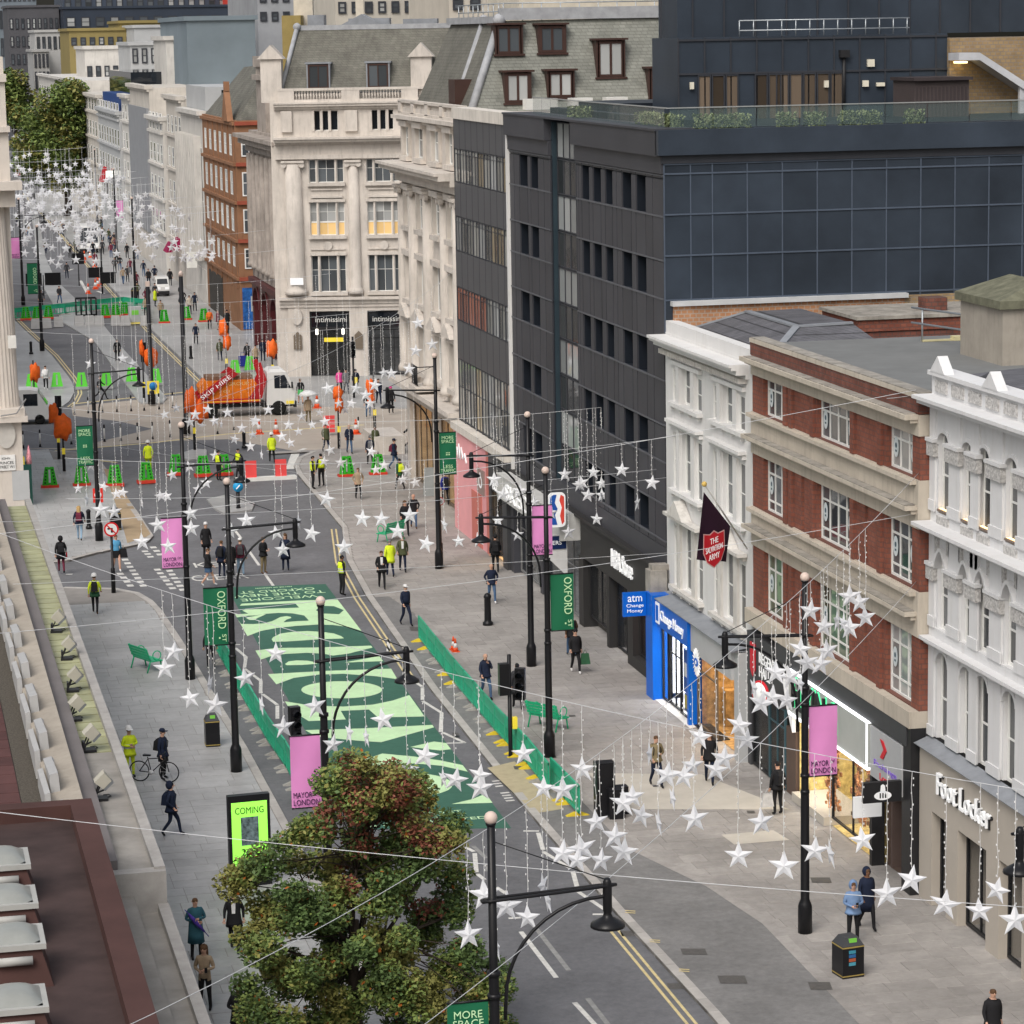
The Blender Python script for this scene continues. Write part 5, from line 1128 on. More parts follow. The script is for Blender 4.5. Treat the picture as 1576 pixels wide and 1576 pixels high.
fins = lambda T, L_: [None for i in range(1) if (lambda b: ([ob(b, k*1.6+.2, k*1.6+.6, 4, 15.5, 0, .7) for k in range(int(L_/1.6))], b.local('fin', whc, T)))(MB())]
def bowtop(T, L_):
    b = MB(); b.box(1, L_-1, .5, 8, 17.8, 20); b.local('attic', greyc, T); b = MB(); b.box(L_-.98, L_-.9, 2, 7, 18.2, 19.7); b.local('attic_window', gdk, T)
far_front('white_finned_front', 285.5, 267.2, 17.6, 29.9, whc, 'white front with tall vertical fins next to the terracotta building', 6, [(4.5, 14.5)], gl, top=lambda T, L_: (fins(T, L_), bowtop(T, L_)))
far_front('white_classical_front', 300.5, 286, 18.6, 30.0, creamc, 'cream classical front with heavy balustrade, third beyond the circus', 4, f3, gl)
def blues(T, L_):
    bl = mat('blue_infill', (.01,.05,.2), .5)
    for z in (6, 10, 14): 
        b = MB(); b.box(L_+.02, L_+.08, .8, 1.7, z, z+2); b.local('blue_panel', bl, T)
        o_ = window(T, 0, 2.2, 0, 2.2, 0, 2, (.3,.7), .1, brownf, gl); o_.rotation_euler = (0,0,math.pi/2); o_.location = (L_+.1, 3.2, z-2)
far_front('white_blue_panel_front', 316, 301, 16.2, 29.6, whc, 'plain white front with narrow blue panels and square windows', 4, f3, gl, top=blues)
def screenf(T, L_):
    b = MB(); ob(b, .5, L_-.5, 3.5, 17, .05, .3); b.local('metal_screen', mat('grey_mesh_screen', (.26,.27,.29), .5, .1, 1), T)
far_front('grey_screen_front', 340, 316.5, 19.2, 29.8, creamc, 'cream block with a tall grey metal screen over its front', 5, f3, gl, top=screenf)
far_front('narrow_white_front', 352, 340.5, 17.8, 29.8, whc, 'narrow white front with downpipe farther down the street', 3, f3, gl)
far_front('grey_ribbon_front', 385, 352.5, 15.6, 29.5, greyc, 'pale grey front with ribbon windows beneath a blue box', 8, f3, gdk, top=lambda T, L_: MB().box(4, L_, .4, 6, 13.5, 17.8).local('blue_box', mat('blue_infill', (.01,.05,.2)), T) and MB().box(2, L_+1, 1.5, 9, 17.8, 20.5).local('glass_attic', gdk, T))
far_front('cream_far_front', 430, 386, 17.0, 29.8, creamc, 'cream far front beside the big plane tree', 9, f3, gl)
far_front('pale_distant_front', 520, 431, 18.5, 29.8, whc, 'pale distant row at the end of the street', 14, f3, gl)
# blocks behind and above the street fronts
def bgbox(name, px0, py0, px1, py1, Y, dep, m, label, wins=None, wm=None, base=0.0):
    a = FY(px0, py0, Y); c = FY(px1, py1, Y); T = empty(name, (a.x, Y, 0), label, 'building')
    w = c.x-a.x; z1 = a.z; b = MB(); b.box(0, w, 0, dep, base, z1); b.local('wall', m, T); b = MB(); b.box(-.3, w+.3, -.3, dep, z1, z1+.5); b.local('parapet', m, T)
    if wins:
        nx, rows_ = wins
        for (q0, q1) in rows_:
            for i in range(nx): window(T, w*(i+.2)/nx, w*(i+.8)/nx, z1-(z1-c.z)*q1, z1-(z1-c.z)*q0, .12, 1, (.5,), .2, wm or ribm, gl if rnd.random() < .7 else glb)
    return T
bgbox('blue_grey_block', 287, 32, 395, 122, 330, 30, mat('blue_grey_render', (.17,.21,.24), .85, .16, .12), 'blank blue grey block rising behind the terracotta building')
bgbox('ochre_block', 106, 48, 206, 74, 520, 25, mat('ochre_cladding', (.25,.2,.08), .7, .1, .2), 'ochre clad block with square windows behind the street', (7, [(.35,.8)]))
bgbox('ochre_block', 184, 36, 290, 52, 540, 25, mat('ochre_cladding', (.35,.265,.075)), 'thin ochre roof slab below the long dark building')
bgbox('grey_plant_block', 206, 43, 275, 68, 505, 20, greyc, 'plain pale grey plant box on the ochre block')
bgbox('long_dark_building', 97, 14, 366, 60, 640, 30, mat('distant_dark_glass', (.035,.045,.065), .4, .15, .1), 'long dark glazed building across the skyline', (12, [(.25,.55)]))
bgbox('long_dark_building', 95, -20, 350, 20, 700, 30, mat('distant_dark_glass2', (.055,.07,.1), .4, .15, .1), 'upper dark glass storeys at the very top of the skyline', (16, [(.3,.8)]))
bgbox('red_tower', 350, -10, 391, 29, 690, 20, mat('distant_red', (.62,.06,.04), .6, .08), 'bright red tower with rows of small windows', (9, [(.15,.35),(.45,.65),(.75,.95)]), whitef)
bgbox('grey_slab_block', 51, 80, 78, 140, 560, 20, mat('distant_grey', (.33,.33,.33), .7, .1, .3), 'grey ribbed slab block above the plane tree', (4, [(.05,.4),(.5,.95)]))
bgbox('pale_grey_block', 54, 50, 98, 82, 575, 20, mat('distant_grey2', (.4,.4,.4), .7, .1, .3), 'pale grey block on the slab', (5, [(.2,.8)]))
bgbox('brown_glass_block', 12, 12, 95, 120, 650, 25, mat('distant_brown', (.085,.085,.095), .6, .15, .2), 'dark brown glazed block above the trees', (9, [(.15,.3),(.4,.55),(.65,.8)]))
bgbox('blue_glass_tower', -20, -40, 60, 100, 780, 25, mat('distant_blue', (.16,.19,.22), .5, .15, .2), 'pale blue tower in the top corner', (10, [(.1,.3),(.4,.6),(.7,.9)]))
bgbox('white_back_block', 130, 76, 200, 160, 470, 20, whc, 'white back extension above the far street fronts', (5, [(.3,.5),(.6,.8)]))
bgbox('glass_back_block', 200, 70, 290, 160, 420, 20, greyc, 'glass topped grey back block over the far street', (6, [(.05,.3),(.45,.6)]))
bgbox('white_rear_wall', 255, 62, 290, 170, 345, 15, whc, 'white rear wall with chimney in front of the blue grey block')

bgbox('grey_rooftop_block', 395, -25, 520, 45, 360, 30, mat('distant_grey3', (.3,.31,.33), .7, .15, .3), 'grey roof block behind the mansard of the corner block', (7, [(.2,.4),(.6,.8)]))
bgbox('cream_rooftop_block', 515, -30, 700, 40, 300, 30, mat('distant_cream', (.46,.43,.38), .8, .12, .3), 'cream roof block behind the slate roofs', (9, [(.45,.7)]))
bgbox('dark_rooftop_block', 690, -40, 1060, 20, 260, 20, mat('distant_cream2', (.5,.46,.4), .8, .12, .3), 'cream wall at the very top behind the long slate roof', (14, [(.55,.85)]))
# ============================================================ left side: store canopy and roofs, stone corner
S = empty('department_store_roofs', (4.0, 50, 0), 'low store roofs with ribbed canopy, stone edge and cream sloping beams', 'building')
conc = mat('stained_concrete', (.27,.255,.235), .9, .25, .9, streak=0, bump=.2); copm = mat('canopy_coping', (.34,.325,.31), .85, .18, 2.0, bump=.15)
rib = mat('canopy_glass_plank', (.33,.335,.2), .5, .25, 1.2, orand=.14); bandm = mat('grey_membrane', (.17,.155,.155), .8, .12, .6)
cream = mat('cream_beam', (.36,.32,.27), .75, .15, .8, streak=.3); whb = mat('white_beam_panel', (.4,.4,.4), .6, .06); grav = mat('dark_gravel', (.085,.075,.062), .95, .6, 18, bump=.8, bscale=14); maroon = mat('maroon_paving', (.085,.038,.036), .75, .3, .8, orand=.15); mroof = mat('maroon_roof_membrane', (.07,.034,.03), .75, .22, .6, bump=.1); mroofd = mat('dirty_roof_membrane', (.055,.036,.034), .8, .35, .7, streak=.0)
def wb(b, x0, x1, y0, y1, z0, z1): return b.box(x0, x1, y0, y1, z0, z1)
wb(MB(), -8, 4.9, 67, 123.5, 0, 4.6).build('store_body', conc, S); wb(MB(), -8, 5.2, 40, 67, 0, 4.55).build('store_body', conc, S)
wb(MB(), 4.85, 5.75, 66.8, 79.0, 4.6, 4.98).build('canopy_slab', conc, S); wb(MB(), 4.2, 5.75, 48, 66.6, 3.9, 4.1).build('canopy_slab', conc, S)
wb(MB(), 4.85, 5.75, 79, 123.4, 4.6, 4.9).build('canopy_deck', darkm, S)
pm_ = MB().box(0, .84, .06, .87, 0, .05).mesh('canopy_plank', rib)
for i in range(48): link('canopy_plank', pm_, S, Vector((4.88, 79.05+i*.925, 4.93))-Vector((4, 50, 0)))
cm_ = MB().box(0, .26, .01, 1.99, -.5, .16).mesh('coping_stone', copm)
for i in range(29): link('coping_stone', cm_, S, Vector((5.72, 66.7+i*1.98, 5.0))-Vector((4, 50, 0)))
for i in range(10): link('coping_stone', cm_, S, Vector((5.75, 46.9+i*1.98, 4.15))-Vector((4, 50, 0)))
wb(MB(), 4.2, 5.98, 66.5, 66.9, 4.1, 5.1).build('step_wall', copm, S)
for i in range(9): link('canopy_plank', pm_, S, Vector((4.75, 47.0+i*.925, 4.11))-Vector((4, 50, 0)))
wb(MB(), 4.42, 4.88, 67, 123.5, 4.6, 5.3).build('grey_band', bandm, S)
b = MB(); b.hexa([(3.62,67,4.6),(4.43,67,4.6),(4.43,123.5,4.6),(3.62,123.5,4.6)], [(3.62,67,5.45),(4.43,67,5.6),(4.43,123.5,5.6),(3.62,123.5,5.45)]); b.build('cream_upstand', cream, S)
for i in range(12):
    y = 68.5+i*4.6; b = MB(); b.hexa([(3.7,y,5.4),(3.95,y,5.4),(4.1,y+3.4,5.4),(3.72,y+3.4,5.4)], [(3.68,y,5.95),(3.9,y,6.0),(3.92,y+3.4,5.6),(3.7,y+3.4,5.55)]); b.build('sloping_panel', whb, S)
    b = MB(); b.hexa([(3.5,y-1.2,5.0),(3.66,y-1.2,5.0),(3.66,y+2.6,5.0),(3.5,y+2.6,5.0)], [(3.48,y-1.2,5.75),(3.62,y-1.2,5.8),(3.64,y+2.6,5.5),(3.5,y+2.6,5.45)]); b.build('sloping_panel', whb, S)
wb(MB(), 3.0, 3.6, 67, 123.5, 4.6, 4.95).build('gravel_margin', grav, S)
mp_ = MB().box(.02, .98, .02, .98, 0, .05).mesh('roof_paver', maroon)
wb(MB(), -8, 3.0, 67, 123.5, 4.6, 4.9).build('roof_deck', darkm, S)
for i in range(3):
    for j in range(22): link('roof_paver', mp_, S, Vector((2.0-i, 67.4+j, 4.9))-Vector((4, 50, 0)))
# maroon roof with skylights
RZ = 6.9
wb(MB(), -8, 4.3, 40, 66.9, 4.5, RZ-.35).build('maroon_roof', mroofd, S); wb(MB(), 3.8, 4.32, 40, 66.9, RZ-.35, RZ).build('roof_kerb', mroof, S); wb(MB(), -8, 3.8, 66.4, 66.92, RZ-.35, RZ).build('roof_kerb', mroof, S)
dome = mat('skylight_dome', (.27,.28,.265), .3, .1, 2, spec=.6); skf = mat('skylight_frame', (.38,.38,.365), .5, .08)
for i, (px, py, k) in enumerate(((14, 1300, 'farthest'), (24, 1358, 'second farthest'), (34, 1418, 'third farthest'), (36, 1512, 'nearest'))):
    c = G(px, py, RZ+.75); T = empty('roof_skylight', (c.x-.2, c.y, RZ-.35), '%s domed white skylight on the maroon roof' % k, 'skylight', 'domed skylights on the maroon roof'); T.scale = (.85, .8, .9)
    b = MB(); b.hexa([(-.85,-1.0,0),(.85,-1.0,0),(.85,1.0,0),(-.85,1.0,0)], [(-.6,-.75,.8),(.6,-.75,.8),(.6,.75,.8),(-.6,.75,.8)]); b.local('upstand', mroof, T)
    b = MB(); b.box(-.72,.72,-.85,.85,.8,.92); b.local('frame', skf, T)
    b = MB(); n = 8; vs = []; fs = []
    for a in range(n+1):
        for q in range(n+1):
            u = -1+2*a/n; v = -1+2*q/n; vs.append((u*.6, v*.72, .92+.34*(1-u**4)*(1-v**4)**.8*.7*(1-.25*(u*u+v*v))))
    for a in range(n):
        for q in range(n): fs.append((a*(n+1)+q, (a+1)*(n+1)+q, (a+1)*(n+1)+q+1, a*(n+1)+q+1))
    b.sm = True; b.add(vs, fs); b.local('dome', dome, T)
    b = MB(); b.tube([(-.4,-.95,.6),(.4,-.95,.6)], .1, 8); b.local('vent', skf, T)
# floodlights on the canopy
fl1 = mat('floodlight_case', (.42,.40,.34), .6, .08); 
for i, (px, py, w) in enumerate(((88,972,'farthest'),(105,1014,'second farthest'),(113,1063,'third farthest'),(116,1108,'third nearest'),(138,1155,'second nearest'),(156,1230,'nearest'))):
    c = G(px, py, 5.0); T = empty('floodlight', (min(c.x, 5.35), c.y, 4.98), '%s boxy floodlight standing on the canopy ledge' % w, 'floodlight', 'floodlights on the canopy', rnd.uniform(-.2,.2)); T.scale = (.75, .75, .75)
    b = MB(); b.box(-.28,.22,-.25,.25,0,.1); b.box(-.26,-.18,-.2,.2,.1,.4); b.tube([(.2,.1,.05),(.35,.3,.04),(.3,.55,.04),(.1,.5,.04)], .02, 5); b.local('base', darkm, T)
    b = MB(); b.bar((-.2,-.18,.2),(0,-.18,.62),.05,.05); b.bar((-.2,.18,.2),(0,.18,.62),.05,.05); b.bar((-.2,-.2,.3),(.1,.2,.3),.05); b.local('yoke', darkm, T)
    q = MB(); q.hexa([(-.2,-.24,-.2),(.2,-.24,-.2),(.2,.24,-.2),(-.2,.24,-.2)], [(-.24,-.27,.2),(.24,-.27,.2),(.24,.27,.2),(-.24,.27,.2)]); h_ = q.local('lamp_housing', fl1, T); h_.location = (.08,0,.72); h_.rotation_euler = (0,-.75,0)
    q = MB(); q.box(-.2,.2,-.23,.23,-.3,-.2); g_ = q.local('lens', mat('floodlight_back', (.16,.17,.18), .4), h_)
# stone corner at the far side of the side street
N = empty('fluted_stone_corner', (0, 154.8, 0), 'pale stone corner building with giant fluted column at the left edge', 'building')
pink_st = mat('warm_stone', (.58,.53,.48), .8, .08, .7, streak=.35, dirt=(.3,.26,.23), bump=.08)
xr = lambda px, py, Y=154.8: FY(px, py, Y).x
zr = lambda px, py, Y=154.8: FY(px, py, Y).z
z_led = zr(20, 640); z_cor = zr(20, 280)
b = MB(); b.box(-12, xr(36, 720), .0, 20, -.0, z_led-.3); b.local('ground_storey', pink_st, N)
b = MB(); b.box(-12, xr(42, 640), -.5, 20, z_led-.3, z_led); b.box(-12, xr(38, 640), -.3, 20, z_led, z_led+.4); b.local('ledge', pink_st, N)
b = MB(); r_ = xr(31, 610)-xr(-30, 610); cx = (xr(31, 610)+xr(-30, 610))/2
fl = 28; ring = []
for lv in range(13):
    t = lv/12; zz = z_led+.4+(z_cor-1.2-z_led-.4)*t; R = r_/2*(1-.14*t)
    for k in range(fl*2): a = math.pi*k/fl; rr = R*(1-.045*(k % 2)); ring.append((cx-.22*t+rr*math.cos(a), .9+rr*.6*math.sin(a), zz))
fs = [(l*fl*2+k, l*fl*2+(k+1) % (fl*2), (l+1)*fl*2+(k+1) % (fl*2), (l+1)*fl*2+k) for l in range(12) for k in range(fl*2)]
b.add(ring, fs); b.local('fluted_column', pink_st, N)
b = MB(); b.box(-12, xr(20, 400), 1.2, 20, z_led+.4, z_cor+6.5); b.local('wall', pink_st, N)
b = MB(); b.box(-12, xr(24, 320), -.1, 3, z_cor-1.3, z_cor-.4); b.box(-12, xr(33, 285), -.8, 4, z_cor-.4, z_cor+.05); b.box(-12, xr(13, 200), .3, 3, z_cor+.05, z_cor+2.6); b.box(-12, xr(15, 190), 0, 3.4, z_cor+2.6, z_cor+2.9); b.box(-12, xr(9, 150), .5, 3, z_cor+2.9, z_cor+5.2); b.box(-12, xr(10, 120), .3, 3.2, z_cor+5.2, z_cor+5.6); b.local('cornice', pink_st, N)
b = MB(); b.prism([(xr(9,668)+.5*math.cos(2*math.pi*k/20), -.02, zr(9,668)+.75*math.sin(2*math.pi*k/20)) for k in range(20)], (0,-.12,0)); b.local('oval_cartouche', mat('pale_cartouche', (.5,.48,.45), .8), N)
npc = FY(9, 712, 154.8)
b = MB(); b.box(npc.x-.5, npc.x+.5, -.08, -.02, npc.z-.42, npc.z+.42); pl_ = b.local('street_nameplate', mat('white_enamel', (.7,.7,.69), .5), N)
b = MB()
for tt, dz, ww in (('JOHN', .22, .45), ('PRINCES', 0, .8), ('STREET W1', -.22, .85)): lettering(b, tt, (npc.x, -.09, npc.z+dz), (1,0,0), (0,0,1), ww, .15, .005, .02)
b.local('nameplate_letters', darkm, pl_)
b = MB(); b.tube([(xr(0,640),-.6,z_led+.1),(xr(25,640),-.6,z_led+.2),(xr(40,625),-.2,z_led+.9)], .04, 6); b.box(xr(14,545),-.25,xr(19,545) and -.05,.05,0,.1) if False else None; b.local('cable', mat('grey_cable', (.25,.25,.25), .6), N)
b = MB(); x_ = xr(18, 525); z_ = zr(18, 525); b.box(x_-.2, x_+.22, -.3, 0, z_-.35, z_+.3); b.local('junction_box', mat('white_unit', (.66,.65,.62)), N)
# further blocks of the left side (seen reflected in the glass across the street)
for k, (y0, y1, h) in enumerate(((205, 240, 20), (241, 300, 18))):
    T = empty('stone_terrace_block', (4.0, y0, 0), ('pale stone block on the left side beyond the circus', 'pale stone terrace farther along the left side')[k], 'building')
    b = MB(); b.box(-14, 0, 0, y1-y0, 0, h); b.local('wall', pst, T)
    for i in range(int((y1-y0)/4)):
        for z0 in (5.5, 9.5, 13.5): q = MB(); q.box(.0, .06, 1+i*4, 3+i*4, z0, z0+2.4); q.local('window', gl, T)
# ============================================================ street furniture
ORD = ['first','second','third','fourth','fifth','sixth','seventh','eighth','ninth','tenth','eleventh','twelfth','thirteenth','fourteenth','fifteenth','sixteenth','seventeenth','eighteenth','nineteenth']
def nth(i):
    if i < 19: return ORD[i]
    t = ('twentieth','thirtieth','fortieth','fiftieth','sixtieth','seventieth','eightieth','ninetieth')[(i+1)//10-2]; u = (i+1) % 10
    return t if u == 0 else t.replace('ieth', 'y')+'-'+ORD[u-1]
blk = mat('black_gloss_paint', (.012,.012,.014), .3, .1, 3); globe = mat('frosted_globe', (.62,.5,.44), .5)
pinkb = mat('pink_banner', (.70,.26,.56), .7, .05, 1.2); grnb = mat('green_banner', (.012,.13,.062), .7, .05, 1.2); mint = mat('mint_letters', (.52,.78,.46), .6); ink = mat('dark_letters', (.05,.02,.07), .6)
def banner(T, kind, side, z1=6.35, z0=4.42, w=.8):
    x0 = side*.12; x1 = side*(.12+w); a, c = min(x0, x1), max(x0, x1)
    n = 8; m = 6; vs = []; fs = []
    for j in range(m+1):
        for i in range(n+1):
            u = i/n; v = j/m; vs.append((a+(c-a)*u, .025*math.sin(u*5+v*3)*(1 if 0 < j < m else .2), z1-(z1-z0)*v))
    for j in range(m):
        for i in range(n): fs.append((j*(n+1)+i, (j+1)*(n+1)+i, (j+1)*(n+1)+i+1, j*(n+1)+i+1))
    b = MB(); b.sm = True; b.add(vs, fs); bo = b.local('banner', pinkb if kind == 'pink' else grnb, T)
    
    for zz in (z1+.02, z0-.02): b = MB(); b.tube([(0,0,zz),(x1,0,zz)], .022, 6); b.local('banner_bracket', blk, T)
    q = MB(); cx = (a+c)/2; y = -.032
    if kind == 'pink':
        lettering(q, 'MAYOR', (cx-.1, y, z0+.34), (1,0,0), (0,0,1), .5, .15, .004, .01); lettering(q, 'OF', (cx+.26, y, z0+.38), (1,0,0), (0,0,1), .14, .08, .004, .01); lettering(q, 'LONDON', (cx, y, z0+.14), (1,0,0), (0,0,1), .7, .15, .004, .01); q.local('lettering', ink, bo)
    elif kind == 'oxford':
        lettering(q, 'OXFORD', (cx+.2, y, (z0+z1)/2+.22), (0,0,-1), (1,0,0), 1.28, .27, .004, .02); lettering(q, 'ST', (cx+.26, y, z0+.22), (0,0,-1), (1,0,0), .26, .14, .004, .02); q.box(cx+.08, cx+.13, y-.004, y, z0+.2, z0+.26); q.local('lettering', mint, bo)
    else:
        for tt, zz, ww in (('MORE', z1-.22, .55), ('SPACE', z1-.4, .6), ('LESS', z0+.36, .45), ('TRAFFIC', z0+.17, .7)): lettering(q, tt, (cx, y, zz), (1,0,0), (0,0,1), ww, .15, .004, .02)
        for dx in (-.07, .0, .07): q.box(cx+dx-.02, cx+dx+.02, y-.004, y, (z0+z1)/2-.08, (z0+z1)/2-.02); q.box(cx+dx-.02, cx+dx+.02, y-.004, y, (z0+z1)/2+.01, (z0+z1)/2+.06)
        q.local('lettering', mint, bo)
def lamp_post(x, y, side, kind, label, arm=True, bz=None):
    T = empty('lamp_post', (x, y, 0), label, 'lamp post', 'black lamp columns along the pavements')
    b = MB(); b.lathe((0,0,0), [(.2,0),(.2,.75),(.17,.85),(.125,.95),(.12,3.9),(.105,4.0),(.1,6.8),(.085,6.9),(.08,9.8)], 12)
    for z in (3.95, 4.4, 6.4, 6.85): b.lathe((0,0,z), [(.13,0),(.13,.09)], 12)
    b.local('column', blk, T)
    b = MB(); b.lathe((0,0,9.8), [(.09,0),(.11,.05),(.05,.08)], 10); b.local('collar', blk, T); b = MB(); b.sphere((0,0,9.95), .13, 12, 8); b.local('globe', globe, T)
    if arm:
        s = side; L_ = 2.25; za = 8.35
        b = MB()
        for dy in (-.1, .1): b.tube([(-s*.2,dy*.6,za-.02),(0,dy,za),(s*1.2,dy*.8,za+.05),(s*L_,dy*.6,za+.1),(s*(L_+.18),0,za+.1)], .032, 6)
        b.tube([(-s*.2,-.06,za-.02),(-s*.2,.06,za-.02)], .032, 6); b.local('arm', blk, T)
        b = MB(); pts = [(s*L_,0,za-.05)]
        for k in range(11): t = math.pi/2*k/10; pts.append((s*(.22+(L_-.25)*math.cos(t)**1.0*(1) ) if False else s*(L_-.1-(L_-.33)*math.sin(t)), 0, 6.35+(za-.12-6.35)*math.cos(t)))
        pts.append((s*.21, 0, 5.95)); b.tube(pts, .038, 6); b.local('brace', blk, T)
        b = MB(); b.tube([(0,0,9.5),(s*L_,0,za+.2)], .012, 5); b.local('stay', blk, T)
        b = MB(); c = (s*L_, 0, za); b.lathe((s*L_,0,za), [(.34,-.72),(.33,-.66),(.2,-.58),(.1,-.52),(.075,-.45),(.09,-.4),(.09,.1),(.08,.18),(.05,.24)], 16); b.local('lantern', blk, T)
        b = MB(); b.lathe((s*L_,0,za), [(.02,-.72),(.3,-.715),(.3,-.70),(.02,-.70)], 16); b.local('lens', mat('lantern_glass', (.3,.3,.3), .3), T)
    if kind: banner(T, kind, -side, *(bz or (6.35, 4.42)))
    return T
def at(px, py): g = G(px, py); return g.x, g.y
lamp_post(*at(1239,1435), -1, 'pink', 'lamp post with pink banner in front of the lit gift shop')
lamp_post(*at(846,1165), -1, 'oxford', 'lamp post with green banner behind the green bench')
lamp_post(*at(818,1025), -1, 'pink', 'lamp post with pink banner in front of the sports store')
lamp_post(*at(676,875), -1, 'more', 'lamp post with green slogan banner by the pink hoarding')
lamp_post(*at(364,1187), 1, 'oxford', 'lamp post with green banner beside the black litter bin')
lamp_post(*at(293,1045), 1, 'pink', 'lamp post with pink banner next to the keep clear lettering')
lamp_post(*at(153,832), 1, 'more', 'lamp post with green slogan banner by the side street crossing', bz=(5.75, 3.8))
lamp_post(10.93, 73.76, 1, 'pink', 'lamp post with pink banner rising behind the red leaved tree')
lamp_post(10.8, 51.8, 1, 'more', 'nearest lamp post with green slogan banner at the bottom edge')
lamp_post(24.2, 53.0, -1, None, 'lamp post at the right edge with only its lantern in view')
lamp_post(*at(65,540), 1, 'oxford', 'far lamp post with green banner left of the green barriers', arm=False, bz=(7.0, 4.6))
lamp_post(*at(209,470), -1, None, 'thin far lamp post near the white service buggy', arm=False)
lamp_post(*at(36,470), 1, 'pink', 'far lamp post with pink banner at the red bus')
for k, (px, py, l) in enumerate(((150,345,'distant lamp post beneath the plane tree'),(180,395,'distant lamp post by the shop awnings'))): lamp_post(*at(px,py), -1, 'pink' if k else None, l, arm=False)
def pole(name, px, py, top, label, cat, r=.11):
    g = G(px, py); T = empty(name, (g.x, g.y, 0), label, cat); b = MB(); b.lathe((0,0,0), [(r*1.7,0),(r*1.7,.9),(r,1.0),(r*.9,top)], 10); b.local('column', blk, T); return T
T = pole('camera_column', 234, 622, 8.0, 'thick dark column with blue keep left sign on the island', 'column', .16); b = MB(); b.box(-.14,.14,-.14,.14,8,8.35); b.local('camera_head', globe, T); b = MB(); b.lathe((0,0,0), [(.28,-.02),(.28,.02)], 16); o_ = b.local('keep_left_disc', mat('sign_blue', (.02,.2,.5), .5), T); o_.rotation_euler = (math.pi/2,0,0); o_.location = (.1,-.2,1.25); b = MB(); b.box(-.3,.5,-.19,-.17,.7,1.6); b.local('sign_back', mat('yellow_board', (.75,.6,.05)), T)
T = pole('camera_column', 287, 668, 9.9, 'tall dark column behind the orange bagged signals', 'column', .15); b = MB(); b.lathe((0,0,9.9), [(.13,0),(.16,.2),(.05,.35)], 10); b.local('cap', globe, T)
# signals
orange = mat('orange_bag', (.78,.13,.015), .55, .2, 3, bump=.3, bscale=8)
def blob(c, rx, rz, m, parent, name='orange_cover'):
    b = MB(); b.sphere((0,0,0), 1.0, 12, 9); vs = []
    for v in b.v:
        v = Vector(v); n = 1+.16*math.sin(v.x*7+c[0]*3)+.13*math.sin(v.z*6+c[2]*2+v.y*5)+rnd.uniform(-.06,.06); sq = 1+.25*max(0, -v.z); vs.append((c[0]+v.x*rx*n*sq, c[1]+v.y*rx*.8*n*sq, c[2]+v.z*rz*n))
    b.v = vs; return b.local(name, m, parent)
def signal(px, py, top, label, bags, back=True):
    T = pole('traffic_signal', px, py, top, label, 'traffic signal', .055); T['group'] = 'signals covered with orange bags'
    for (dx, z, rx, rz) in bags: blob((dx, -.05, z), rx, rz, orange, T)
    if back: b = MB(); b.box(-.1,.28,.1,.14,top-1.3,top+.05); b.local('backing_board', blk, T)
    b = MB(); b.box(-.09,.09,-.18,-.05,1.0,1.35); b.local('push_button_box', mat('yellow_board', (.75,.6,.05)), T)
    return T
signal(54, 632, 3.4, 'orange bagged signal near the man in black and white', [(.1,2.6,.32,.65)], False)
signal(91, 706, 3.7, 'taller orange bagged signal with black backing board at left', [(-.22,2.75,.3,.62)])
signal(99, 725, 3.2, 'lower orange bagged signal in front at left', [(0,2.6,.5,.75)], False)
signal(222, 618, 4.0, 'signal with orange bag and grey green board beside the island column', [(-.05,3.7,.16,.5),(.55,3.1,.42,.75)])
signal(300, 692, 3.6, 'double orange bagged signal left of the skip lorry', [(-.15,3.0,.4,.75),(.35,2.3,.45,.7)], False)
signal(349, 580, 3.9, 'orange bagged signal behind the skip lorry bed', [(-.15,3.6,.35,.6),(.1,2.6,.28,.6)])
signal(420, 590, 3.2, 'orange bagged signal behind the lorry cab', [(0,2.5,.4,.65)], False)
signal(522, 690, 3.9, 'orange bagged signal in front of the underwear shop', [(0,3.4,.3,.4),(.05,2.7,.25,.5)], False)
signal(577, 663, 3.6, 'orange bagged signal nearest the stone quadrant', [(-.25,2.7,.3,.6),(-.2,2.1,.25,.35)], False)
def black_signal(x, y, top, label, heads):
    T = empty('traffic_signal', (x, y, 0), label, 'traffic signal'); b = MB(); b.lathe((0,0,0), [(.09,0),(.075,.1),(.07,top)], 10); b.local('column', blk, T)
    for hx, z, rz in heads:
        h = empty('signal_head', (hx, 0, z)); h.parent = T; h.rotation_euler = (0,0,rz)
        b = MB(); b.box(-.17,.17,-.14,.14,-.55,.55); b.local('housing', blk, h)
        for k in (-.34, 0, .34):
            b = MB(); b.tube([(0,-.14,k),(0,-.34,k-.02)], .13, 10, cap=False); b.local('hood', blk, h); b = MB(); b.lathe((0,0,0), [(.11,-.01),(.11,.01)], 12); o_ = b.local('lens', bdk, h); o_.rotation_euler = (math.pi/2,0,0); o_.location = (0,-.15,k)
    b = MB(); b.box(.07,.24,-.1,.1,1.0,1.4); b.local('push_button_box', mat('yellow_board', (.75,.6,.05)), T); return T
black_signal(*at(786,1165), 3.6, 'black traffic signal on the right pavement, heads turned away', [(-.2,2.75,math.pi),(.38,2.55,-.4)])
black_signal(*at(462,1240), 3.1, 'black traffic signal above the left barriers behind the pink banner', [(-.1,2.75,.2)])
black_signal(*at(545,612), 4.2, 'far black traffic signal in front of the shop window', [(0,3.3,0)])
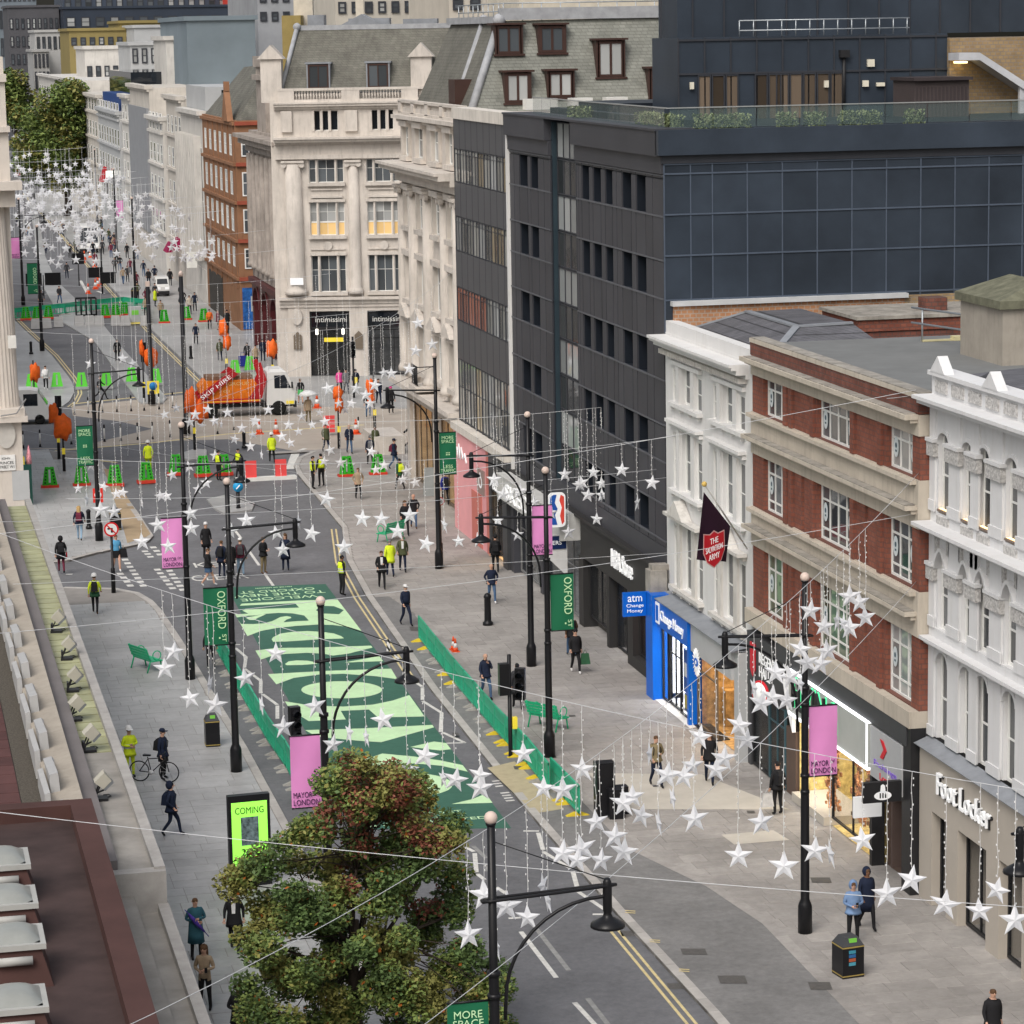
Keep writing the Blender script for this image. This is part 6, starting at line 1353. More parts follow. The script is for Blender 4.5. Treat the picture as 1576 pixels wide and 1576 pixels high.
# sign posts
def disc_sign(px, py, z, r, label, mark):
    g = G(px, py); T = empty('road_sign', (g.x, g.y, 0), label, 'road sign'); b = MB(); b.lathe((0,0,0), [(.1,0),(.1,1.1),(.06,1.15),(.055,z)], 8); b.local('post', blk, T)
    for rr, m, y in ((r, mat('sign_red', (.62,.015,.02), .4), -.08), (r*.78, mat('sign_white', (.75,.75,.75), .4), -.095)):
        b = MB(); b.prism([(rr*math.cos(2*math.pi*k/24), y, z+rr*math.sin(2*math.pi*k/24)) for k in range(24)], (0,.012,0)); b.local('sign_plate', m, T)
    b = MB()
    if mark == 'turn': b.box(-.02*r/.3,.06*r/.3,-.105,-.097,z-r*.45,z+r*.15); b.box(-.35*r,.2*r,-.105,-.097,z+r*.0,z+r*.2); b.prism([(-.35*r,-.105,z+.3*r),(-.35*r,-.105,z-.1*r),(-.6*r,-.105,z+.1*r)], (0,.006,0))
    else: lettering(b, mark, (0,-.1,z), (1,0,0), (0,0,1), r*.9, r*.6, .003, .03)
    b.local('symbol', blk, T)
    if mark == 'turn': q = MB(); q.bar((-r*.6,-.11,z+r*.6),(r*.6,-.11,z-r*.6),.01,r*.16, up=(1,0,1)); q.local('red_bar', mat('sign_red', (.62,.015,.02)), T)
    return T
disc_sign(175, 912, 2.9, .33, 'round no left turn sign on a thin post at the side street', 'turn')
disc_sign(679, 872, 3.1, .2, 'small round twenty speed sign on the lamp post', '20')
T = empty('keep_left_bollard', (*at(367,782), 0), 'blue keep left disc on a short post on the small island', 'road sign'); b = MB(); b.lathe((0,0,0), [(.13,0),(.1,.1),(.1,.9)], 10); b.local('post', blk, T); b = MB(); b.lathe((0,0,0), [(.27,-.03),(.27,.03)], 20); o_ = b.local('disc', mat('sign_blue2', (.02,.3,.6), .4), T); o_.rotation_euler = (math.pi/2,0,0); o_.location = (0,-.1,1.15); b = MB(); b.bar((.1,-.15,1.25),(-.1,-.15,1.05),.06,.02, up=(0,1,0)); b.local('arrow', litw2, T)
T = empty('cycle_sign', (*at(152,802), 0), 'small red square sign fixed low on the lamp column', 'road sign'); b = MB(); b.box(-.26,.26,-.2,-.17,1.0,1.75); b.local('plate', mat('sign_red2', (.7,.04,.03), .5), T); b = MB(); b.lathe((0,0,0), [(.14,-.01),(.18,-.01),(.18,.01),(.14,.01)], 16); o_ = b.local('ring', litw2, T); o_.rotation_euler = (math.pi/2,0,0); o_.location = (0,-.21,1.4)
# bollards, wands, bins
def bollard(px, py, label, h=1.0, r=.11):
    g = G(px, py); b = MB(); b.lathe((g.x,g.y,0), [(r*1.5,0),(r*1.5,.12),(r*1.1,.16),(r,.2),(r*.95,h*.85),(r*1.1,h*.87),(r*1.1,h*.92),(r*.7,h),(r*.2,h*1.02)], 12); b.build('bollard', blk, None, label, 'bollard', None, None, (g.x, g.y, 0))
bollard(751, 962, 'large black bollard on the right pavement', 1.35, .15)
for px, py, l in ((137,814,'black bollard left of the side street lamp post'),(48,545,'black bollard beside the far left kerb'),(294,552,'black bollard on the far right pavement'),(376,690,'black bollard on the small triangular island'),(48,630,'short black bollard by the white van'),(588,690,'black bollard at the subway entrance')): bollard(px, py, l)
wandw = mat('wand_white', (.68,.68,.66), .5)
def wand(px, py, label, grp):
    g = G(px, py, -.1); T = empty('striped_wand', (g.x, g.y, -.1), label, 'wand', grp); b = MB(); b.lathe((0,0,0), [(.09,0),(.055,.12),(.05,.2)], 8); b.lathe((0,0,.85), [(.05,0),(.055,.2),(.02,.25)], 8); b.local('black_bands', blk, T); b = MB(); b.lathe((0,0,.2), [(.05,0),(.05,.65)], 8); b.local('white_shaft', wandw, T)
for i_, (px, py) in enumerate(((69,640),(93,638),(115,638),(136,636),(158,635),(180,634),(202,633),(222,632),(245,630),(266,628))): wand(px, py, nth(i_)+' wand from the left in the farther row of striped wands', 'farther row of wands')
for i_, (px, py) in enumerate(((36,690),(62,688),(110,684),(161,680),(186,679),(212,677),(235,676),(262,673),(335,668),(360,662),(552,668))): wand(px, py, nth(i_)+' wand from the left in the nearer row of striped wands', 'nearer row of wands')
def bin_(px, py, label, w=.5, h=1.15, panel=False, top='blk'):
    g = G(px, py); T = empty('litter_bin', (g.x, g.y, 0), label, 'litter bin', None, .15 if panel else 0); b = MB()
    b.hexa([(-w/2,-w/2,0),(w/2,-w/2,0),(w/2,w/2,0),(-w/2,w/2,0)], [(-w/2,-w/2,h*.8),(w/2,-w/2,h*.8),(w/2,w/2,h*.8),(-w/2,w/2,h*.8)]); b.local('body', blk, T)
    b = MB(); b.hexa([(-w/2,-w/2,h*.8),(w/2,-w/2,h*.8),(w/2,w/2,h*.8),(-w/2,w/2,h*.8)], [(-w*.3,-w*.3,h),(w*.3,-w*.3,h),(w*.3,w*.3,h),(-w*.3,w*.3,h)]); b.local('lid', dgrey, T)
    b = MB(); b.box(-w/2-.008,w/2+.008,-w/2-.008,w/2+.008,h*.76,h*.79); b.box(-w/2-.006,w/2+.006,-w/2-.006,w/2+.006,.05,.08); b.local('gold_line', mat('gold_line', (.35,.26,.08), .5), T)
    b = MB(); b.box(-w*.15,w*.2,-w*.42,-w*.3,h*.86,h*.97); b.local('green_slot', mat('lime_slot', (.2,.6,.08), .5), T)
    if panel:
        for k, cc in enumerate(((.05,.25,.35),(.03,.12,.3),(.4,.1,.05),(.08,.3,.4))): b = MB(); b.box(-w*.22,w*.1,-w/2-.012,-w/2-.004,h*(.62-.1*k),h*(.7-.1*k)); b.local('recycling_stripe', mat('bin_stripe%d' % k, cc, .5), T)
bin_(327, 1147, 'black litter bin on the left pavement beside the lamp post'); bin_(178, 815, 'dark litter bin behind the no left turn sign', .55, 1.1); bin_(1305, 1500, 'large black recycling bin in front of the person in the blue hoodie', .62, 1.08, True); bin_(207, 462, 'far black litter bin near the service buggy', .6, 1.2)
T = empty('control_cabinet', (*at(932,1255), 0), 'tall black control cabinet with a lower box on the right pavement', 'cabinet'); b = MB(); b.box(-.32,.28,-.2,.25,0,1.75); b.local('tall_cabinet', blk, T); b = MB(); b.box(.0,.5,-.55,-.15,.0,.95); b.local('low_box', blk, T); b = MB(); b.box(.3,.75,-.05,.3,.0,.9); b.local('side_box', blk, T)
b = MB(); b.lathe((0,0,0), [(.1,0),(.1,.1)], 8); o_ = b.local('foot', blk, T)
# benches
bgm = mat('bench_green', (.02,.42,.2), .4, .08, 2)
def bench(px, py, rz, label):
    g = G(px, py); T = empty('green_bench', (g.x, g.y, 0), label, 'bench', 'bright green benches', rz)
    for k in range(4): b = MB(); b.box(-.75,.75,-.25+k*.13,-.14+k*.13,.43,.47); b.local('seat_slat', bgm, T)
    for k in range(4): b = MB(); b.hexa([(-.75,.28+k*.04,.52+k*.12),(.75,.28+k*.04,.52+k*.12),(.75,.31+k*.04,.52+k*.12),(-.75,.31+k*.04,.52+k*.12)], [(-.75,.31+k*.04,.62+k*.12),(.75,.31+k*.04,.62+k*.12),(.75,.34+k*.04,.62+k*.12),(-.75,.34+k*.04,.62+k*.12)]); b.local('back_slat', bgm, T)
    for x in (-.65, .65):
        b = MB(); b.tube([(x,-.28,0),(x,-.2,.43)], .03, 6); b.local('leg', bgm, T); b = MB(); b.tube([(x,.4,0),(x,.25,.45),(x,.45,1.0)], .03, 6); b.local('leg', bgm, T)
        b = MB(); b.tube([(x,-.05+.18*math.cos(2*math.pi*k/14),.66+.18*math.sin(2*math.pi*k/14)) for k in range(15)], .022, 6); b.local('arm_ring', bgm, T)
bench(228, 1030, -1.15+math.pi, 'green bench on the left pavement by the pink bannered post'); bench(845, 1120, 2.2, 'green bench behind the lamp post on the right pavement'); bench(600, 832, -2.4, 'green bench on the right pavement beside the woman in black')
# advertising totem
T = empty('advertising_totem', (*at(386,1362), 0), 'black digital totem with a lime green poster on the left pavement', 'totem', None, .08); b = MB(); b.box(-.62,.62,-.12,.12,0,2.75); b.local('case', blk, T); b = MB(); b.box(-.53,.53,-.135,-.12,.5,2.55); sc_ = b.local('screen', mat('lime_screen', (.35,.9,.1), .4, .0, emit=.75, ecol=(.3,.95,.1)), T)
b = MB(); lettering(b, 'COMING', (0,-.14,2.3), (1,0,0), (0,0,1), .85, .2, .003, .03); lettering(b, '202', (-.04,-.14,1.05), (1,0,0), (0,0,1), .45, .2, .003, .03); 
for k in range(6): b.box(-.42,-.06 if k % 2 else -.1,-.14,-.137,.62+k*.04,.632+k*.04); b.box(.05,.3,-.14,-.137,.62+k*.04,.632+k*.04)
b.local('poster_letters', blk, sc_); b = MB(); b.box(-.26,.26,-.142,-.137,1.25,2.1); b.local('poster_picture', mat('poster_photo', (.12,.17,.18), .5, .9, 9), sc_)
# ---- green pedestrian barriers
gbar = mat('green_barrier', (.03,.36,.21), .45, .12, 2, orand=.12); feetm = mat('barrier_foot', (.3,.29,.27), .8, .2, 3); yft = mat('yellow_barrier_foot', (.6,.45,.03), .6)
def barrier_mesh():
    b = MB(); b.box(-.95,.95,-.03,.03,.95,1.03); b.box(-.95,.95,-.03,.03,.12,.2); b.box(-.95,-.87,-.03,.03,.12,1.03); b.box(.87,.95,-.03,.03,.12,1.03); b.box(-.87,.87,-.02,.02,.62,.68); b.box(-.87,.87,-.012,.012,.68,.95)
    f = b.mesh('frame', gbar); v = MB().box(-.025,.025,-.015,.015,.2,.62).mesh('barrier_bar', gbar); return f, v
bf, bv = barrier_mesh()
ft = MB(); ft.hexa([(-.1,-.38,0),(.1,-.38,0),(.1,.38,0),(-.1,.38,0)], [(-.06,-.1,.12),(.06,-.1,.12),(.06,.1,.12),(-.06,.1,.12)]); ftm = ft.mesh('foot', feetm); fty = ft.mesh('foot', yft)
def barrier(a, c, label, grp, yel=False, n=9, z=0.0):
    a = Vector(a); c = Vector(c); m_ = (a+c)/2; d = c-a; T = empty('pedestrian_barrier', (m_.x, m_.y, z), label, 'barrier', grp, math.atan2(d.y, d.x)); T.scale = (d.length/1.92, 1, 1)
    link('frame', bf, T)
    for k in range(n): link('barrier_bar', bv, T, (-.78+1.56*k/(n-1), 0, 0))
    for x in (-.7, .7): link('foot', fty if yel else ftm, T, (x, 0, 0))
def barrier_line(pts, label, grp, yel=False, z=0.0, L=1.95):
    k = 0
    P_ = [G(*p) for p in pts]; 
    for a, c in zip(P_, P_[1:]):
        n = max(1, round((c-a).length/L))
        for i in range(n): barrier(a.lerp(c, i/n), a.lerp(c, (i+1)/n), nth(k)+' '+label, grp, yel and rnd.random() < .5, z=z); k += 1
barrier_line([(645,985),(700,1055),(762,1128),(812,1180),(845,1222)], 'green barrier from the far end of the right row', 'right row of green barriers', True)
barrier_line([(848,1212),(892,1258)], 'green barrier of the short near piece of the right row', 'near end of right barriers', True)
barrier_line([(333,1000),(372,1070),(412,1140),(440,1180),(470,1235)], 'green barrier from the far end of the left row', 'left row of green barriers', z=-.1)
barrier_line([(22,492),(60,488),(100,484),(150,478),(190,474),(225,478),(232,500)], 'green barrier from the left in the far row', 'far row of green barriers', L=2.1)
# ---- green separators, concrete blocks, cones
grs = mat('separator_green', (.03,.36,.02), .5, .15, 3); grs2 = mat('separator_lime', (.12,.62,.06), .5, .08, 3); rb = mat('separator_red_base', (.55,.05,.03), .6); hol = mat('separator_hole', (.01,.06,.01), .8)
def sep_meshes(m):
    b = MB()
    for s in (-1, 1): b.hexa([(s*.06 if s > 0 else -.42,-.12,.18),(.42 if s > 0 else -.06,-.12,.18),(.42 if s > 0 else -.06,.12,.18),(s*.06 if s > 0 else -.42,.12,.18)], [(.05 if s > 0 else -.24,-.06,1.2),(.24 if s > 0 else -.05,-.06,1.2),(.24 if s > 0 else -.05,.06,1.2),(.05 if s > 0 else -.24,.06,1.2)])
    b.box(-.06,.06,-.04,.04,1.05,1.18); b.box(-.06,.06,-.04,.04,.2,.3); return b.mesh('separator_body', m)
sm1 = sep_meshes(grs); sm2 = sep_meshes(grs2); h_ = MB()
for s in (-1, 1):
    for k in range(5): x = s*(.26-.025*k); z = .32+k*.18; h_.box(x-.045,x+.045,-.125+k*.012,-.118+k*.012,z-.05,z+.05)
hm = h_.mesh('separator_hole', hol); bm1 = MB().box(-.5,.5,-.25,.25,0,.18).mesh('separator_base', rb); bm2 = MB().box(-.45,.45,-.25,.25,0,.2).mesh('separator_base', mat('separator_grey_base', (.3,.32,.32), .7))
def sep(px, py, lime, label, grp):
    g = G(px, py); T = empty('street_separator', (g.x, g.y, -.05), label, 'separator', grp, rnd.uniform(-.1,.1)); link('separator_body', sm2 if lime else sm1, T); link('separator_base', bm2 if lime else bm1, T)
    if not lime: link('separator_hole', hm, T)
for i_, (px, py) in enumerate(((77,750),(126,747),(177,747),(225,742),(271,730),(313,732),(345,730))): sep(px, py, False, nth(i_)+' red based separator from the left across the near road', 'near road separators')
for i_, (px, py) in enumerate(((534,733),(582,730))): sep(px, py, False, nth(i_)+' red based separator from the left on the right pavement', 'right pavement separators')
for i_, (px, py) in enumerate(((40,492),(57,492),(75,490),(162,488),(178,487),(192,485),(253,497),(287,492),(314,495))): sep(px, py, False, nth(i_)+' red based separator from the left by the far barriers', 'far separators')
for i_, (px, py) in enumerate(((49,600),(88,598),(126,598),(164,597),(203,590),(240,592),(362,578),(385,572))): sep(px, py, True, nth(i_)+' lime separator from the left beyond the junction', 'lime separators')
bk = MB(); bk.hexa([(-.42,-.3,0),(.42,-.3,0),(.42,.3,0),(-.42,.3,0)], [(-.36,-.22,.85),(.36,-.22,.85),(.36,.22,.85),(-.36,.22,.85)]); bkm = bk.mesh('concrete_block', mat('pale_concrete', (.42,.42,.42), .85, .1, 2))
for i_, (px, py) in enumerate(((55,505),(72,504),(90,502),(122,500),(138,500),(153,500),(178,500),(193,500),(223,500))):
    g = G(px, py); o_ = link('concrete_block', bkm, None, (g.x, g.y, -.05)); tag(o_, nth(i_)+' pale concrete block from the left before the far barriers', 'concrete block', 'concrete blocks before the far barriers')
cor = mat('cone_orange', (.75,.1,.03), .5); cwh = mat('cone_white', (.7,.7,.7), .5)
def cone(px, py, label, grp=None, s=1.0, z=-.1):
    g = G(px, py, z); T = empty('traffic_cone', (g.x, g.y, z), label, 'traffic cone', grp); T.scale = (s, s, s); b = MB(); b.box(-.22,.22,-.22,.22,0,.05); b.lathe((0,0,.05), [(.17,0),(.14,.2)], 10); b.lathe((0,0,.5), [(.085,0),(.04,.28)], 10); b.local('orange_body', cor, T); b = MB(); b.lathe((0,0,.25), [(.14,0),(.085,.25)], 10); b.local('white_sleeve', cwh, T)
cone(399, 668, 'orange and white cone left of the two at the near wand row', s=1.2); cone(425, 668, 'orange and white cone right of the two at the near wand row', s=1.2); cone(488, 628, 'orange cone with yellow base near the umbrella', s=1.2); cone(548, 668, 'orange cone by the red boards near the stone quadrant', s=1.2)
for i_, (px, py) in enumerate(((147,445),(151,442),(154,438),(155,432),(152,428),(149,424),(146,420),(145,414),(146,408),(139,398),(130,400),(128,404),(136,452))): cone(px, py, nth(i_)+' small cone in the curving far line, counted along it', 'curving far line of cones', 1.3)
for px, py, l in ((698,1000,'small red cone seen over the right barriers, left one'),(701,1003,'small red cone seen over the right barriers, right one')): cone(px, py, l, None, .7, 0)
# red boards on the near road
T = empty('red_board_barrier', (*at(412,736), -.1), 'low white barrier with two red boards across the near road', 'barrier'); b = MB(); b.box(-1.8,1.6,-.25,.25,0,.2); b.local('white_base', wandw, T)
for x in (-.95, .75): b = MB(); b.box(x-.32,x+.32,-.1,-.06,.2,1.15); b.local('red_board', mat('red_board', (.75,.08,.08), .55), T)
T = empty('red_board_stack', (*at(507,668), 0), 'stack of red and white boards beside the bald man', 'boards'); 
for k in range(4): b = MB(); b.box(-.35,.35,-.05,.05,.1+k*.28,.32+k*.28); b.local('board', mat('red_board', (.75,.08,.08)), T)
T = empty('message_sign', (*at(68,462), 0), 'two black message boards seen from behind before the far barriers', 'sign')
for x in (-.9, .9): b = MB(); b.box(x-.75,x+.75,-.1,.1,1.4,2.6); b.local('board', blk, T)
b = MB(); b.tube([(0,0,0),(0,0,2.4)], .05); b.local('post', blk, T)
T = empty('message_sign', (*at(158,452), 0), 'black message board on posts among the far cones', 'sign'); b = MB(); b.box(-1.3,.1,-.1,.1,1.6,2.6); b.local('board', blk, T); b = MB(); b.box(-.2,1.3,-.25,-.05,1.0,2.1); b.local('board', blk, T); b = MB(); b.tube([(0,0,0),(0,0,4.4)], .08); b.local('post', blk, T)
T = empty('message_sign', (*at(122,440), 0), 'single black message board left of the far cones', 'sign'); b = MB(); b.box(-.6,.6,-.1,.1,2.2,3.3); b.local('board', blk, T); b = MB(); b.tube([(0,0,0),(0,0,2.3)], .06); b.local('post', blk, T)
T = empty('cage_stillage', (*at(133,486), 0), 'black open metal cage standing before the far barriers', 'cage'); b = MB()
for x in (-.9,-.45,0,.45,.9): b.tube([(x,-.4,0),(x,-.4,1.6)], .05); b.tube([(x,.4,0),(x,.4,1.6)], .05)
for z in (.05, 1.6): b.tube([(-.9,-.4,z),(.9,-.4,z),(.9,.4,z),(-.9,.4,z),(-.9,-.4,z)], .05)
b.local('frame', blk, T)
T = empty('generator_box', (*at(208,498), 0), 'grey generator cabinet on a yellow skid among the far blocks', 'generator'); b = MB(); b.box(-.55,.55,-.4,.4,.15,1.5); b.local('cabinet', gfas, T); b = MB(); b.box(-.3,.3,-.42,-.4,.8,1.2); b.local('panel', mat('lime_slot', (.2,.6,.08)), T); b = MB(); b.box(-.7,.7,-.45,.45,0,.12); b.local('skid', mat('yellow_board', (.75,.6,.05)), T)
T = empty('subway_entrance', (*at(600,700), 0), 'stone parapet and dark railing of the subway stairs by the quadrant', 'subway entrance'); b = MB(); b.box(-.9,.9,0,4,0,1.1); b.local('stone_parapet', pst, T); b = MB(); b.tube([(.9,0,1.3),(2.2,3,1.5)], .06); b.tube([(.9,0,.5),(2.2,3,.7)], .05); b.local('railing', blk, T)
T = empty('folded_sign', (*at(661,762), 0), 'folded dark sandwich board leaning by the quadrant shop', 'sandwich board'); b = MB(); b.hexa([(-.3,-.3,0),(.3,-.3,0),(.3,.3,0),(-.3,.3,0)], [(-.25,-.05,1.5),(.25,-.05,1.5),(.25,.05,1.5),(-.25,.05,1.5)]); b.local('boards', mat('glass_grey', (.3,.32,.32), .3), T)
# newspaper kiosk at the left edge
T = empty('news_kiosk', (*at(38,778), 0), 'dark green kiosk with goods on top at the stone corner', 'kiosk'); b = MB(); b.box(-.8,.45,0,1.2,0,2.2); b.local('cabin', mat('dark_green_paint', (.01,.05,.04), .5), T); b = MB(); b.box(-.6,.3,-.03,0,.3,1.9); b.local('poster', gfas, T); b = MB(); b.box(-.5,.1,.1,.5,2.2,2.6); b.local('orange_goods', mat('yellow_board', (.75,.6,.05)), T); b = MB(); b.lathe((.35,.3,2.2), [(.15,0),(.12,.5),(.02,1.0)], 8); b.local('pinwheels', mat('pink_goods', (.7,.3,.35), .6, .6, 12), T)
# flag of the hall
flg = mat('dark_plum_flag', (.035,.012,.03), .75, .1, 3)
T = empty('hall_flag', (XF-.1, FX(1150,830,28.1).y, FX(1150,845,28.1).z), 'dark plum flag with red shield on a white pole above the blue shop', 'flag')
tip = FX(1084, 745, 25.6)-T.location; tip = Vector((tip.x, tip.y, tip.z))
b = MB(); b.tube([(0,0,0), tip], .03, 6); b.local('pole', wandw, T); b = MB(); b.sphere(tip, .09); b.local('finial', mat('gold_ball', (.6,.42,.12), .4), T)
d0 = tip*.93; d1 = tip*.3
cs = []; FTL = FX(1083,757,25.7)-T.location; FTR = FX(1124,810,26.9)-T.location; FBL = FX(1073,862,25.65)-T.location; FBR = FX(1118,865,26.85)-T.location
for j in range(9):
    for i in range(9):
        u = i/8; v = j/8
        top = FTL.lerp(FTR, u); low = FBL.lerp(FBR, u); p = top.lerp(low, v); p.y += .09*math.sin(u*7+v*2)*v; cs.append(p)
b = MB(); b.sm = True; b.add(cs, [(j*9+i, j*9+i+1, (j+1)*9+i+1, (j+1)*9+i) for j in range(8) for i in range(8)]); fo_ = b.local('flag_cloth', flg, T)
c0 = cs[6*9+4]+Vector((-.05,-.2,.05)); rx = (cs[5*9+8]-cs[5*9]).normalized(); rx.z = 0; rx.normalize()
def sh(pts, off): return [c0+rx*x+Vector((0,0,z))+Vector((0,-off,0)) for x, z in pts]
shp_ = [(-.5,.5),(-.2,.45),(0,.55),(.2,.45),(.5,.5),(.52,-.1),(.35,-.42),(0,-.62),(-.35,-.42),(-.52,-.1)]
b = MB(); b.prism(sh([(x*1.08, z*1.08) for x, z in shp_], 0), (0,-.01,0)); b.local('shield_border', mat('pale_pink', (.7,.45,.45), .6), fo_)
b = MB(); b.prism(sh(shp_, .015), (0,-.01,0)); b.local('shield', red, fo_); b = MB(); uv = Vector((0,0,1))+rx*.0
for tt, z, w in (('THE', .26, .42), ('SALVATION', .0, .88), ('ARMY', -.26, .55)): lettering(b, tt, c0+Vector((0,-.04,z)), rx+Vector((0,0,.12)), (0,0,1), w, .19, .004, .01)
b.local('shield_letters', litw2, fo_)
# ============================================================ overhead wires with hanging stars
starm = mat('white_star_paper', (.86,.87,.9), .45, .04, 3); wirem = mat('wire', (.55,.56,.58), .5); cabm = mat('white_light_cable', (.74,.74,.74), .5)
_nt = starm.node_tree; _tl = _nt.nodes.new('ShaderNodeBsdfTranslucent'); _tl.inputs['Color'].default_value = (.8,.81,.86,1); _ms = _nt.nodes.new('ShaderNodeMixShader'); _ms.inputs[0].default_value = .3
_nt.links.new(_nt.nodes['Principled BSDF'].outputs[0], _ms.inputs[1]); _nt.links.new(_tl.outputs[0], _ms.inputs[2]); _nt.links.new(_ms.outputs[0], _nt.nodes['Material Output'].inputs['Surface'])
def star_mesh(R=.31, r=.125, t=.05):
    b = MB(); vs = []
    for k in range(10):
        a = math.pi/2+math.pi*k/5; q = R if k % 2 == 0 else r; vs.append((q*math.cos(a), 0, q*math.sin(a)))
    vs += [(0,-t,0),(0,t,0)]; fs = []
    for k in range(10): fs += [(k, 10, (k+1) % 10), ((k+1) % 10, 11, k)]
    b.add(vs, fs); return b.mesh('star', starm)
stm = [star_mesh(.30+.025*k, .122+.008*k) for k in range(3)]
def wire(A, B, sag, label, plain=False, n=24, r=.008):
    A = Vector(A); B = Vector(B); pts = []
    for i in range(n+1): t = i/n; p = A.lerp(B, t); p.z -= sag*4*t*(1-t); pts.append(p)
    T = MB(); T.tube(pts, r, 5); o = T.build('support_wire', wirem, None, label, 'wire', 'wires strung across the street', None, A)
    return pts
STARS = {}
def hang(W, wid, px, py, narrow=False):
    best = None
    for a, c in zip(W, W[1:]):
        for k in range(8):
            p = a.lerp(c, k/8); q = proj(p)
            # slide down the vertical until py, compare px
            lo, hi = 0.0, 12.0
            for _ in range(18):
                m_ = (lo+hi)/2
                if proj((p.x, p.y, p.z-m_))[1] < py: lo = m_
                else: hi = m_
            e = abs(proj((p.x, p.y, p.z-lo))[0]-px)
            if best is None or e < best[0]: best = (e, p, lo)
    e, p, d = best
    if e > 25 or d < .25 or d > 11: return False
    STARS.setdefault(wid, []).append((px, p, d, narrow)); return True
def finish(wid, desc):
    L_ = sorted(STARS.get(wid, []), key=lambda q: q[0])
    for i, (px, p, d, narrow) in enumerate(L_):
        far = p.y > 190
        T = empty('hanging_star', (p.x, p.y, p.z-d), '%s white star from the left on %s' % (nth(i), desc), 'star', 'white stars on '+desc)
        o = link('star', rnd.choice(stm), T); yaw = -math.atan2(p.x, p.y)+(rnd.choice((-1,1))*rnd.uniform(1.15,1.35) if narrow else rnd.uniform(-.45,.45)); o.scale = ((1.3,)*3 if far else (1,1,1)); o.rotation_euler = (rnd.uniform(-.12,.12), rnd.uniform(-.22,.22), yaw)
        b = MB(); n = 3 if far else max(4, int(d/.35)); pts = []
        for k in range(n+1):
            t = k/n; pts.append((rnd.uniform(-.02,.02) if 0 < k < n else 0, rnd.uniform(-.02,.02) if 0 < k < n else 0, .26+(d-.26)*t))
        b.tube(pts, .006 if not far else .009, 4, cap=False)
        if not far:
            for k in range(int((d-.3)/.16)):
                z = .32+k*.16+rnd.uniform(-.05,.05); x = rnd.choice((-1,1))*rnd.uniform(.012,.03); b.box(x-.009, x+.009, -.009, .009, z-.018, z+.018)
        b.local('light_string', cabm, T)
W1 = wire((28.2,75.7,12.2), (-1.0,40.0,9.2), 1.75, 'long wire from the brick building down to the lower left corner')
W2 = wire((2.8,81.5,11.0), (24.0,46.5,10.2), .9, 'wire from the left roofs crossing over the artwork to the right edge')
W3 = wire((28.2,100.9,9.9), (6.0,99.3,10.4), .55, 'wire over the keep clear lettering ending on the white stucco house')
W4 = wire((28.2,103.5,8.3), (6.2,103,8.4), .3, 'slack wire just behind the white stucco house')
W5 = wire((28.2,141.5,12.9), (8.0,104,10.9), 1.2, 'wire climbing from the left pavement to the curtain wall office')
W6 = wire((28.2,112,9.6), (7,118,9.8), .6, 'wire across the street in front of the sports store')
ya = []
for k, (y, z) in enumerate(((150,9.6),(160,9.3),(171,9.4),(183,9.5))): ya.append(wire((28.4,y,z),(7.4,y+2,z), .5, ('nearest','second','third','farthest')[k]+' of the four wires over the road junction'))
yb = []
for k, (y, z) in enumerate(((205,9.6),(222,9.8))): yb.append(wire((29.4,y,z),(7.4,y+1,z), .5, ('nearer','farther')[k]+' wire on the far side of the junction'))
S1 = [(742,1377),(724,1439),(780,1395),(767,1456,1),(835,1362,1),(846,1387,1),(809,1412),(866,1313),(885,1324),(897,1306),(926,1324),(915,1265),(946,1287),(957,1311),(984,1255),(802,1160),(832,1213),(865,1216),(895,1184),(998,1160,1),(1025,1193),(1050,1195),(1065,1178),(1080,1134),(1101,1185),(1112,1167),(971,1226),(958,1236),(1249,940),(1306,918),(1321,927),(1334,950),(1267,964),(1288,956,1),(1296,959,1),(1307,966),(1274,1002),(1230,999),(1243,1020),(1262,1022),(1194,1035),(1216,1042),(1230,1053,1),(1163,1058,1),(1186,1073),(1170,1083),(1212,1078),(1137,1116),(1147,1139)]
S2 = [(1066,1260),(1017,1266,1),(1033,1228,1),(1174,1265),(1134,1317),(1211,1333),(1250,1309),(1284,1314,1),(1329,1293),(1370,1375),(1407,1354),(1454,1392),(1501,1402),(1537,1370),(1568,1416),(427,1006),(376,1044),(405,1085,1),(434,1119),(484,1087),(536,1128,1),(568,1135,1),(591,1108),(513,1146),(651,1163),(334,1085),(324,1053,1),(270,1003),(254,1029),(292,1075),(625,1185),(684,1198,1),(705,1200),(743,1193),(742,1213)]
S3 = [(503,768),(559,798),(587,799),(630,793),(610,818),(377,801),(357,817),(426,820),(457,803,1),(479,821),(437,846),(528,842),(657,837),(683,808,1),(176,788),(157,785),(132,769,1),(245,808),(260,841),(216,834),(291,790),(294,813),(705,833),(738,831),(761,738),(776,761),(768,801),(797,823),(802,756),(823,774),(848,789),(871,730),(890,746),(896,743),(904,762),(913,727),(877,819),(920,799),(932,763,1),(947,744),(947,762),(955,723),(983,774,1),(1005,743)]
S4 = [(592,574),(603,575),(630,568),(578,593),(547,598),(563,608),(644,497),(639,540),(665,530),(504,598)]
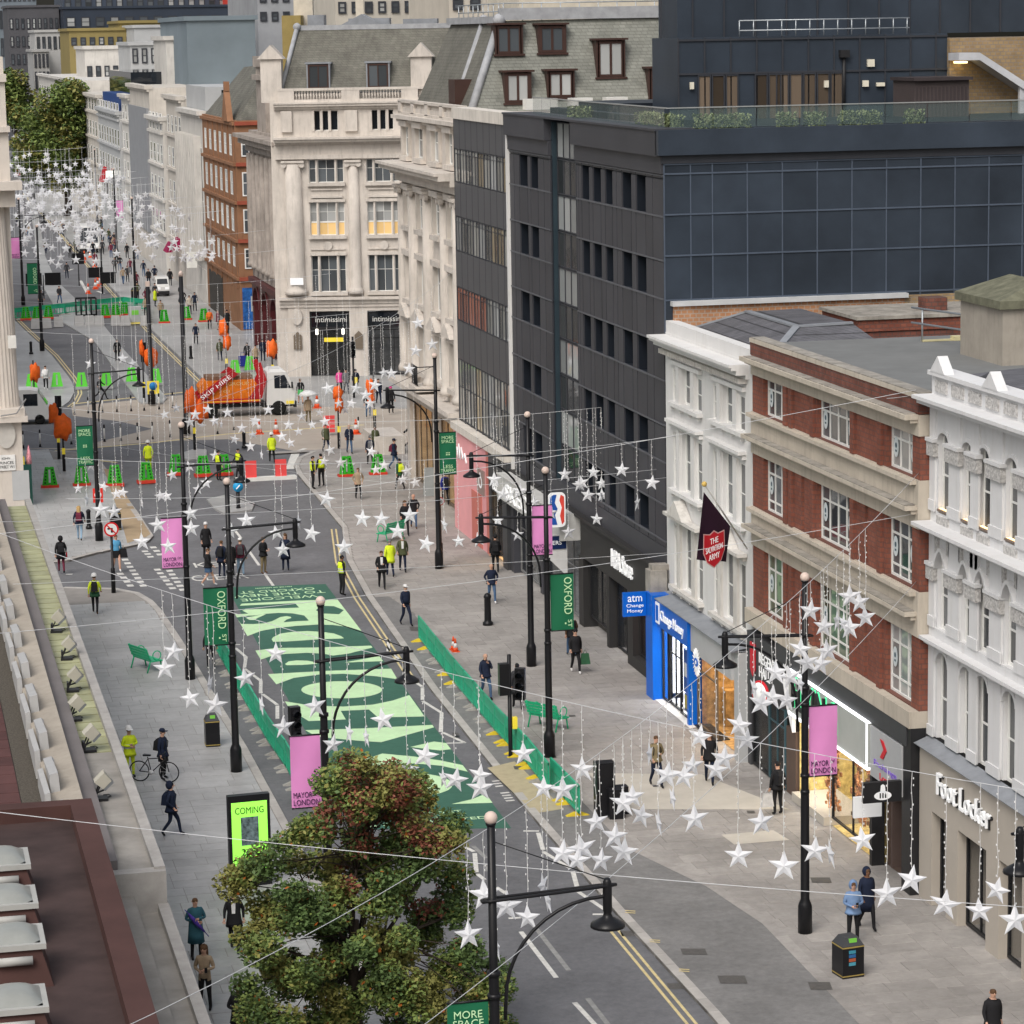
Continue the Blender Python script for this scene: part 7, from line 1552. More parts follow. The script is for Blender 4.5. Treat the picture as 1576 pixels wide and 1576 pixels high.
S5 = [(542,621),(520,621),(532,631),(569,621),(414,631),(394,649),(464,641),(492,635),(500,649),(479,654),(390,669),(408,677),(433,672),(443,654),(459,664),(476,682),(448,682),(385,687),(419,695),(401,700,1),(498,710),(508,693),(545,707),(525,712),(570,695),(539,717),(565,723),(580,723),(591,716),(621,738),(626,725),(640,743),(300,638),(319,630),(293,650),(309,655),(329,648),(350,635),(340,653,1),(343,666),(372,659),(393,647),(362,676),(291,718),(266,731),(331,701),(353,729),(119,752),(160,749),(141,717),(200,741,1),(180,760),(189,758),(217,755),(245,749),(246,763),(256,764),(238,771),(304,753),(318,743),(220,774,1),(253,638),(270,628)]
S6 = [(190,552),(176,571),(183,587,1),(210,589),(226,609),(250,603),(140,560),(160,575),(205,560)]
for q in S1: hang(W1, 'a', *q[:2], len(q) > 2) or hang(W2, 'b', *q[:2], len(q) > 2)
for q in S2: hang(W2, 'b', *q[:2], len(q) > 2) or hang(W1, 'a', *q[:2], len(q) > 2)
for i, q in enumerate(S3): (hang(W6, 'f', *q[:2], len(q) > 2) if q[0] > 700 else False) or hang(W3, 'c', *q[:2], len(q) > 2) or hang(W4, 'd', *q[:2], len(q) > 2)
for q in S4: hang(W5, 'e', *q[:2], len(q) > 2) or hang(ya[0], 'g0', *q[:2])
for i, q in enumerate(S5):
    k = i % 4 if q[0] < 600 else 0
    for j in (k, 0, 1, 2, 3):
        if hang(ya[j], 'g%d' % j, *q[:2], len(q) > 2): break
for i, q in enumerate(S6): hang(yb[i % 2], 'h%d' % (i % 2), *q[:2], len(q) > 2)
for w, d in (('a','the wire from the brick building'),('b','the wire crossing the artwork'),('c','the wire over keep clear'),('d','the slack wire by the stucco house'),('e','the climbing wire'),('f','the wire before the sports store'),('g0','the nearest junction wire'),('g1','the second junction wire'),('g2','the third junction wire'),('g3','the farthest junction wire'),('h0','the nearer far side wire'),('h1','the farther far side wire')): finish(w, d)
# far strings along the street
for k, (y, z) in enumerate(((262,9.5),(290,9.5),(318,9.6),(345,9.6),(372,9.7),(405,9.8),(480,10.5),(252,9.6),(276,9.6),(304,9.6),(332,9.6))):
    W = wire((29.6,y,z),(8.5,y,z), .4, (nth(k)+' of the long far wires down the street') if k < 7 else nth(k-7)+' of the in between far wires down the street', r=.02)
    for i in range((30, 30, 30, 45, 45, 45, 40, 45, 45, 50, 50)[k]):
        t = rnd.uniform(.04, .96); p = W[0].lerp(W[-1], t); d = rnd.uniform(1, 2.2) if k == 6 else rnd.uniform(.7, 4.6); STARS.setdefault('k%d' % k, []).append((proj(p)[0], p, d, rnd.random() < .15))
    if k < 3: finish('k%d' % k, 'the %s far wire' % nth(k))
    else:
        if k == 3: farst = MB(); farln = MB()
        for (px, p, d, narrow) in STARS['k%d' % k]:
            a0 = rnd.uniform(-.4,.4); vs = []
            for q in range(10): a = math.pi/2+math.pi*q/5; R_ = .42 if q % 2 == 0 else .17; vs.append((p.x+R_*math.cos(a)*math.cos(a0), p.y+R_*math.cos(a)*math.sin(a0), p.z-d+R_*math.sin(a)))
            vs += [(p.x, p.y-.06, p.z-d), (p.x, p.y+.06, p.z-d)]; farst.add(vs, [f for q in range(10) for f in ((q, 10, (q+1) % 10), ((q+1) % 10, 11, q))]); farst.bar((p.x, p.y, p.z), (p.x, p.y, p.z-d+.4), .018)
        if k == 10: farst.build('distant_stars', starm, None, 'mass of tiny white stars over the far end of the street', 'stars', None, 'stuff')
# plain wires
def pw(a, c, sag, label): wire(FX(*a) if len(a) == 3 else a, FX(*c) if len(c) == 3 else c, sag, label)
wire((28.2,75.9,14.4), (27.9,77.5,14.1), 0.02, 'short tie of the wire at the ornate white building')
wire(FX(1410,600,28.2), G(-40,826,10.5), .3, 'plain wire from the brick building top to the far left')
wire(FX(1026,851,28.0), FX(20,899,4.0), .1, 'plain level wire over the side street and pavement')
wire(FX(1412,790,28.2), G(-40,978,10.0), .3, 'plain wire from the brick building over the right pavement')
wire(FX(1410,895,28.2), G(555,1650,8.0), .6, 'plain slanting wire above the tree and right lantern')
wire(FX(1576,1396,20), G(-60,1243,9.0), .15, 'plain nearly level wire in front of the tree')
wire(FX(0,655,7.0), FX(620,745,27.5), .3, 'plain wire from the stone corner across the near road')
wire(G(-40,804,10.0), FX(1026,735,28.2), .3, 'plain wire behind the green bench over the pavement')
# ============================================================ people
skinm = [mat('skin_light', (.55,.33,.24), .6, .05), mat('skin_brown', (.2,.1,.06), .6, .05)]
cl = {}
def cloth(c):
    pal = dict(black=(.014,.014,.016), navy=(.012,.018,.04), charcoal=(.04,.04,.045), grey=(.15,.15,.16), white=(.65,.65,.65), beige=(.33,.25,.17), khaki=(.2,.16,.09), teal=(.03,.1,.13), blue=(.16,.25,.42), sky=(.1,.33,.55), jeans=(.06,.11,.2), ljeans=(.25,.36,.48), yellow=(.62,.75,.03), maroon=(.13,.02,.04), green=(.03,.1,.05), olive=(.07,.08,.04), lime=(.1,.5,.15), orange=(.75,.16,.03), brown=(.1,.055,.03), blonde=(.45,.3,.13), pink=(.7,.08,.3), purple=(.07,.04,.28), red=(.5,.02,.03), silver=(.5,.5,.5), royal=(.02,.03,.22), cream=(.5,.45,.38), skin=(.55,.33,.24))
    return mat('cloth_'+c, pal[c], .85, .18, 5, bump=.15, bscale=30)
WALK = dict(l=((.1,-.2,.52),(.1,-.26,.1),(.1,-.4,.05)), r=((-.1,.03,.52),(-.1,.3,.16),(-.1,.2,.04)), la=((.25,.12,1.16),(.25,.1,.92)), ra=((-.25,-.06,1.17),(-.25,-.24,.99)))
STAND = dict(l=((.11,-.02,.5),(.12,.03,.09),(.13,-.12,.04)), r=((-.11,-.02,.5),(-.12,.03,.09),(-.13,-.12,.04)), la=((.26,.03,1.15),(.26,-.04,.91)), ra=((-.26,.03,1.15),(-.26,-.04,.91)))
PHONE = dict(STAND, la=((.25,0,1.15),(.07,-.27,1.17)), ra=((-.25,0,1.15),(-.06,-.26,1.12)))
WPHONE = dict(WALK, la=((.25,0,1.15),(.07,-.27,1.17)), ra=((-.25,.02,1.16),(-.2,-.2,1.0)))
POCK = dict(WALK, la=((.3,.08,1.17),(.2,-.1,.97)), ra=((-.3,.08,1.17),(-.2,-.1,.97)))
ARMSX = dict(STAND, la=((.27,0,1.17),(.02,-.21,1.2)), ra=((-.27,0,1.17),(-.02,-.23,1.14)))
EAT = dict(WALK, la=((.24,-.06,1.16),(.04,-.2,1.42)))
STRIDE = dict(WALK, l=((.1,-.3,.54),(.1,-.42,.12),(.1,-.55,.08)), r=((-.1,.12,.5),(-.1,.48,.22),(-.1,.42,.06)), la=((.25,.22,1.2),(.25,.2,.98)), ra=((-.25,-.2,1.2),(-.22,-.36,1.1)))
POSES = dict(walk=WALK, stand=STAND, phone=PHONE, wphone=WPHONE, pock=POCK, cross=ARMSX, eat=EAT, stride=STRIDE)
_bodies = {}
def body_mesh(pose, slim=1.0):
    k = (pose, slim)
    if k in _bodies: return _bodies[k]
    p = POSES[pose]; V = []; E2 = []; R = []; seg = []
    def v(co, r, par=None, reg=None):
        V.append(Vector(co)); R.append(r if isinstance(r, tuple) else (r, r)); i = len(V)-1
        if par is not None: E2.append((par, i)); seg.append((par, i, reg))
        return i
    w = slim
    pv = v((0,0,.95), (.155*w,.115)); sp = v((0,.005,1.14), (.14*w,.11), pv, 2); ch = v((0,0,1.33), (.17*w,.125), sp, 2); nb = v((0,.01,1.46), (.085,.08), ch, 2)
    nk = v((0,-.005,1.53), (.055,.058), nb, 0); h1 = v((0,-.025,1.6), (.08,.092), nk, 0); h2 = v((0,-.015,1.68), (.092,.11), h1, 0); h3 = v((0,0,1.75), (.068,.085), h2, 0)
    for s, lg, am in ((1,'l','la'), (-1,'r','ra')):
        sh_ = v((s*.165*w,.005,1.41), (.075,.075), ch, 2); el = v(p[am][0], (.05,.052), sh_, 2); wr = v(p[am][1], (.034,.034), el, 2)
        d = (Vector(p[am][1])-Vector(p[am][0])).normalized(); pa = v(Vector(p[am][1])+d*.07, (.036,.024), wr, 0)
        hp = v((s*.09*w,0,.89), (.1*w,.1), pv, 3); kn = v(p[lg][0], (.062,.065), hp, 3); an = v(p[lg][1], (.045,.048), kn, 3); to = v(p[lg][2], (.042,.035), an, 4)
    me = bpy.data.meshes.new('body_skeleton'); me.from_pydata([tuple(q) for q in V], E2, []); ob_ = bpy.data.objects.new('body_skeleton', me); COL.objects.link(ob_)
    md = ob_.modifiers.new('skin', 'SKIN'); md.use_smooth_shade = True
    if not me.skin_vertices: 
        bpy.context.view_layer.objects.active = ob_
    for i, r in enumerate(R): me.skin_vertices[0].data[i].radius = r
    me.skin_vertices[0].data[0].use_root = True
    ob_.modifiers.new('sub', 'SUBSURF').levels = 1; ob_.modifiers['sub'].render_levels = 1
    dg = bpy.context.evaluated_depsgraph_get(); bm_ = bpy.data.meshes.new_from_object(ob_.evaluated_get(dg)); bpy.data.objects.remove(ob_); bpy.data.meshes.remove(me)
    mb = MB(); mb.sm = True; mb.v = [tuple(q.co) for q in bm_.vertices]
    for f in bm_.polygons:
        c = f.center; best = None
        for a, b, reg in seg:
            A = V[a]; B_ = V[b]; ab = B_-A; t = max(0, min(1, (c-A).dot(ab)/ab.length_squared)); dd = (c-(A+ab*t)).length-(R[a][0]+(R[b][0]-R[a][0])*t)*.6
            if best is None or dd < best[0]: best = (dd, reg)
        reg = best[1]
        if reg == 3 and c.z > .86: reg = 2
        if c.z > 1.55 and reg == 0 and abs(c.x) < .12:
            if c.z > 1.7 or (c.y > -.02 and c.z > 1.6) or (c.z > 1.66 and c.y > -.06): reg = 1
            elif c.y < -.09 and 1.655 < c.z < 1.685 and .015 < abs(c.x) < .06: reg = 1
        mb.f.append(tuple(f.vertices)); mb.mi.append(reg); mb.smooth.append(True)
    bpy.data.meshes.remove(bm_)
    mb.cur = 0
    # nose, ears, fingers
    mb.tube([(0,-.1,1.665),(0,-.135,1.63),(0,-.105,1.615)], [.01,.018,.012], 5)
    for s in (1, -1): mb.sphere((s*.085,.0,1.655), .022, 6, 4, (.5,.8,1.3))
    for s, am in ((1,'la'), (-1,'ra')):
        wq = Vector(p[am][1]); d = (wq-Vector(p[am][0])).normalized(); side = d.cross(Vector((0,-1,0)) if abs(d.y) < .8 else Vector((0,0,1))).normalized(); cu_ = side.cross(d)
        base = wq+d*.1
        for i, ln in enumerate((.06,.072,.068,.052)):
            o_ = base+side*((i-1.5)*.019); mb.tube([o_-d*.02, o_+d*ln*.5+cu_*.004, o_+d*ln*.9+cu_*.026], [.01,.0095,.007], 5)
        o_ = wq+d*.05+side*(-.03*s); mb.tube([o_, o_+d*.035-side*(.02*s), o_+d*.06-side*(.018*s)], [.012,.01,.008], 5)
    r = mb.mesh('person', [skinm[0], cloth('brown'), cloth('black'), cloth('black'), cloth('black')]); _bodies[k] = r; return r
def loft(rings, n=14):
    b = MB(); b.sm = True; vs = []
    for (z, rx, ry, cy) in rings:
        for k in range(n): a = 2*math.pi*k/n; vs.append((rx*math.cos(a), cy+ry*math.sin(a), z))
    fs = [(i*n+k, i*n+(k+1) % n, (i+1)*n+(k+1) % n, (i+1)*n+k) for i in range(len(rings)-1) for k in range(n)]
    b.add(vs, fs); return b
_cm = {}
def part_mesh(kind):
    if kind in _cm: return _cm[kind]
    if kind.startswith('coat'):
        hem = float(kind[4:]); b = loft([(1.47,.12,.1,.0),(1.43,.2,.135,.0),(1.3,.2,.152,0),(1.12,.18,.148,0),(.96,.2,.158,0),((.96+hem)/2,.22,.185,0),(hem,.24,.21,0),(hem+.02,.225,.195,0)])
    elif kind == 'vest': b = loft([(1.47,.12,.105,0),(1.43,.2,.14,0),(1.3,.205,.158,0),(1.12,.19,.152,0),(1.0,.2,.155,0),(1.0,.19,.145,0)])
    elif kind == 'band': b = loft([(1.2,.205,.163,0),(1.15,.2,.162,0)]); c_ = loft([(1.1,.2,.16,0),(1.05,.203,.162,0)]); b.add(c_.v, c_.f)
    elif kind == 'pack':
        b = MB(); b.hexa([(-.15,.1,1.02),(.15,.1,1.02),(.14,.3,1.04),(-.14,.3,1.04)], [(-.14,.1,1.36),(.14,.1,1.36),(.12,.26,1.34),(-.12,.26,1.34)]); b.hexa([(-.14,.1,1.36),(.14,.1,1.36),(.12,.26,1.34),(-.12,.26,1.34)], [(-.09,.1,1.46),(.09,.1,1.46),(.08,.18,1.43),(-.08,.18,1.43)])
        for s in (-1, 1): b.tube([(s*.1,.14,1.44),(s*.12,-.02,1.475),(s*.12,-.15,1.32),(s*.13,-.12,1.12),(s*.14,.1,1.06)], .018, 5)
    elif kind == 'helmet': b = MB(); b.lathe((0,0,1.685), [(.15,0),(.125,.012),(.122,.05),(.1,.11),(.05,.145),(.01,.152)], 14); b.box(-.09,.09,-.2,-.1,1.685,1.698)
    elif kind == 'beanie': b = MB(); b.lathe((0,-.005,1.675), [(.102,0),(.108,.03),(.1,.07),(.07,.115),(.02,.135)], 12)
    elif kind == 'cap': b = MB(); b.lathe((0,-.005,1.69), [(.104,0),(.1,.05),(.07,.09),(.02,.1)], 12); b.box(-.07,.07,-.2,-.08,1.69,1.702)
    elif kind == 'hood': b = MB(); b.sphere((0,.03,1.655), .13, 12, 8, (.95,.95,1.15)); b.v = [q if q[1] > -.075 else (q[0], -.075, q[2]) for q in b.v]
    elif kind == 'longhair': b = loft([(1.77,.03,.04,.02),(1.74,.085,.09,.02),(1.68,.108,.105,.03),(1.58,.105,.075,.055),(1.45,.1,.05,.085),(1.36,.06,.03,.1)], 12)
    elif kind == 'shirt': b = MB(); b.hexa([(-.045,-.172,1.12),(.045,-.172,1.12),(.045,-.15,1.12),(-.045,-.15,1.12)], [(-.06,-.15,1.46),(.06,-.15,1.46),(.06,-.1,1.46),(-.06,-.1,1.46)])
    elif kind == 'shorts': b = loft([(1.0,.18,.145,0),(.88,.2,.16,0),(.7,.2,.17,-.01),(.66,.205,.175,-.01)])
    _cm[kind] = b; return b
NP = [0]
def person(px, py, pose, face, top, legs, label, hair='brown', shoes='black', extra=(), h=1.74, skin=0, z=0.0):
    g = G(px, py, z); o = link('person', body_mesh(pose), None, (g.x, g.y, z)); s = h/1.75; o.scale = (s, s, s); o.rotation_euler = (0, 0, math.radians(face))
    for i, m in enumerate((skinm[skin], cloth(hair), cloth(top), cloth(legs), cloth(shoes))): o.material_slots[i].link = 'OBJECT'; o.material_slots[i].material = m
    tag(o, label, 'person'); NP[0] += 1
    names = {'pack': 'backpack', 'band': 'reflective_band', 'vest': 'vest', 'longhair': 'hair', 'shorts': 'shorts'}
    for (kd, col) in extra:
        q = part_mesh(kd); nm = 'coat' if kd.startswith('coat') else names.get(kd, kd)
        link(nm, q.mesh(nm, cloth(col)), o)
    return o
def held(name, px, py, z, dx, dy, build, m, label, cat):
    g = G(px, py); b = MB(); build(b); o = b.local(name, m, None); o.location = (g.x+dx, g.y+dy, z); return tag(o, label, cat)
A0 = 0; AW = 180; LF_ = -90; RT_ = 90       # facing: toward viewer, away, image left, image right
person(303,1477,'cross',10,'teal','black','woman in a long teal padded coat hugging a purple umbrella','brown',extra=[('coat0.5','teal')])
person(362,1464,'walk',-10,'black','black','man in black overcoat, white shirt and tie beside the totem','brown',extra=[('coat0.72','black'),('shirt','white')])
held('shirt_front',362,1464,1.15,0,-.17,lambda b: b.box(-.05,.05,-.01,.01,0,.28),cloth('white'),'white shirt front of the man by the totem','shirt') if False else None
person(317,1555,'phone',-20,'beige','black','woman in beige jacket reading her phone beneath the canopy edge','brown',extra=[('longhair','brown')])
person(370,1618,'cross',0,'black','black','man in black holding a white cup at the bottom edge','black',skin=1,extra=[('coat0.75','black')])
person(265,1287,'pock',75,'navy','navy','hooded man in navy walking right across the left pavement','black',extra=[('hood','navy'),('pack','navy'),('coat0.8','navy')])
person(201,1197,'cross',15,'yellow','yellow','worker in full yellow suit and white helmet by the canopy','brown',extra=[('helmet','white'),('coat0.78','yellow'),('band','silver')])
person(252,1200,'stand',60,'navy','black','man in navy jacket and cap standing with a bicycle','black',extra=[('cap','navy'),('pack','black'),('coat0.82','navy'),('shorts','black')])
person(147,945,'walk',AW-8,'yellow','black','worker in yellow vest with black rucksack walking away','brown',shoes='brown',extra=[('helmet','white'),('vest','yellow'),('pack','black'),('coat0.78','green')])
person(95,882,'walk',AW,'black','maroon','person in a black hooded coat walking away at the canopy','black',extra=[('hood','black'),('coat0.7','black'),('pack','black')])
person(123,832,'walk',AW-10,'navy','ljeans','blonde woman in dark jacket and pale jeans walking away','blonde',extra=[('longhair','blonde'),('pack','maroon'),('coat0.86','navy')])
person(180,879,'walk',8,'sky','skin','woman in sky blue top and black shorts at the side street','brown',shoes='white',extra=[('shorts','black')])
person(318,860,'stand',20,'black','black','woman in black coat and white beanie in the waiting group','brown',extra=[('beanie','white'),('coat0.6','black')])
person(321,902,'walk',80,'black','skin','woman in black top and blue shorts walking right','brown',shoes='white',extra=[('shorts','jeans'),('coat0.88','black')])
person(342,889,'stand',150,'navy','navy','man in navy coat with rucksack in the waiting group','brown',extra=[('pack','black'),('coat0.72','navy')])
person(356,890,'stand',200,'black','black','man in black standing behind the lamp column','black',extra=[('coat0.7','black')])
person(371,886,'stand',170,'charcoal','ljeans','person in white cap, grey rucksack and pale jeans','brown',extra=[('cap','white'),('pack','charcoal'),('coat0.86','maroon')])
person(406,883,'phone',40,'black','khaki','man in black jacket and khaki trousers checking his phone','brown',shoes='brown',extra=[('coat0.85','black')])
person(440,878,'phone',-10,'navy','navy','woman in navy dress holding a purple item to her face','brown',extra=[('longhair','brown'),('coat0.55','navy')])
person(527,917,'stand',110,'black','black','police officer in yellow vest standing at the kerb','black',skin=1,h=1.84,extra=[('vest','yellow'),('band','silver')])
person(588,906,'wphone',-5,'black','black','man in black suit walking, looking at his hands','brown',extra=[('coat0.76','black'),('shirt','white')])
person(601,888,'walk',AW,'yellow','navy','person in bright yellow raincoat walking away','grey',extra=[('coat0.68','yellow')])
person(620,880,'walk',-5,'olive','navy','man in dark jacket over white shirt near the bench','grey',extra=[('coat0.8','olive'),('shirt','white')])
person(624,824,'walk',0,'black','black','woman in black by the far green bench','brown',extra=[('longhair','brown'),('coat0.75','black')])
person(637,813,'pock',-5,'black','jeans','bald man in black jacket and jeans on the right pavement','skin',shoes='brown',extra=[('coat0.84','black')])
person(625,963,'walk',20,'navy','navy','man in white cap and navy body warmer before the right barriers','grey',extra=[('cap','white'),('vest','navy')])
person(763,881,'walk',AW-10,'black','black','man in black with rucksack walking away by the shoe shop','black',extra=[('pack','black'),('coat0.84','black'),('beanie','black')])
person(757,928,'pock',0,'navy','jeans','man in navy jacket and jeans with hands in pockets','skin',shoes='white',extra=[('coat0.86','navy')])
person(886,1036,'walk',0,'black','black','man in black puffer and beanie carrying a green bag','black',shoes='white',extra=[('beanie','black'),('coat0.85','black')])
person(880,1010,'walk',AW,'brown','jeans','person half hidden behind the green banner','black',extra=[('coat0.8','black')])
person(748,1076,'eat',10,'navy','jeans','man in navy jacket eating while walking beside the signal','skin',extra=[('coat0.86','navy')])
person(797,1092,'walk',AW,'charcoal','black','person in long dark coat behind the black signal','black',extra=[('coat0.6','charcoal')])
person(1010,1211,'wphone',5,'khaki','navy','man in khaki jacket with phone behind the stars','brown',extra=[('coat0.9','khaki'),('pack','black')])
person(1092,1206,'walk',-15,'black','navy','woman in black jacket partly behind the stars','brown',extra=[('longhair','brown'),('coat0.8','black')])
person(1197,1254,'stand',AW+15,'black','black','man in black with rucksack facing the lit gift shop','black',extra=[('pack','black'),('coat0.84','black')])
person(1334,1430,'walk',5,'navy','black','woman in a long dark coat behind the hooded person','brown',skin=1,extra=[('hood','navy'),('coat0.55','navy')])
person(1313,1452,'phone',-10,'blue','black','person in pale blue hoodie reading a phone by the bin','brown',extra=[('hood','blue'),('coat0.86','blue')])
person(1527,1628,'walk',0,'black','black','man in glasses and dark coat cut by the bottom edge','brown',extra=[('coat0.75','black')])
person(325,1030,'stand',AW,'black','black','officer in yellow vest behind the green banner','black',extra=[('vest','yellow')],z=-.1)
person(337,740,'stand',120,'black','black','officer in yellow vest left of two by the red boards','black',extra=[('vest','yellow')],z=-.1)
person(368,737,'walk',-60,'black','black','officer in yellow vest right of two by the red boards','black',extra=[('vest','yellow')],z=-.1)
person(229,725,'stand',AW,'yellow','yellow','worker in yellow with white helmet behind the separators','brown',extra=[('helmet','white'),('coat0.7','yellow')],z=-.1)
person(419,712,'walk',AW,'yellow','black','worker in yellow jacket walking over the junction','brown',extra=[('coat0.75','yellow'),('helmet','white')],z=-.1)
person(482,753,'stand',90,'black','black','left police officer of the pair at the kerb corner','black',h=1.85,extra=[('vest','yellow')])
person(495,749,'stand',200,'black','black','right police officer of the pair at the kerb corner','black',h=1.85,extra=[('vest','yellow')])
person(552,769,'pock',0,'beige','black','man in beige and black padded jacket walking toward us','brown',extra=[('coat0.84','beige')])
person(538,698,'walk',0,'navy','jeans','bald man in navy jacket and jeans crossing','skin',extra=[('coat0.84','navy')])
person(502,697,'walk',10,'olive','navy','man in dark olive jacket at the junction','black',extra=[('coat0.8','olive')])
person(570,716,'walk',AW,'navy','black','person in navy with light bag walking away','grey',extra=[('coat0.8','navy'),('pack','grey')])
person(578,700,'walk',0,'olive','black','man in olive jacket by the subway parapet','black',skin=1,extra=[('coat0.76','olive')])
person(607,722,'walk',70,'navy','jeans','man in navy cap and rucksack near the quadrant','black',extra=[('cap','navy'),('pack','maroon'),('coat0.82','navy')])
person(616,754,'walk',AW+20,'green','black','man in dark green with a yellow rucksack','black',extra=[('pack','yellow'),('coat0.82','green')])
person(686,777,'walk',AW,'royal','black','man in royal blue jacket with black rucksack','black',extra=[('pack','black'),('coat0.84','royal')])
person(567,642,'stand',0,'black','jeans','person behind the orange bagged signal','black')
person(602,636,'stand',0,'black','black','person in black with a pink beanie','black',extra=[('beanie','pink'),('coat0.84','black')])
person(463,622,'walk',AW,'black','skin','runner in black top and mint shorts','brown',shoes='black',extra=[('shorts','lime')])
person(71,600,'walk',0,'white','black','man in white and black jacket among lime separators','black',shoes='white',extra=[('vest','white')])
person(155,616,'stride',80,'black','black','man in black striding across the far crossing','black',z=-.1)
person(181,556,'stand',AW,'black','black','person in black on the far island','black',extra=[('coat0.7','black')])
for i, (px, py, po, f, t, lg, l, ex) in enumerate((
 (302,530,'walk',0,'navy','black','man in navy alone on the far right pavement',[]),(339,556,'walk',AW,'olive','navy','person in olive beside the orange bag',[('coat0.8','olive')]),
 (381,562,'walk',AW,'black','black','person in black with blue suitcase',[('pack','charcoal')]),(394,566,'walk',0,'beige','black','person in beige and black jacket behind the cab',[('coat0.8','beige')]),
 (405,556,'stand',AW,'navy','navy','person in navy at the arcade',[('coat0.8','navy')]),(427,555,'stand',AW,'olive','black','person in olive at the corner pier',[('coat0.8','olive')]),
 (323,507,'stand',0,'orange','black','worker in orange vest at the graffiti shutter',[('vest','orange')]),(336,508,'stand',LF_,'maroon','brown','person with a white wrap by the graffiti shutter',[('coat0.7','maroon')]),
 (350,508,'stand',AW,'black','black','person in black at the graffiti shutter',[('coat0.75','black')]),(292,484,'walk',0,'cream','black','person in cream jacket on the far pavement',[]),
 (239,472,'stand',RT_,'yellow','black','worker in yellow coat beside the buggy',[('coat0.6','yellow')]),(229,440,'walk',0,'black','navy','person in black left of the buggy',[('coat0.8','black')]),
 (262,440,'stand',0,'black','black','person in black right of the buggy',[('coat0.7','black')]),(523,606,'walk',0,'pink','black','person in pink in front of the shop window',[('coat0.8','pink')]),
 (533,606,'walk',0,'grey','navy','person in grey next to the one in pink',[('coat0.8','grey')]),(548,606,'walk',AW,'navy','navy','person in navy in front of the shop window',[('coat0.8','navy')]),
 (583,622,'walk',0,'navy','navy','person in navy near the quadrant corner',[('coat0.8','navy')]),(475,650,'stand',0,'beige','khaki','person in beige under a white umbrella',[('coat0.75','beige')]),
 (108,398,'walk',0,'black','black','distant person in black on the far road',[]),(196,398,'walk',AW,'black','black','distant person in black by the green shop',[]),
 (88,285,'stand',0,'yellow','black','distant worker in yellow beneath the trees',[('vest','yellow')]),(158,392,'stand',0,'charcoal','black','distant person by the traffic cones',[]),(247,408,'walk',AW,'navy','black','distant person on the far right pavement',[]))):
    person(px, py, po, f, t, lg, l, 'black', extra=ex)
# things they hold
def umb(b): b.tube([(-.3,0,.45),(.32,0,-.35)], [.012,.012], 6); b.tube([(-.2,0,.32),(-.02,0,.08),(.22,0,-.22)], [.03,.07,.02], 8)
held('folded_umbrella',303,1477,1.05,0,-.24,umb,cloth('purple'),'folded purple umbrella held by the woman in teal','umbrella')
held('paper_cup',370,1618,1.2,.02,-.28,lambda b: b.lathe((0,0,0),[(.03,-.06),(.042,.06)],8),cloth('white'),'white paper cup held at the bottom edge','cup')
for px, py, l in ((1313,1452,'phone in the hands of the person in blue'),(317,1555,'phone held by the woman in beige'),(406,883,'phone held by the man in khaki trousers'),(1010,1211,'phone held by the man in khaki jacket')): held('phone',px,py,1.17,.0,-.33,lambda b: b.box(-.035,.035,-.01,.01,-.07,.07),blk,l,'phone')
def bag(b): b.hexa([(-.2,-.07,-.42),(.2,-.07,-.42),(.2,.07,-.42),(-.2,.07,-.42)], [(-.14,-.04,0),(.14,-.04,0),(.14,.04,0),(-.14,.04,0)]); b.tube([(-.08,0,0),(0,0,.16),(.08,0,0)], .012, 5)
held('shopping_bag',886,1036,.78,.36,-.1,bag,cloth('green'),'green carrier bag of the man in the black puffer','bag'); held('carrier_bag',1197,1254,.72,-.34,.0,bag,cloth('silver'),'pale plastic bag of the man facing the gift shop','bag'); held('shoulder_bag',180,879,1.05,.33,.02,bag,cloth('black'),'black bag of the woman in sky blue','bag')
held('red_bottle',95,882,.85,.26,0,lambda b: b.lathe((0,0,0),[(.035,-.12),(.035,.08),(.015,.12)],8),cloth('red'),'small red bottle carried by the hooded person','bottle')
held('suitcase',376,565,.0,-.1,0,lambda b: (b.box(-.3,.3,-.18,.18,.08,.85), b.tube([(-.15,0,.85),(-.15,0,1.1),(.15,0,1.1),(.15,0,.85)],.015,5)),cloth('royal'),'blue suitcase beside the person in black','suitcase')
def umb2(b): b.lathe((0,0,0),[(.65,1.75),(.5,1.92),(.25,2.05),(.03,2.1)],12); b.tube([(0,0,1.0),(0,0,2.1)],.012,5)
held('open_umbrella',475,650,0,0,-.05,umb2,cloth('white'),'open white umbrella at the junction','umbrella')
# bicycle
g = G(238, 1203); T = empty('bicycle', (g.x, g.y, 0), 'black city bicycle held by the man in the navy cap', 'bicycle', None, math.radians(-25))
for x in (-.52, .52):
    w_ = empty('wheel', (x, 0, .35)); w_.parent = T; b = MB(); b.tube([(.34*math.cos(2*math.pi*k/24),0,.34*math.sin(2*math.pi*k/24)) for k in range(25)], .022, 6); b.local('tyre', blk, w_); b = MB()
    for k in range(10): a = 2*math.pi*k/10; b.tube([(0,0,0),(.33*math.cos(a),0,.33*math.sin(a))], .004, 4)
    b.local('spokes', wirem, w_)
b = MB()
for p_, q_ in (((-.52,0,.35),(-.1,0,.32)),((-.1,0,.32),(-.22,0,.85)),((-.52,0,.35),(-.2,0,.78)),((-.1,0,.32),(.4,0,.78)),((-.2,0,.78),(.38,0,.84)),((.52,0,.35),(.38,0,.95))): b.tube([p_, q_], .018, 6)
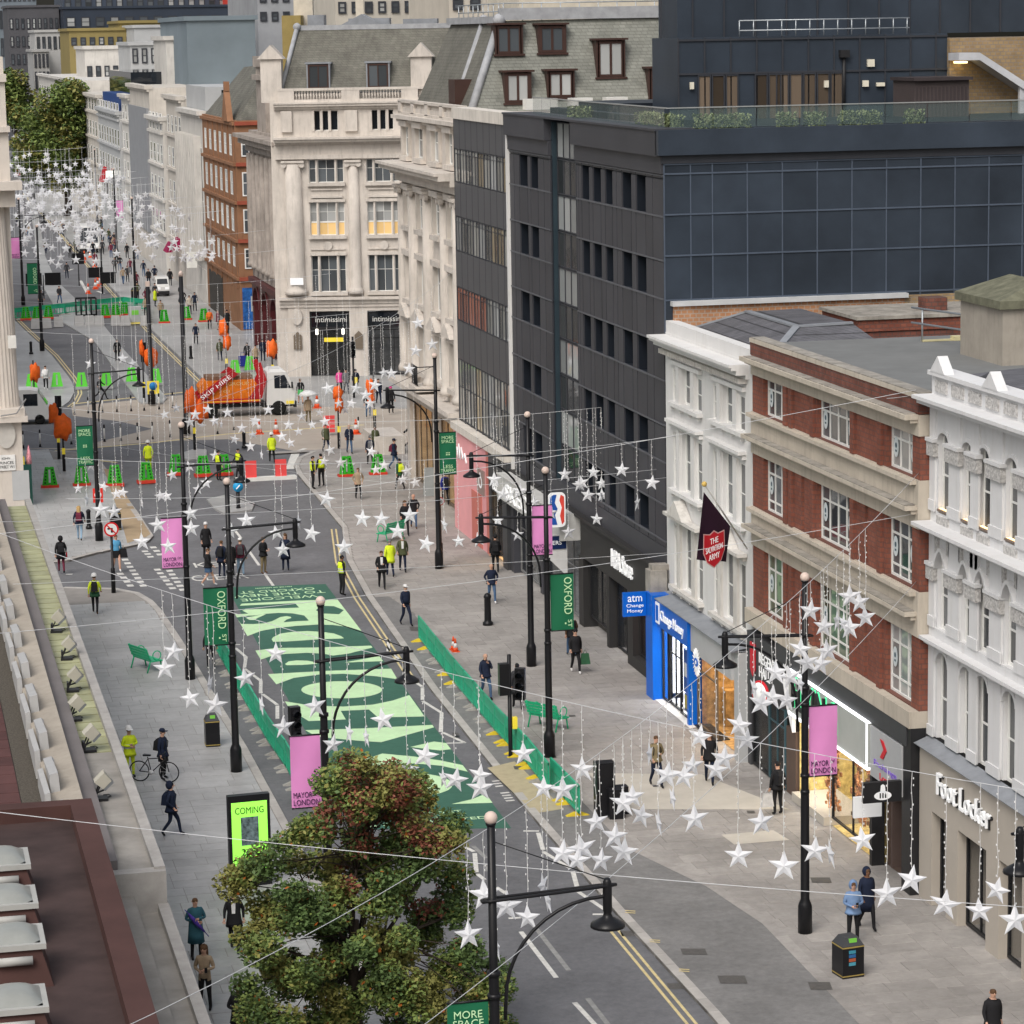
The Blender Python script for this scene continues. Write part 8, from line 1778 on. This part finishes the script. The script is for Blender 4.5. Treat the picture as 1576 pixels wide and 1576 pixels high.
b.local('frame', blk, T); b = MB(); b.hexa([(-.36,-.08,.88),(-.1,-.03,.88),(-.1,.03,.88),(-.36,.08,.88)], [(-.36,-.08,.94),(-.1,-.03,.93),(-.1,.03,.93),(-.36,.08,.94)]); b.local('saddle', blk, T); b = MB(); b.tube([(.3,-.28,1.0),(.38,-.1,1.0),(.38,.1,1.0),(.3,.28,1.0)], .015, 6); b.local('handlebar', blk, T); b = MB(); b.lathe((0,0,0), [(.09,-.01),(.09,.01)], 14); o_ = b.local('chainring', wirem, T); o_.rotation_euler = (math.pi/2,0,0); o_.location = (-.1,-.03,.32)

# far crowd along the pavements
fc_ = []
for i in range(60):
    if i < 44: y_ = rnd.uniform(255, 380); x_ = rnd.uniform(22.5, 29)
    else: y_ = rnd.uniform(270, 400); x_ = rnd.uniform(12, 20)
    fc_.append(proj((x_, y_, 0)))
for i, q in enumerate(sorted(fc_)):
    c_ = rnd.choice(('black','navy','charcoal','olive','maroon','beige','black'))
    person(q[0], q[1], rnd.choice(('walk','stand','pock')), rnd.choice((0,0,180,20,160)), c_, rnd.choice(('black','jeans','navy')), 'tiny figure in %s, %s from the left in the far crowd' % (c_, nth(i)), 'black')['group'] = 'far crowd under the stars'
# ============================================================ vehicles
tyre = mat('tyre_rubber', (.015,.015,.015), .9); rim = mat('wheel_rim', (.25,.25,.26), .5, metal=.4); wpaint = mat('white_vehicle_paint', (.66,.66,.65), .35, .05, 1); redp = mat('red_lorry_paint', (.42,.02,.025), .45, .15, 2); orp = mat('orange_skip_paint', (.70,.18,.012), .6, .3, 2, streak=.3, dirt=(.2,.06,.02))
def wheel(T, x, y, r=.5, w=.3):
    h = empty('wheel', (x, y, r)); h.parent = T; b = MB(); b.lathe((0,0,0), [(r*.55,-w/2),(r*.95,-w/2),(r,-w*.35),(r,w*.35),(r*.95,w/2),(r*.55,w/2)], 18); o = b.local('tyre', tyre, h); o.rotation_euler = (math.pi/2,0,0); b = MB(); b.lathe((0,0,0), [(r*.15,-w*.42),(r*.55,-w*.38),(r*.56,w*.38),(r*.15,w*.42)], 14); o = b.local('rim', rim, h); o.rotation_euler = (math.pi/2,0,0)
g = G(372, 642, -.1); T = empty('skip_lorry', (g.x, g.y+1.2, -.1), 'white skip lorry with red lifting arms carrying an orange skip', 'lorry', None, -.02)
for x in (-2.0, 2.5): wheel(T, x, -1.0); wheel(T, x, 1.0)
b = MB(); b.box(-3.2,3.4,-.9,.9,.55,.85); b.local('chassis', darkm, T); b = MB(); b.box(-3.0,1.3,-1.15,1.15,.95,1.2); b.local('deck', redp, T); b = MB(); b.box(-3.0,1.3,-1.17,-1.15,1.02,1.12); b.local('orange_strip', mat('amber_strip', (.8,.35,.03), .4), T)
b = MB(); b.box(-1.2,1.4,-1.12,-1.08,.55,.65); b.local('side_guard', rim, T)
b = MB(); b.hexa([(1.7,-1.15,.7),(3.55,-1.15,.7),(3.55,1.15,.7),(1.7,1.15,.7)], [(1.75,-1.12,1.75),(3.62,-1.12,1.75),(3.62,1.12,1.75),(1.75,1.12,1.75)]); b.hexa([(1.75,-1.12,1.75),(3.62,-1.12,1.75),(3.62,1.12,1.75),(1.75,1.12,1.75)], [(1.8,-1.05,2.85),(3.05,-1.05,2.85),(3.05,1.05,2.85),(1.8,1.05,2.85)]); b.hexa([(1.8,-1.05,2.85),(3.05,-1.05,2.85),(3.05,1.05,2.85),(1.8,1.05,2.85)], [(2.0,-.9,3.05),(2.8,-.9,3.05),(2.8,.9,3.05),(2.0,.9,3.05)]); cab = b.local('cab', wpaint, T)
b = MB(); b.add([(2.25,-1.13,1.8),(3.35,-1.13,1.78),(2.95,-1.085,2.65),(2.25,-1.085,2.65)], [(0,1,2,3)]); b.local('side_window', gdk, cab); b = MB(); b.box(3.5,3.68,-1.1,1.1,.5,.9); b.local('bumper', darkm, cab); b = MB(); b.box(3.35,3.45,-1.3,-1.15,1.8,2.2); b.local('mirror', darkm, cab); b = MB(); b.box(3.0,3.5,-1.2,-1.15,.75,.95); b.local('yellow_step', mat('yellow_board', (.75,.6,.05)), cab)
b = MB(); b.prism([(-2.6,-1.0,1.2+.35),(-1.9,-1.0,1.2),(.5,-1.0,1.2),(1.2,-1.0,1.2+.75),(1.2,-1.0,2.0),(.9,-1.0,2.45),(-2.3,-1.0,2.45),(-2.7,-1.0,2.0)], (0,2.0,0)); sk_ = b.local('skip', orp, T)
b = MB(); b.box(-2.2,.85,-.9,.9,2.45,2.7); b.local('skip_load', mat('rubble', (.2,.12,.08), .9, .5, 5, bump=.8), T)
b = MB(); lettering(b, 'GROUP', (-.1,-1.01,2.2), (1,0,0), (0,0,1), 1.4, .22, .004, .02); lettering(b, '01', (-.9,-1.01,1.72), (1,0,0), (0,0,1), .4, .16, .004, .02); b.local('skip_lettering', mat('cream_letters', (.7,.5,.2), .6), sk_)
for sy in (-1.1, 1.1):
    b = MB(); b.bar((-2.9,sy,1.2),(-.2,sy,3.0),.12,.42,up=(0,1,0)) if False else b.hexa([(-3.3,sy-.08,1.15),(-2.6,sy-.08,1.05),(-2.6,sy+.08,1.05),(-3.3,sy+.08,1.15)], [(-.5,sy-.08,3.1),(-.1,sy-.08,2.85),(-.1,sy+.08,2.85),(-.5,sy+.08,3.1)]); a_ = b.local('lifting_arm', redp, T)
    b = MB(); b.hexa([(.6,sy-.08,1.2),(1.4,sy-.08,1.2),(1.4,sy+.08,1.2),(.6,sy+.08,1.2)], [(1.35,sy-.08,2.5),(1.75,sy-.08,2.4),(1.75,sy+.08,2.4),(1.35,sy+.08,2.5)]); b.hexa([(1.35,sy-.08,2.5),(1.75,sy-.08,2.4),(1.75,sy+.08,2.4),(1.35,sy+.08,2.5)], [(1.05,sy-.08,3.5),(1.4,sy-.08,3.55),(1.4,sy+.08,3.55),(1.05,sy+.08,3.5)]); b.local('lifting_arm', redp, T)
b = MB(); d_ = Vector((2.6,0,1.85)).normalized(); lettering(b, 'SKIP HIRE', (-1.6,-1.2,2.03), d_, Vector((-d_.z,0,d_.x)), 2.4, .26, .004, .02); b.local('arm_lettering', litw2, T)
# van, bus, far vehicles
def van(px, py, rz, m, label, L=5.0, H=2.3, W=1.95, cat='van'):
    g = G(px, py, -.1); T = empty('parked_'+cat, (g.x, g.y, -.1), label, cat, None, rz)
    for x in (-L*.32, L*.32): wheel(T, x, -W/2+.12, .34, .24); wheel(T, x, W/2-.12, .34, .24)
    b = MB(); b.prism([(-L/2,-W/2,.35),(L/2,-W/2,.35),(L/2,-W/2,1.0),(L*.42,-W/2,1.25),(L*.3,-W/2,H*.95),(L*.2,-W/2,H),(-L/2+.1,-W/2,H),(-L/2,-W/2,H*.9)], (0,W,0)); bd = b.local('body', m, T)
    b = MB(); b.add([(L*.425,-W/2+.1,1.28),(L*.425,W/2-.1,1.28),(L*.308,W/2-.15,H*.93),(L*.308,-W/2+.15,H*.93)], [(0,1,2,3)]); b.local('windscreen', gdk, bd)
    for s in (-1, 1):
        b = MB(); b.box(L*.12,L*.3,s*(W/2)-.012,s*(W/2)+.012,1.25,H*.88); b.local('side_window', gdk, bd); b = MB(); b.box(L/2-.02,L/2+.03,s*W*.33-.2,s*W*.33+.2,.75,.98); b.local('headlight', litw2, bd)
    b = MB(); b.box(L/2-.05,L/2+.08,-W/2,W/2,.3,.62); b.local('bumper', darkm, bd); return T
van(24, 652, -.08, wpaint, 'white van nosing out from behind the stone corner')
van(135, 388, -math.pi/2, wpaint, 'white box van coming up the far road under the stars', 6.5, 3.2, 2.3)
van(32, 272, math.pi/2, mat('red_car_paint', (.4,.02,.02), .4), 'small red car far away beneath the trees', 4.3, 1.6, 1.8, 'car'); van(66, 265, math.pi/2, mat('red_car_paint', (.4,.02,.02)), 'second red car at the end of the road', 4.3, 1.6, 1.8, 'car')
van(249, 456, -math.pi/2, wpaint, 'white service buggy on the far right pavement', 2.6, 1.9, 1.25, 'buggy')
g = G(14, 520, -.1); T = empty('double_decker_bus', (g.x-.4, g.y+22, -.1), 'red double decker bus at the left edge', 'bus', None, -math.pi/2); b = MB(); b.box(-5.5,5.5,-1.25,1.25,.35,4.3); bd = b.local('body', mat('bus_red', (.5,.015,.02), .4, .08), T)
for z in (1.2, 3.0): b = MB(); b.box(5.49,5.53,-1.1,1.1,z,z+.95); b.local('front_window', gdk, bd); b = MB(); b.box(-5,5.2,1.24,1.27,z,z+.8); b.local('side_window', gdk, bd)
for x in (-3.4, 3.6): wheel(T, x, -1.05, .48); wheel(T, x, 1.05, .48)
# shop awnings and signs far down the street
for k, (px, py, w, h, col, l) in enumerate(((158,268,10,22,(.45,.02,.03),'red shop awning far down the street'),(270,375,12,18,(.28,.01,.07),'crimson shop awning on the far right side'),(258,380,10,14,(.28,.01,.07),'smaller crimson awning beside the larger one'),(182,400,14,40,(.1,.75,.4),'bright green lit shop entrance on the far right'),(170,268,14,10,(.9,.9,.85),'bright white lit sign far down the street'),(295,400,16,24,(.75,.75,.72),'white projecting sign near the terracotta building'))):
    p_ = FX(px, py, 28.9); s = p_.y/4450; T = empty('shop_awning' if k < 3 else 'shop_sign', tuple(p_), l, 'awning' if k < 3 else 'sign'); b = MB(); W_ = w*s/2; H_ = h*s/2
    if k < 3: b.hexa([(-W_,-1.6,-H_),(W_,-1.6,-H_),(W_,1.6,-H_),(-W_,1.6,-H_)], [(W_*.6,-1.6,H_),(W_,-1.6,H_),(W_,1.6,H_),(W_*.6,1.6,H_)]); b.local('canvas', mat('awning%d' % k, col, .7), T)
    else: b.box(-W_,W_,-.2,.2,-H_,H_); b.local('board', mat('far_sign%d' % k, col, .5, emit=.35 if k != 5 else 0), T)
# ============================================================ trees
bark = mat('bark', (.045,.035,.028), .9, .3, 6, bump=.4)
def leafmat(n, c): return mat(n, c, .6, .35, 2.2, orand=.0)
lm = [leafmat('leaf_green', (.15,.20,.055)), leafmat('leaf_olive', (.21,.205,.06)), leafmat('leaf_dark', (.085,.135,.045)), leafmat('leaf_red', (.2,.07,.045)), leafmat('leaf_orange', (.33,.10,.02))]
def leaves(b, c, r, n, size, mi, flat=.8):
    for _ in range(n):
        while True:
            u = Vector((rnd.uniform(-1,1), rnd.uniform(-1,1), rnd.uniform(-1,1)))
            if u.length < 1: break
        u = u*(.55+.45*u.length); p = c+Vector((u.x*r, u.y*r, u.z*r*flat)); s = size*rnd.uniform(.6,1.25)
        d = Vector((rnd.gauss(0,1), rnd.gauss(0,1), rnd.gauss(-.2,.6))).normalized(); e = d.cross(Vector((rnd.gauss(0,.5), rnd.gauss(0,.5), 1))).normalized()
        b.cur = mi; b.add([p-d*s*.5, p+e*s*.32+d*s*.05, p+d*s*.55, p-e*s*.32+d*s*.05], [(0,1,2,3)])
def tree(loc, label, H, clumps, leaf, n, size, trunk_r, colour, flat=.8):
    T = empty('street_tree', loc, label, 'tree'); w = MB(); cr = MB(); cr.sm = False
    top = Vector((0,0,H*.45)); w.tube([(0,0,0),(.06,.03,H*.15),(0,0,H*.3),(.1,.05,H*.5)], [trunk_r*1.25,trunk_r,trunk_r*.85,trunk_r*.55], 9)
    mains = []
    for c, r in clumps:
        c = Vector(c)
        if len(mains) < 13 and all((c-m[0]).length > H*.16 for m in mains) and c.z > H*.3:
            st = Vector((rnd.uniform(-.06,.06), rnd.uniform(-.06,.06), H*rnd.uniform(.24,.46))); md = st.lerp(c, .5)+Vector((rnd.uniform(-.2,.2), rnd.uniform(-.2,.2), -.04*c.length)); w.tube([st, st.lerp(md,.5)+Vector((0,0,.08)), md, c], [trunk_r*.5,trunk_r*.4,trunk_r*.28,trunk_r*.08], 7); mains.append((c, md, st))
    for c, r in clumps:
        c = Vector(c); m_ = min(mains, key=lambda m: (m[1]-c).length+.3*abs(m[1].z-c.z)); f_ = rnd.uniform(.0,.6); st = m_[1].lerp(m_[0], f_) if c.z > m_[1].z else m_[2].lerp(m_[1], .5+.5*f_)
        md = st.lerp(c, .55)+Vector((rnd.uniform(-.15,.15), rnd.uniform(-.15,.15), .05)); w.tube([st, md, c], [trunk_r*.14,trunk_r*.09,.012], 5)
        for k in range(3): q = c+Vector((rnd.uniform(-1,1), rnd.uniform(-1,1), rnd.uniform(-.5,1)))*r*.8; w.tube([md.lerp(c,.6), q], [trunk_r*.06,.006], 4)
        leaves(cr, c, r, int(n*r*r), size, 0, flat)
    # sub clumps carry their own hue
    w.local('trunk', bark, T); cr.mi = [colour(Vector(cr.v[f[0]])) for f in cr.f]; cr.local('crown', lm, T); return T
# foreground tree
base = G(548, 1652); bx, by = base.x, base.y
def fc(px, py, dy=0.0): p = FY(px, py, by+dy); return (p.x-bx, dy, p.z)
OUT = [(540,1178),(610,1184),(650,1218),(688,1262),(712,1310),(712,1345),(702,1390),(715,1450),(755,1488),(790,1512),(765,1590),(360,1590),(352,1512),(384,1470),(378,1405),(356,1350),(398,1322),(434,1292),(474,1252),(494,1204)]
def inside(x, y):
    r = False; n = len(OUT)
    for i in range(n):
        (x1, y1), (x2, y2) = OUT[i], OUT[(i+1) % n]
        if (y1 > y) != (y2 > y) and x < (x2-x1)*(y-y1)/(y2-y1)+x1: r = not r
    return r
cl = []; pts_ = []
while len(cl) < 125:
    x = rnd.uniform(355, 790); y = rnd.uniform(1180, 1590)
    if not inside(x, y): continue
    edge = min(math.hypot(x-a, y-b) for a, b in OUT); 
    if pts_ and min(math.hypot(x-a, y-b) for a, b in pts_) < 13: continue
    pts_.append((x, y)); cl.append((Vector(fc(x, y, rnd.uniform(-1.7, 1.7))), rnd.uniform(.36, .62)))
reds = [(Vector(fc(*p)), r) for p, r in (((545,1195),.45),((605,1195),.5),((515,1245),.6),((600,1250),.55),((640,1275),.55),((560,1290),.5),((665,1405),.5),((535,1350),.3))]
def fcol(p):
    for c, r in reds:
        d = Vector((p.x-c.x, 0, p.z-c.z)).length
        if d < r*rnd.uniform(.55,1.1) and rnd.random() < .6: return 3
    q = math.sin(p.x*2.1+p.z*1.7)+math.sin(p.y*2.3-p.z*1.1); t = rnd.random()
    if t < .012: return 4
    return 2 if q+rnd.gauss(0,.5) < -.5 else (1 if q+rnd.gauss(0,.5) > .6 else 0)
tree((bx, by, 0), 'red tinged street tree in the foreground below the pink banner', 7.6, cl, None, 2900, .125, .15, fcol)
# far plane trees
def ptree(pxb, pyb, boxes, label, H, size, n):
    g = G(pxb, pyb); c_ = []
    for px, py, r in boxes: p = FY(px, py, g.y); c_.append(((p.x-g.x, rnd.uniform(-3,3), p.z), r))
    tree((g.x, g.y, 0), label, H, c_, None, n, size, .5, lambda p: (1 if (math.sin(p.x*.9+p.z*.7)+rnd.gauss(0,.5)) > .3 else 0) if rnd.random() < .75 else 2)
ptree(105, 332, [(80,160,3.2),(105,145,3),(125,170,3),(60,195,3.2),(95,190,4),(130,200,3),(45,225,3),(80,230,4),(115,235,3.6),(60,262,3),(95,268,3.4),(135,255,2.6),(112,140,2.2),(40,250,2.4)], 'big olive plane tree closing the far end of the street', 15, .6, 130)
ptree(28, 265, [(20,125,3.4),(10,150,4),(30,150,3.6),(18,175,4),(35,180,3)], 'darker tree beyond the big plane tree', 20, .8, 70)
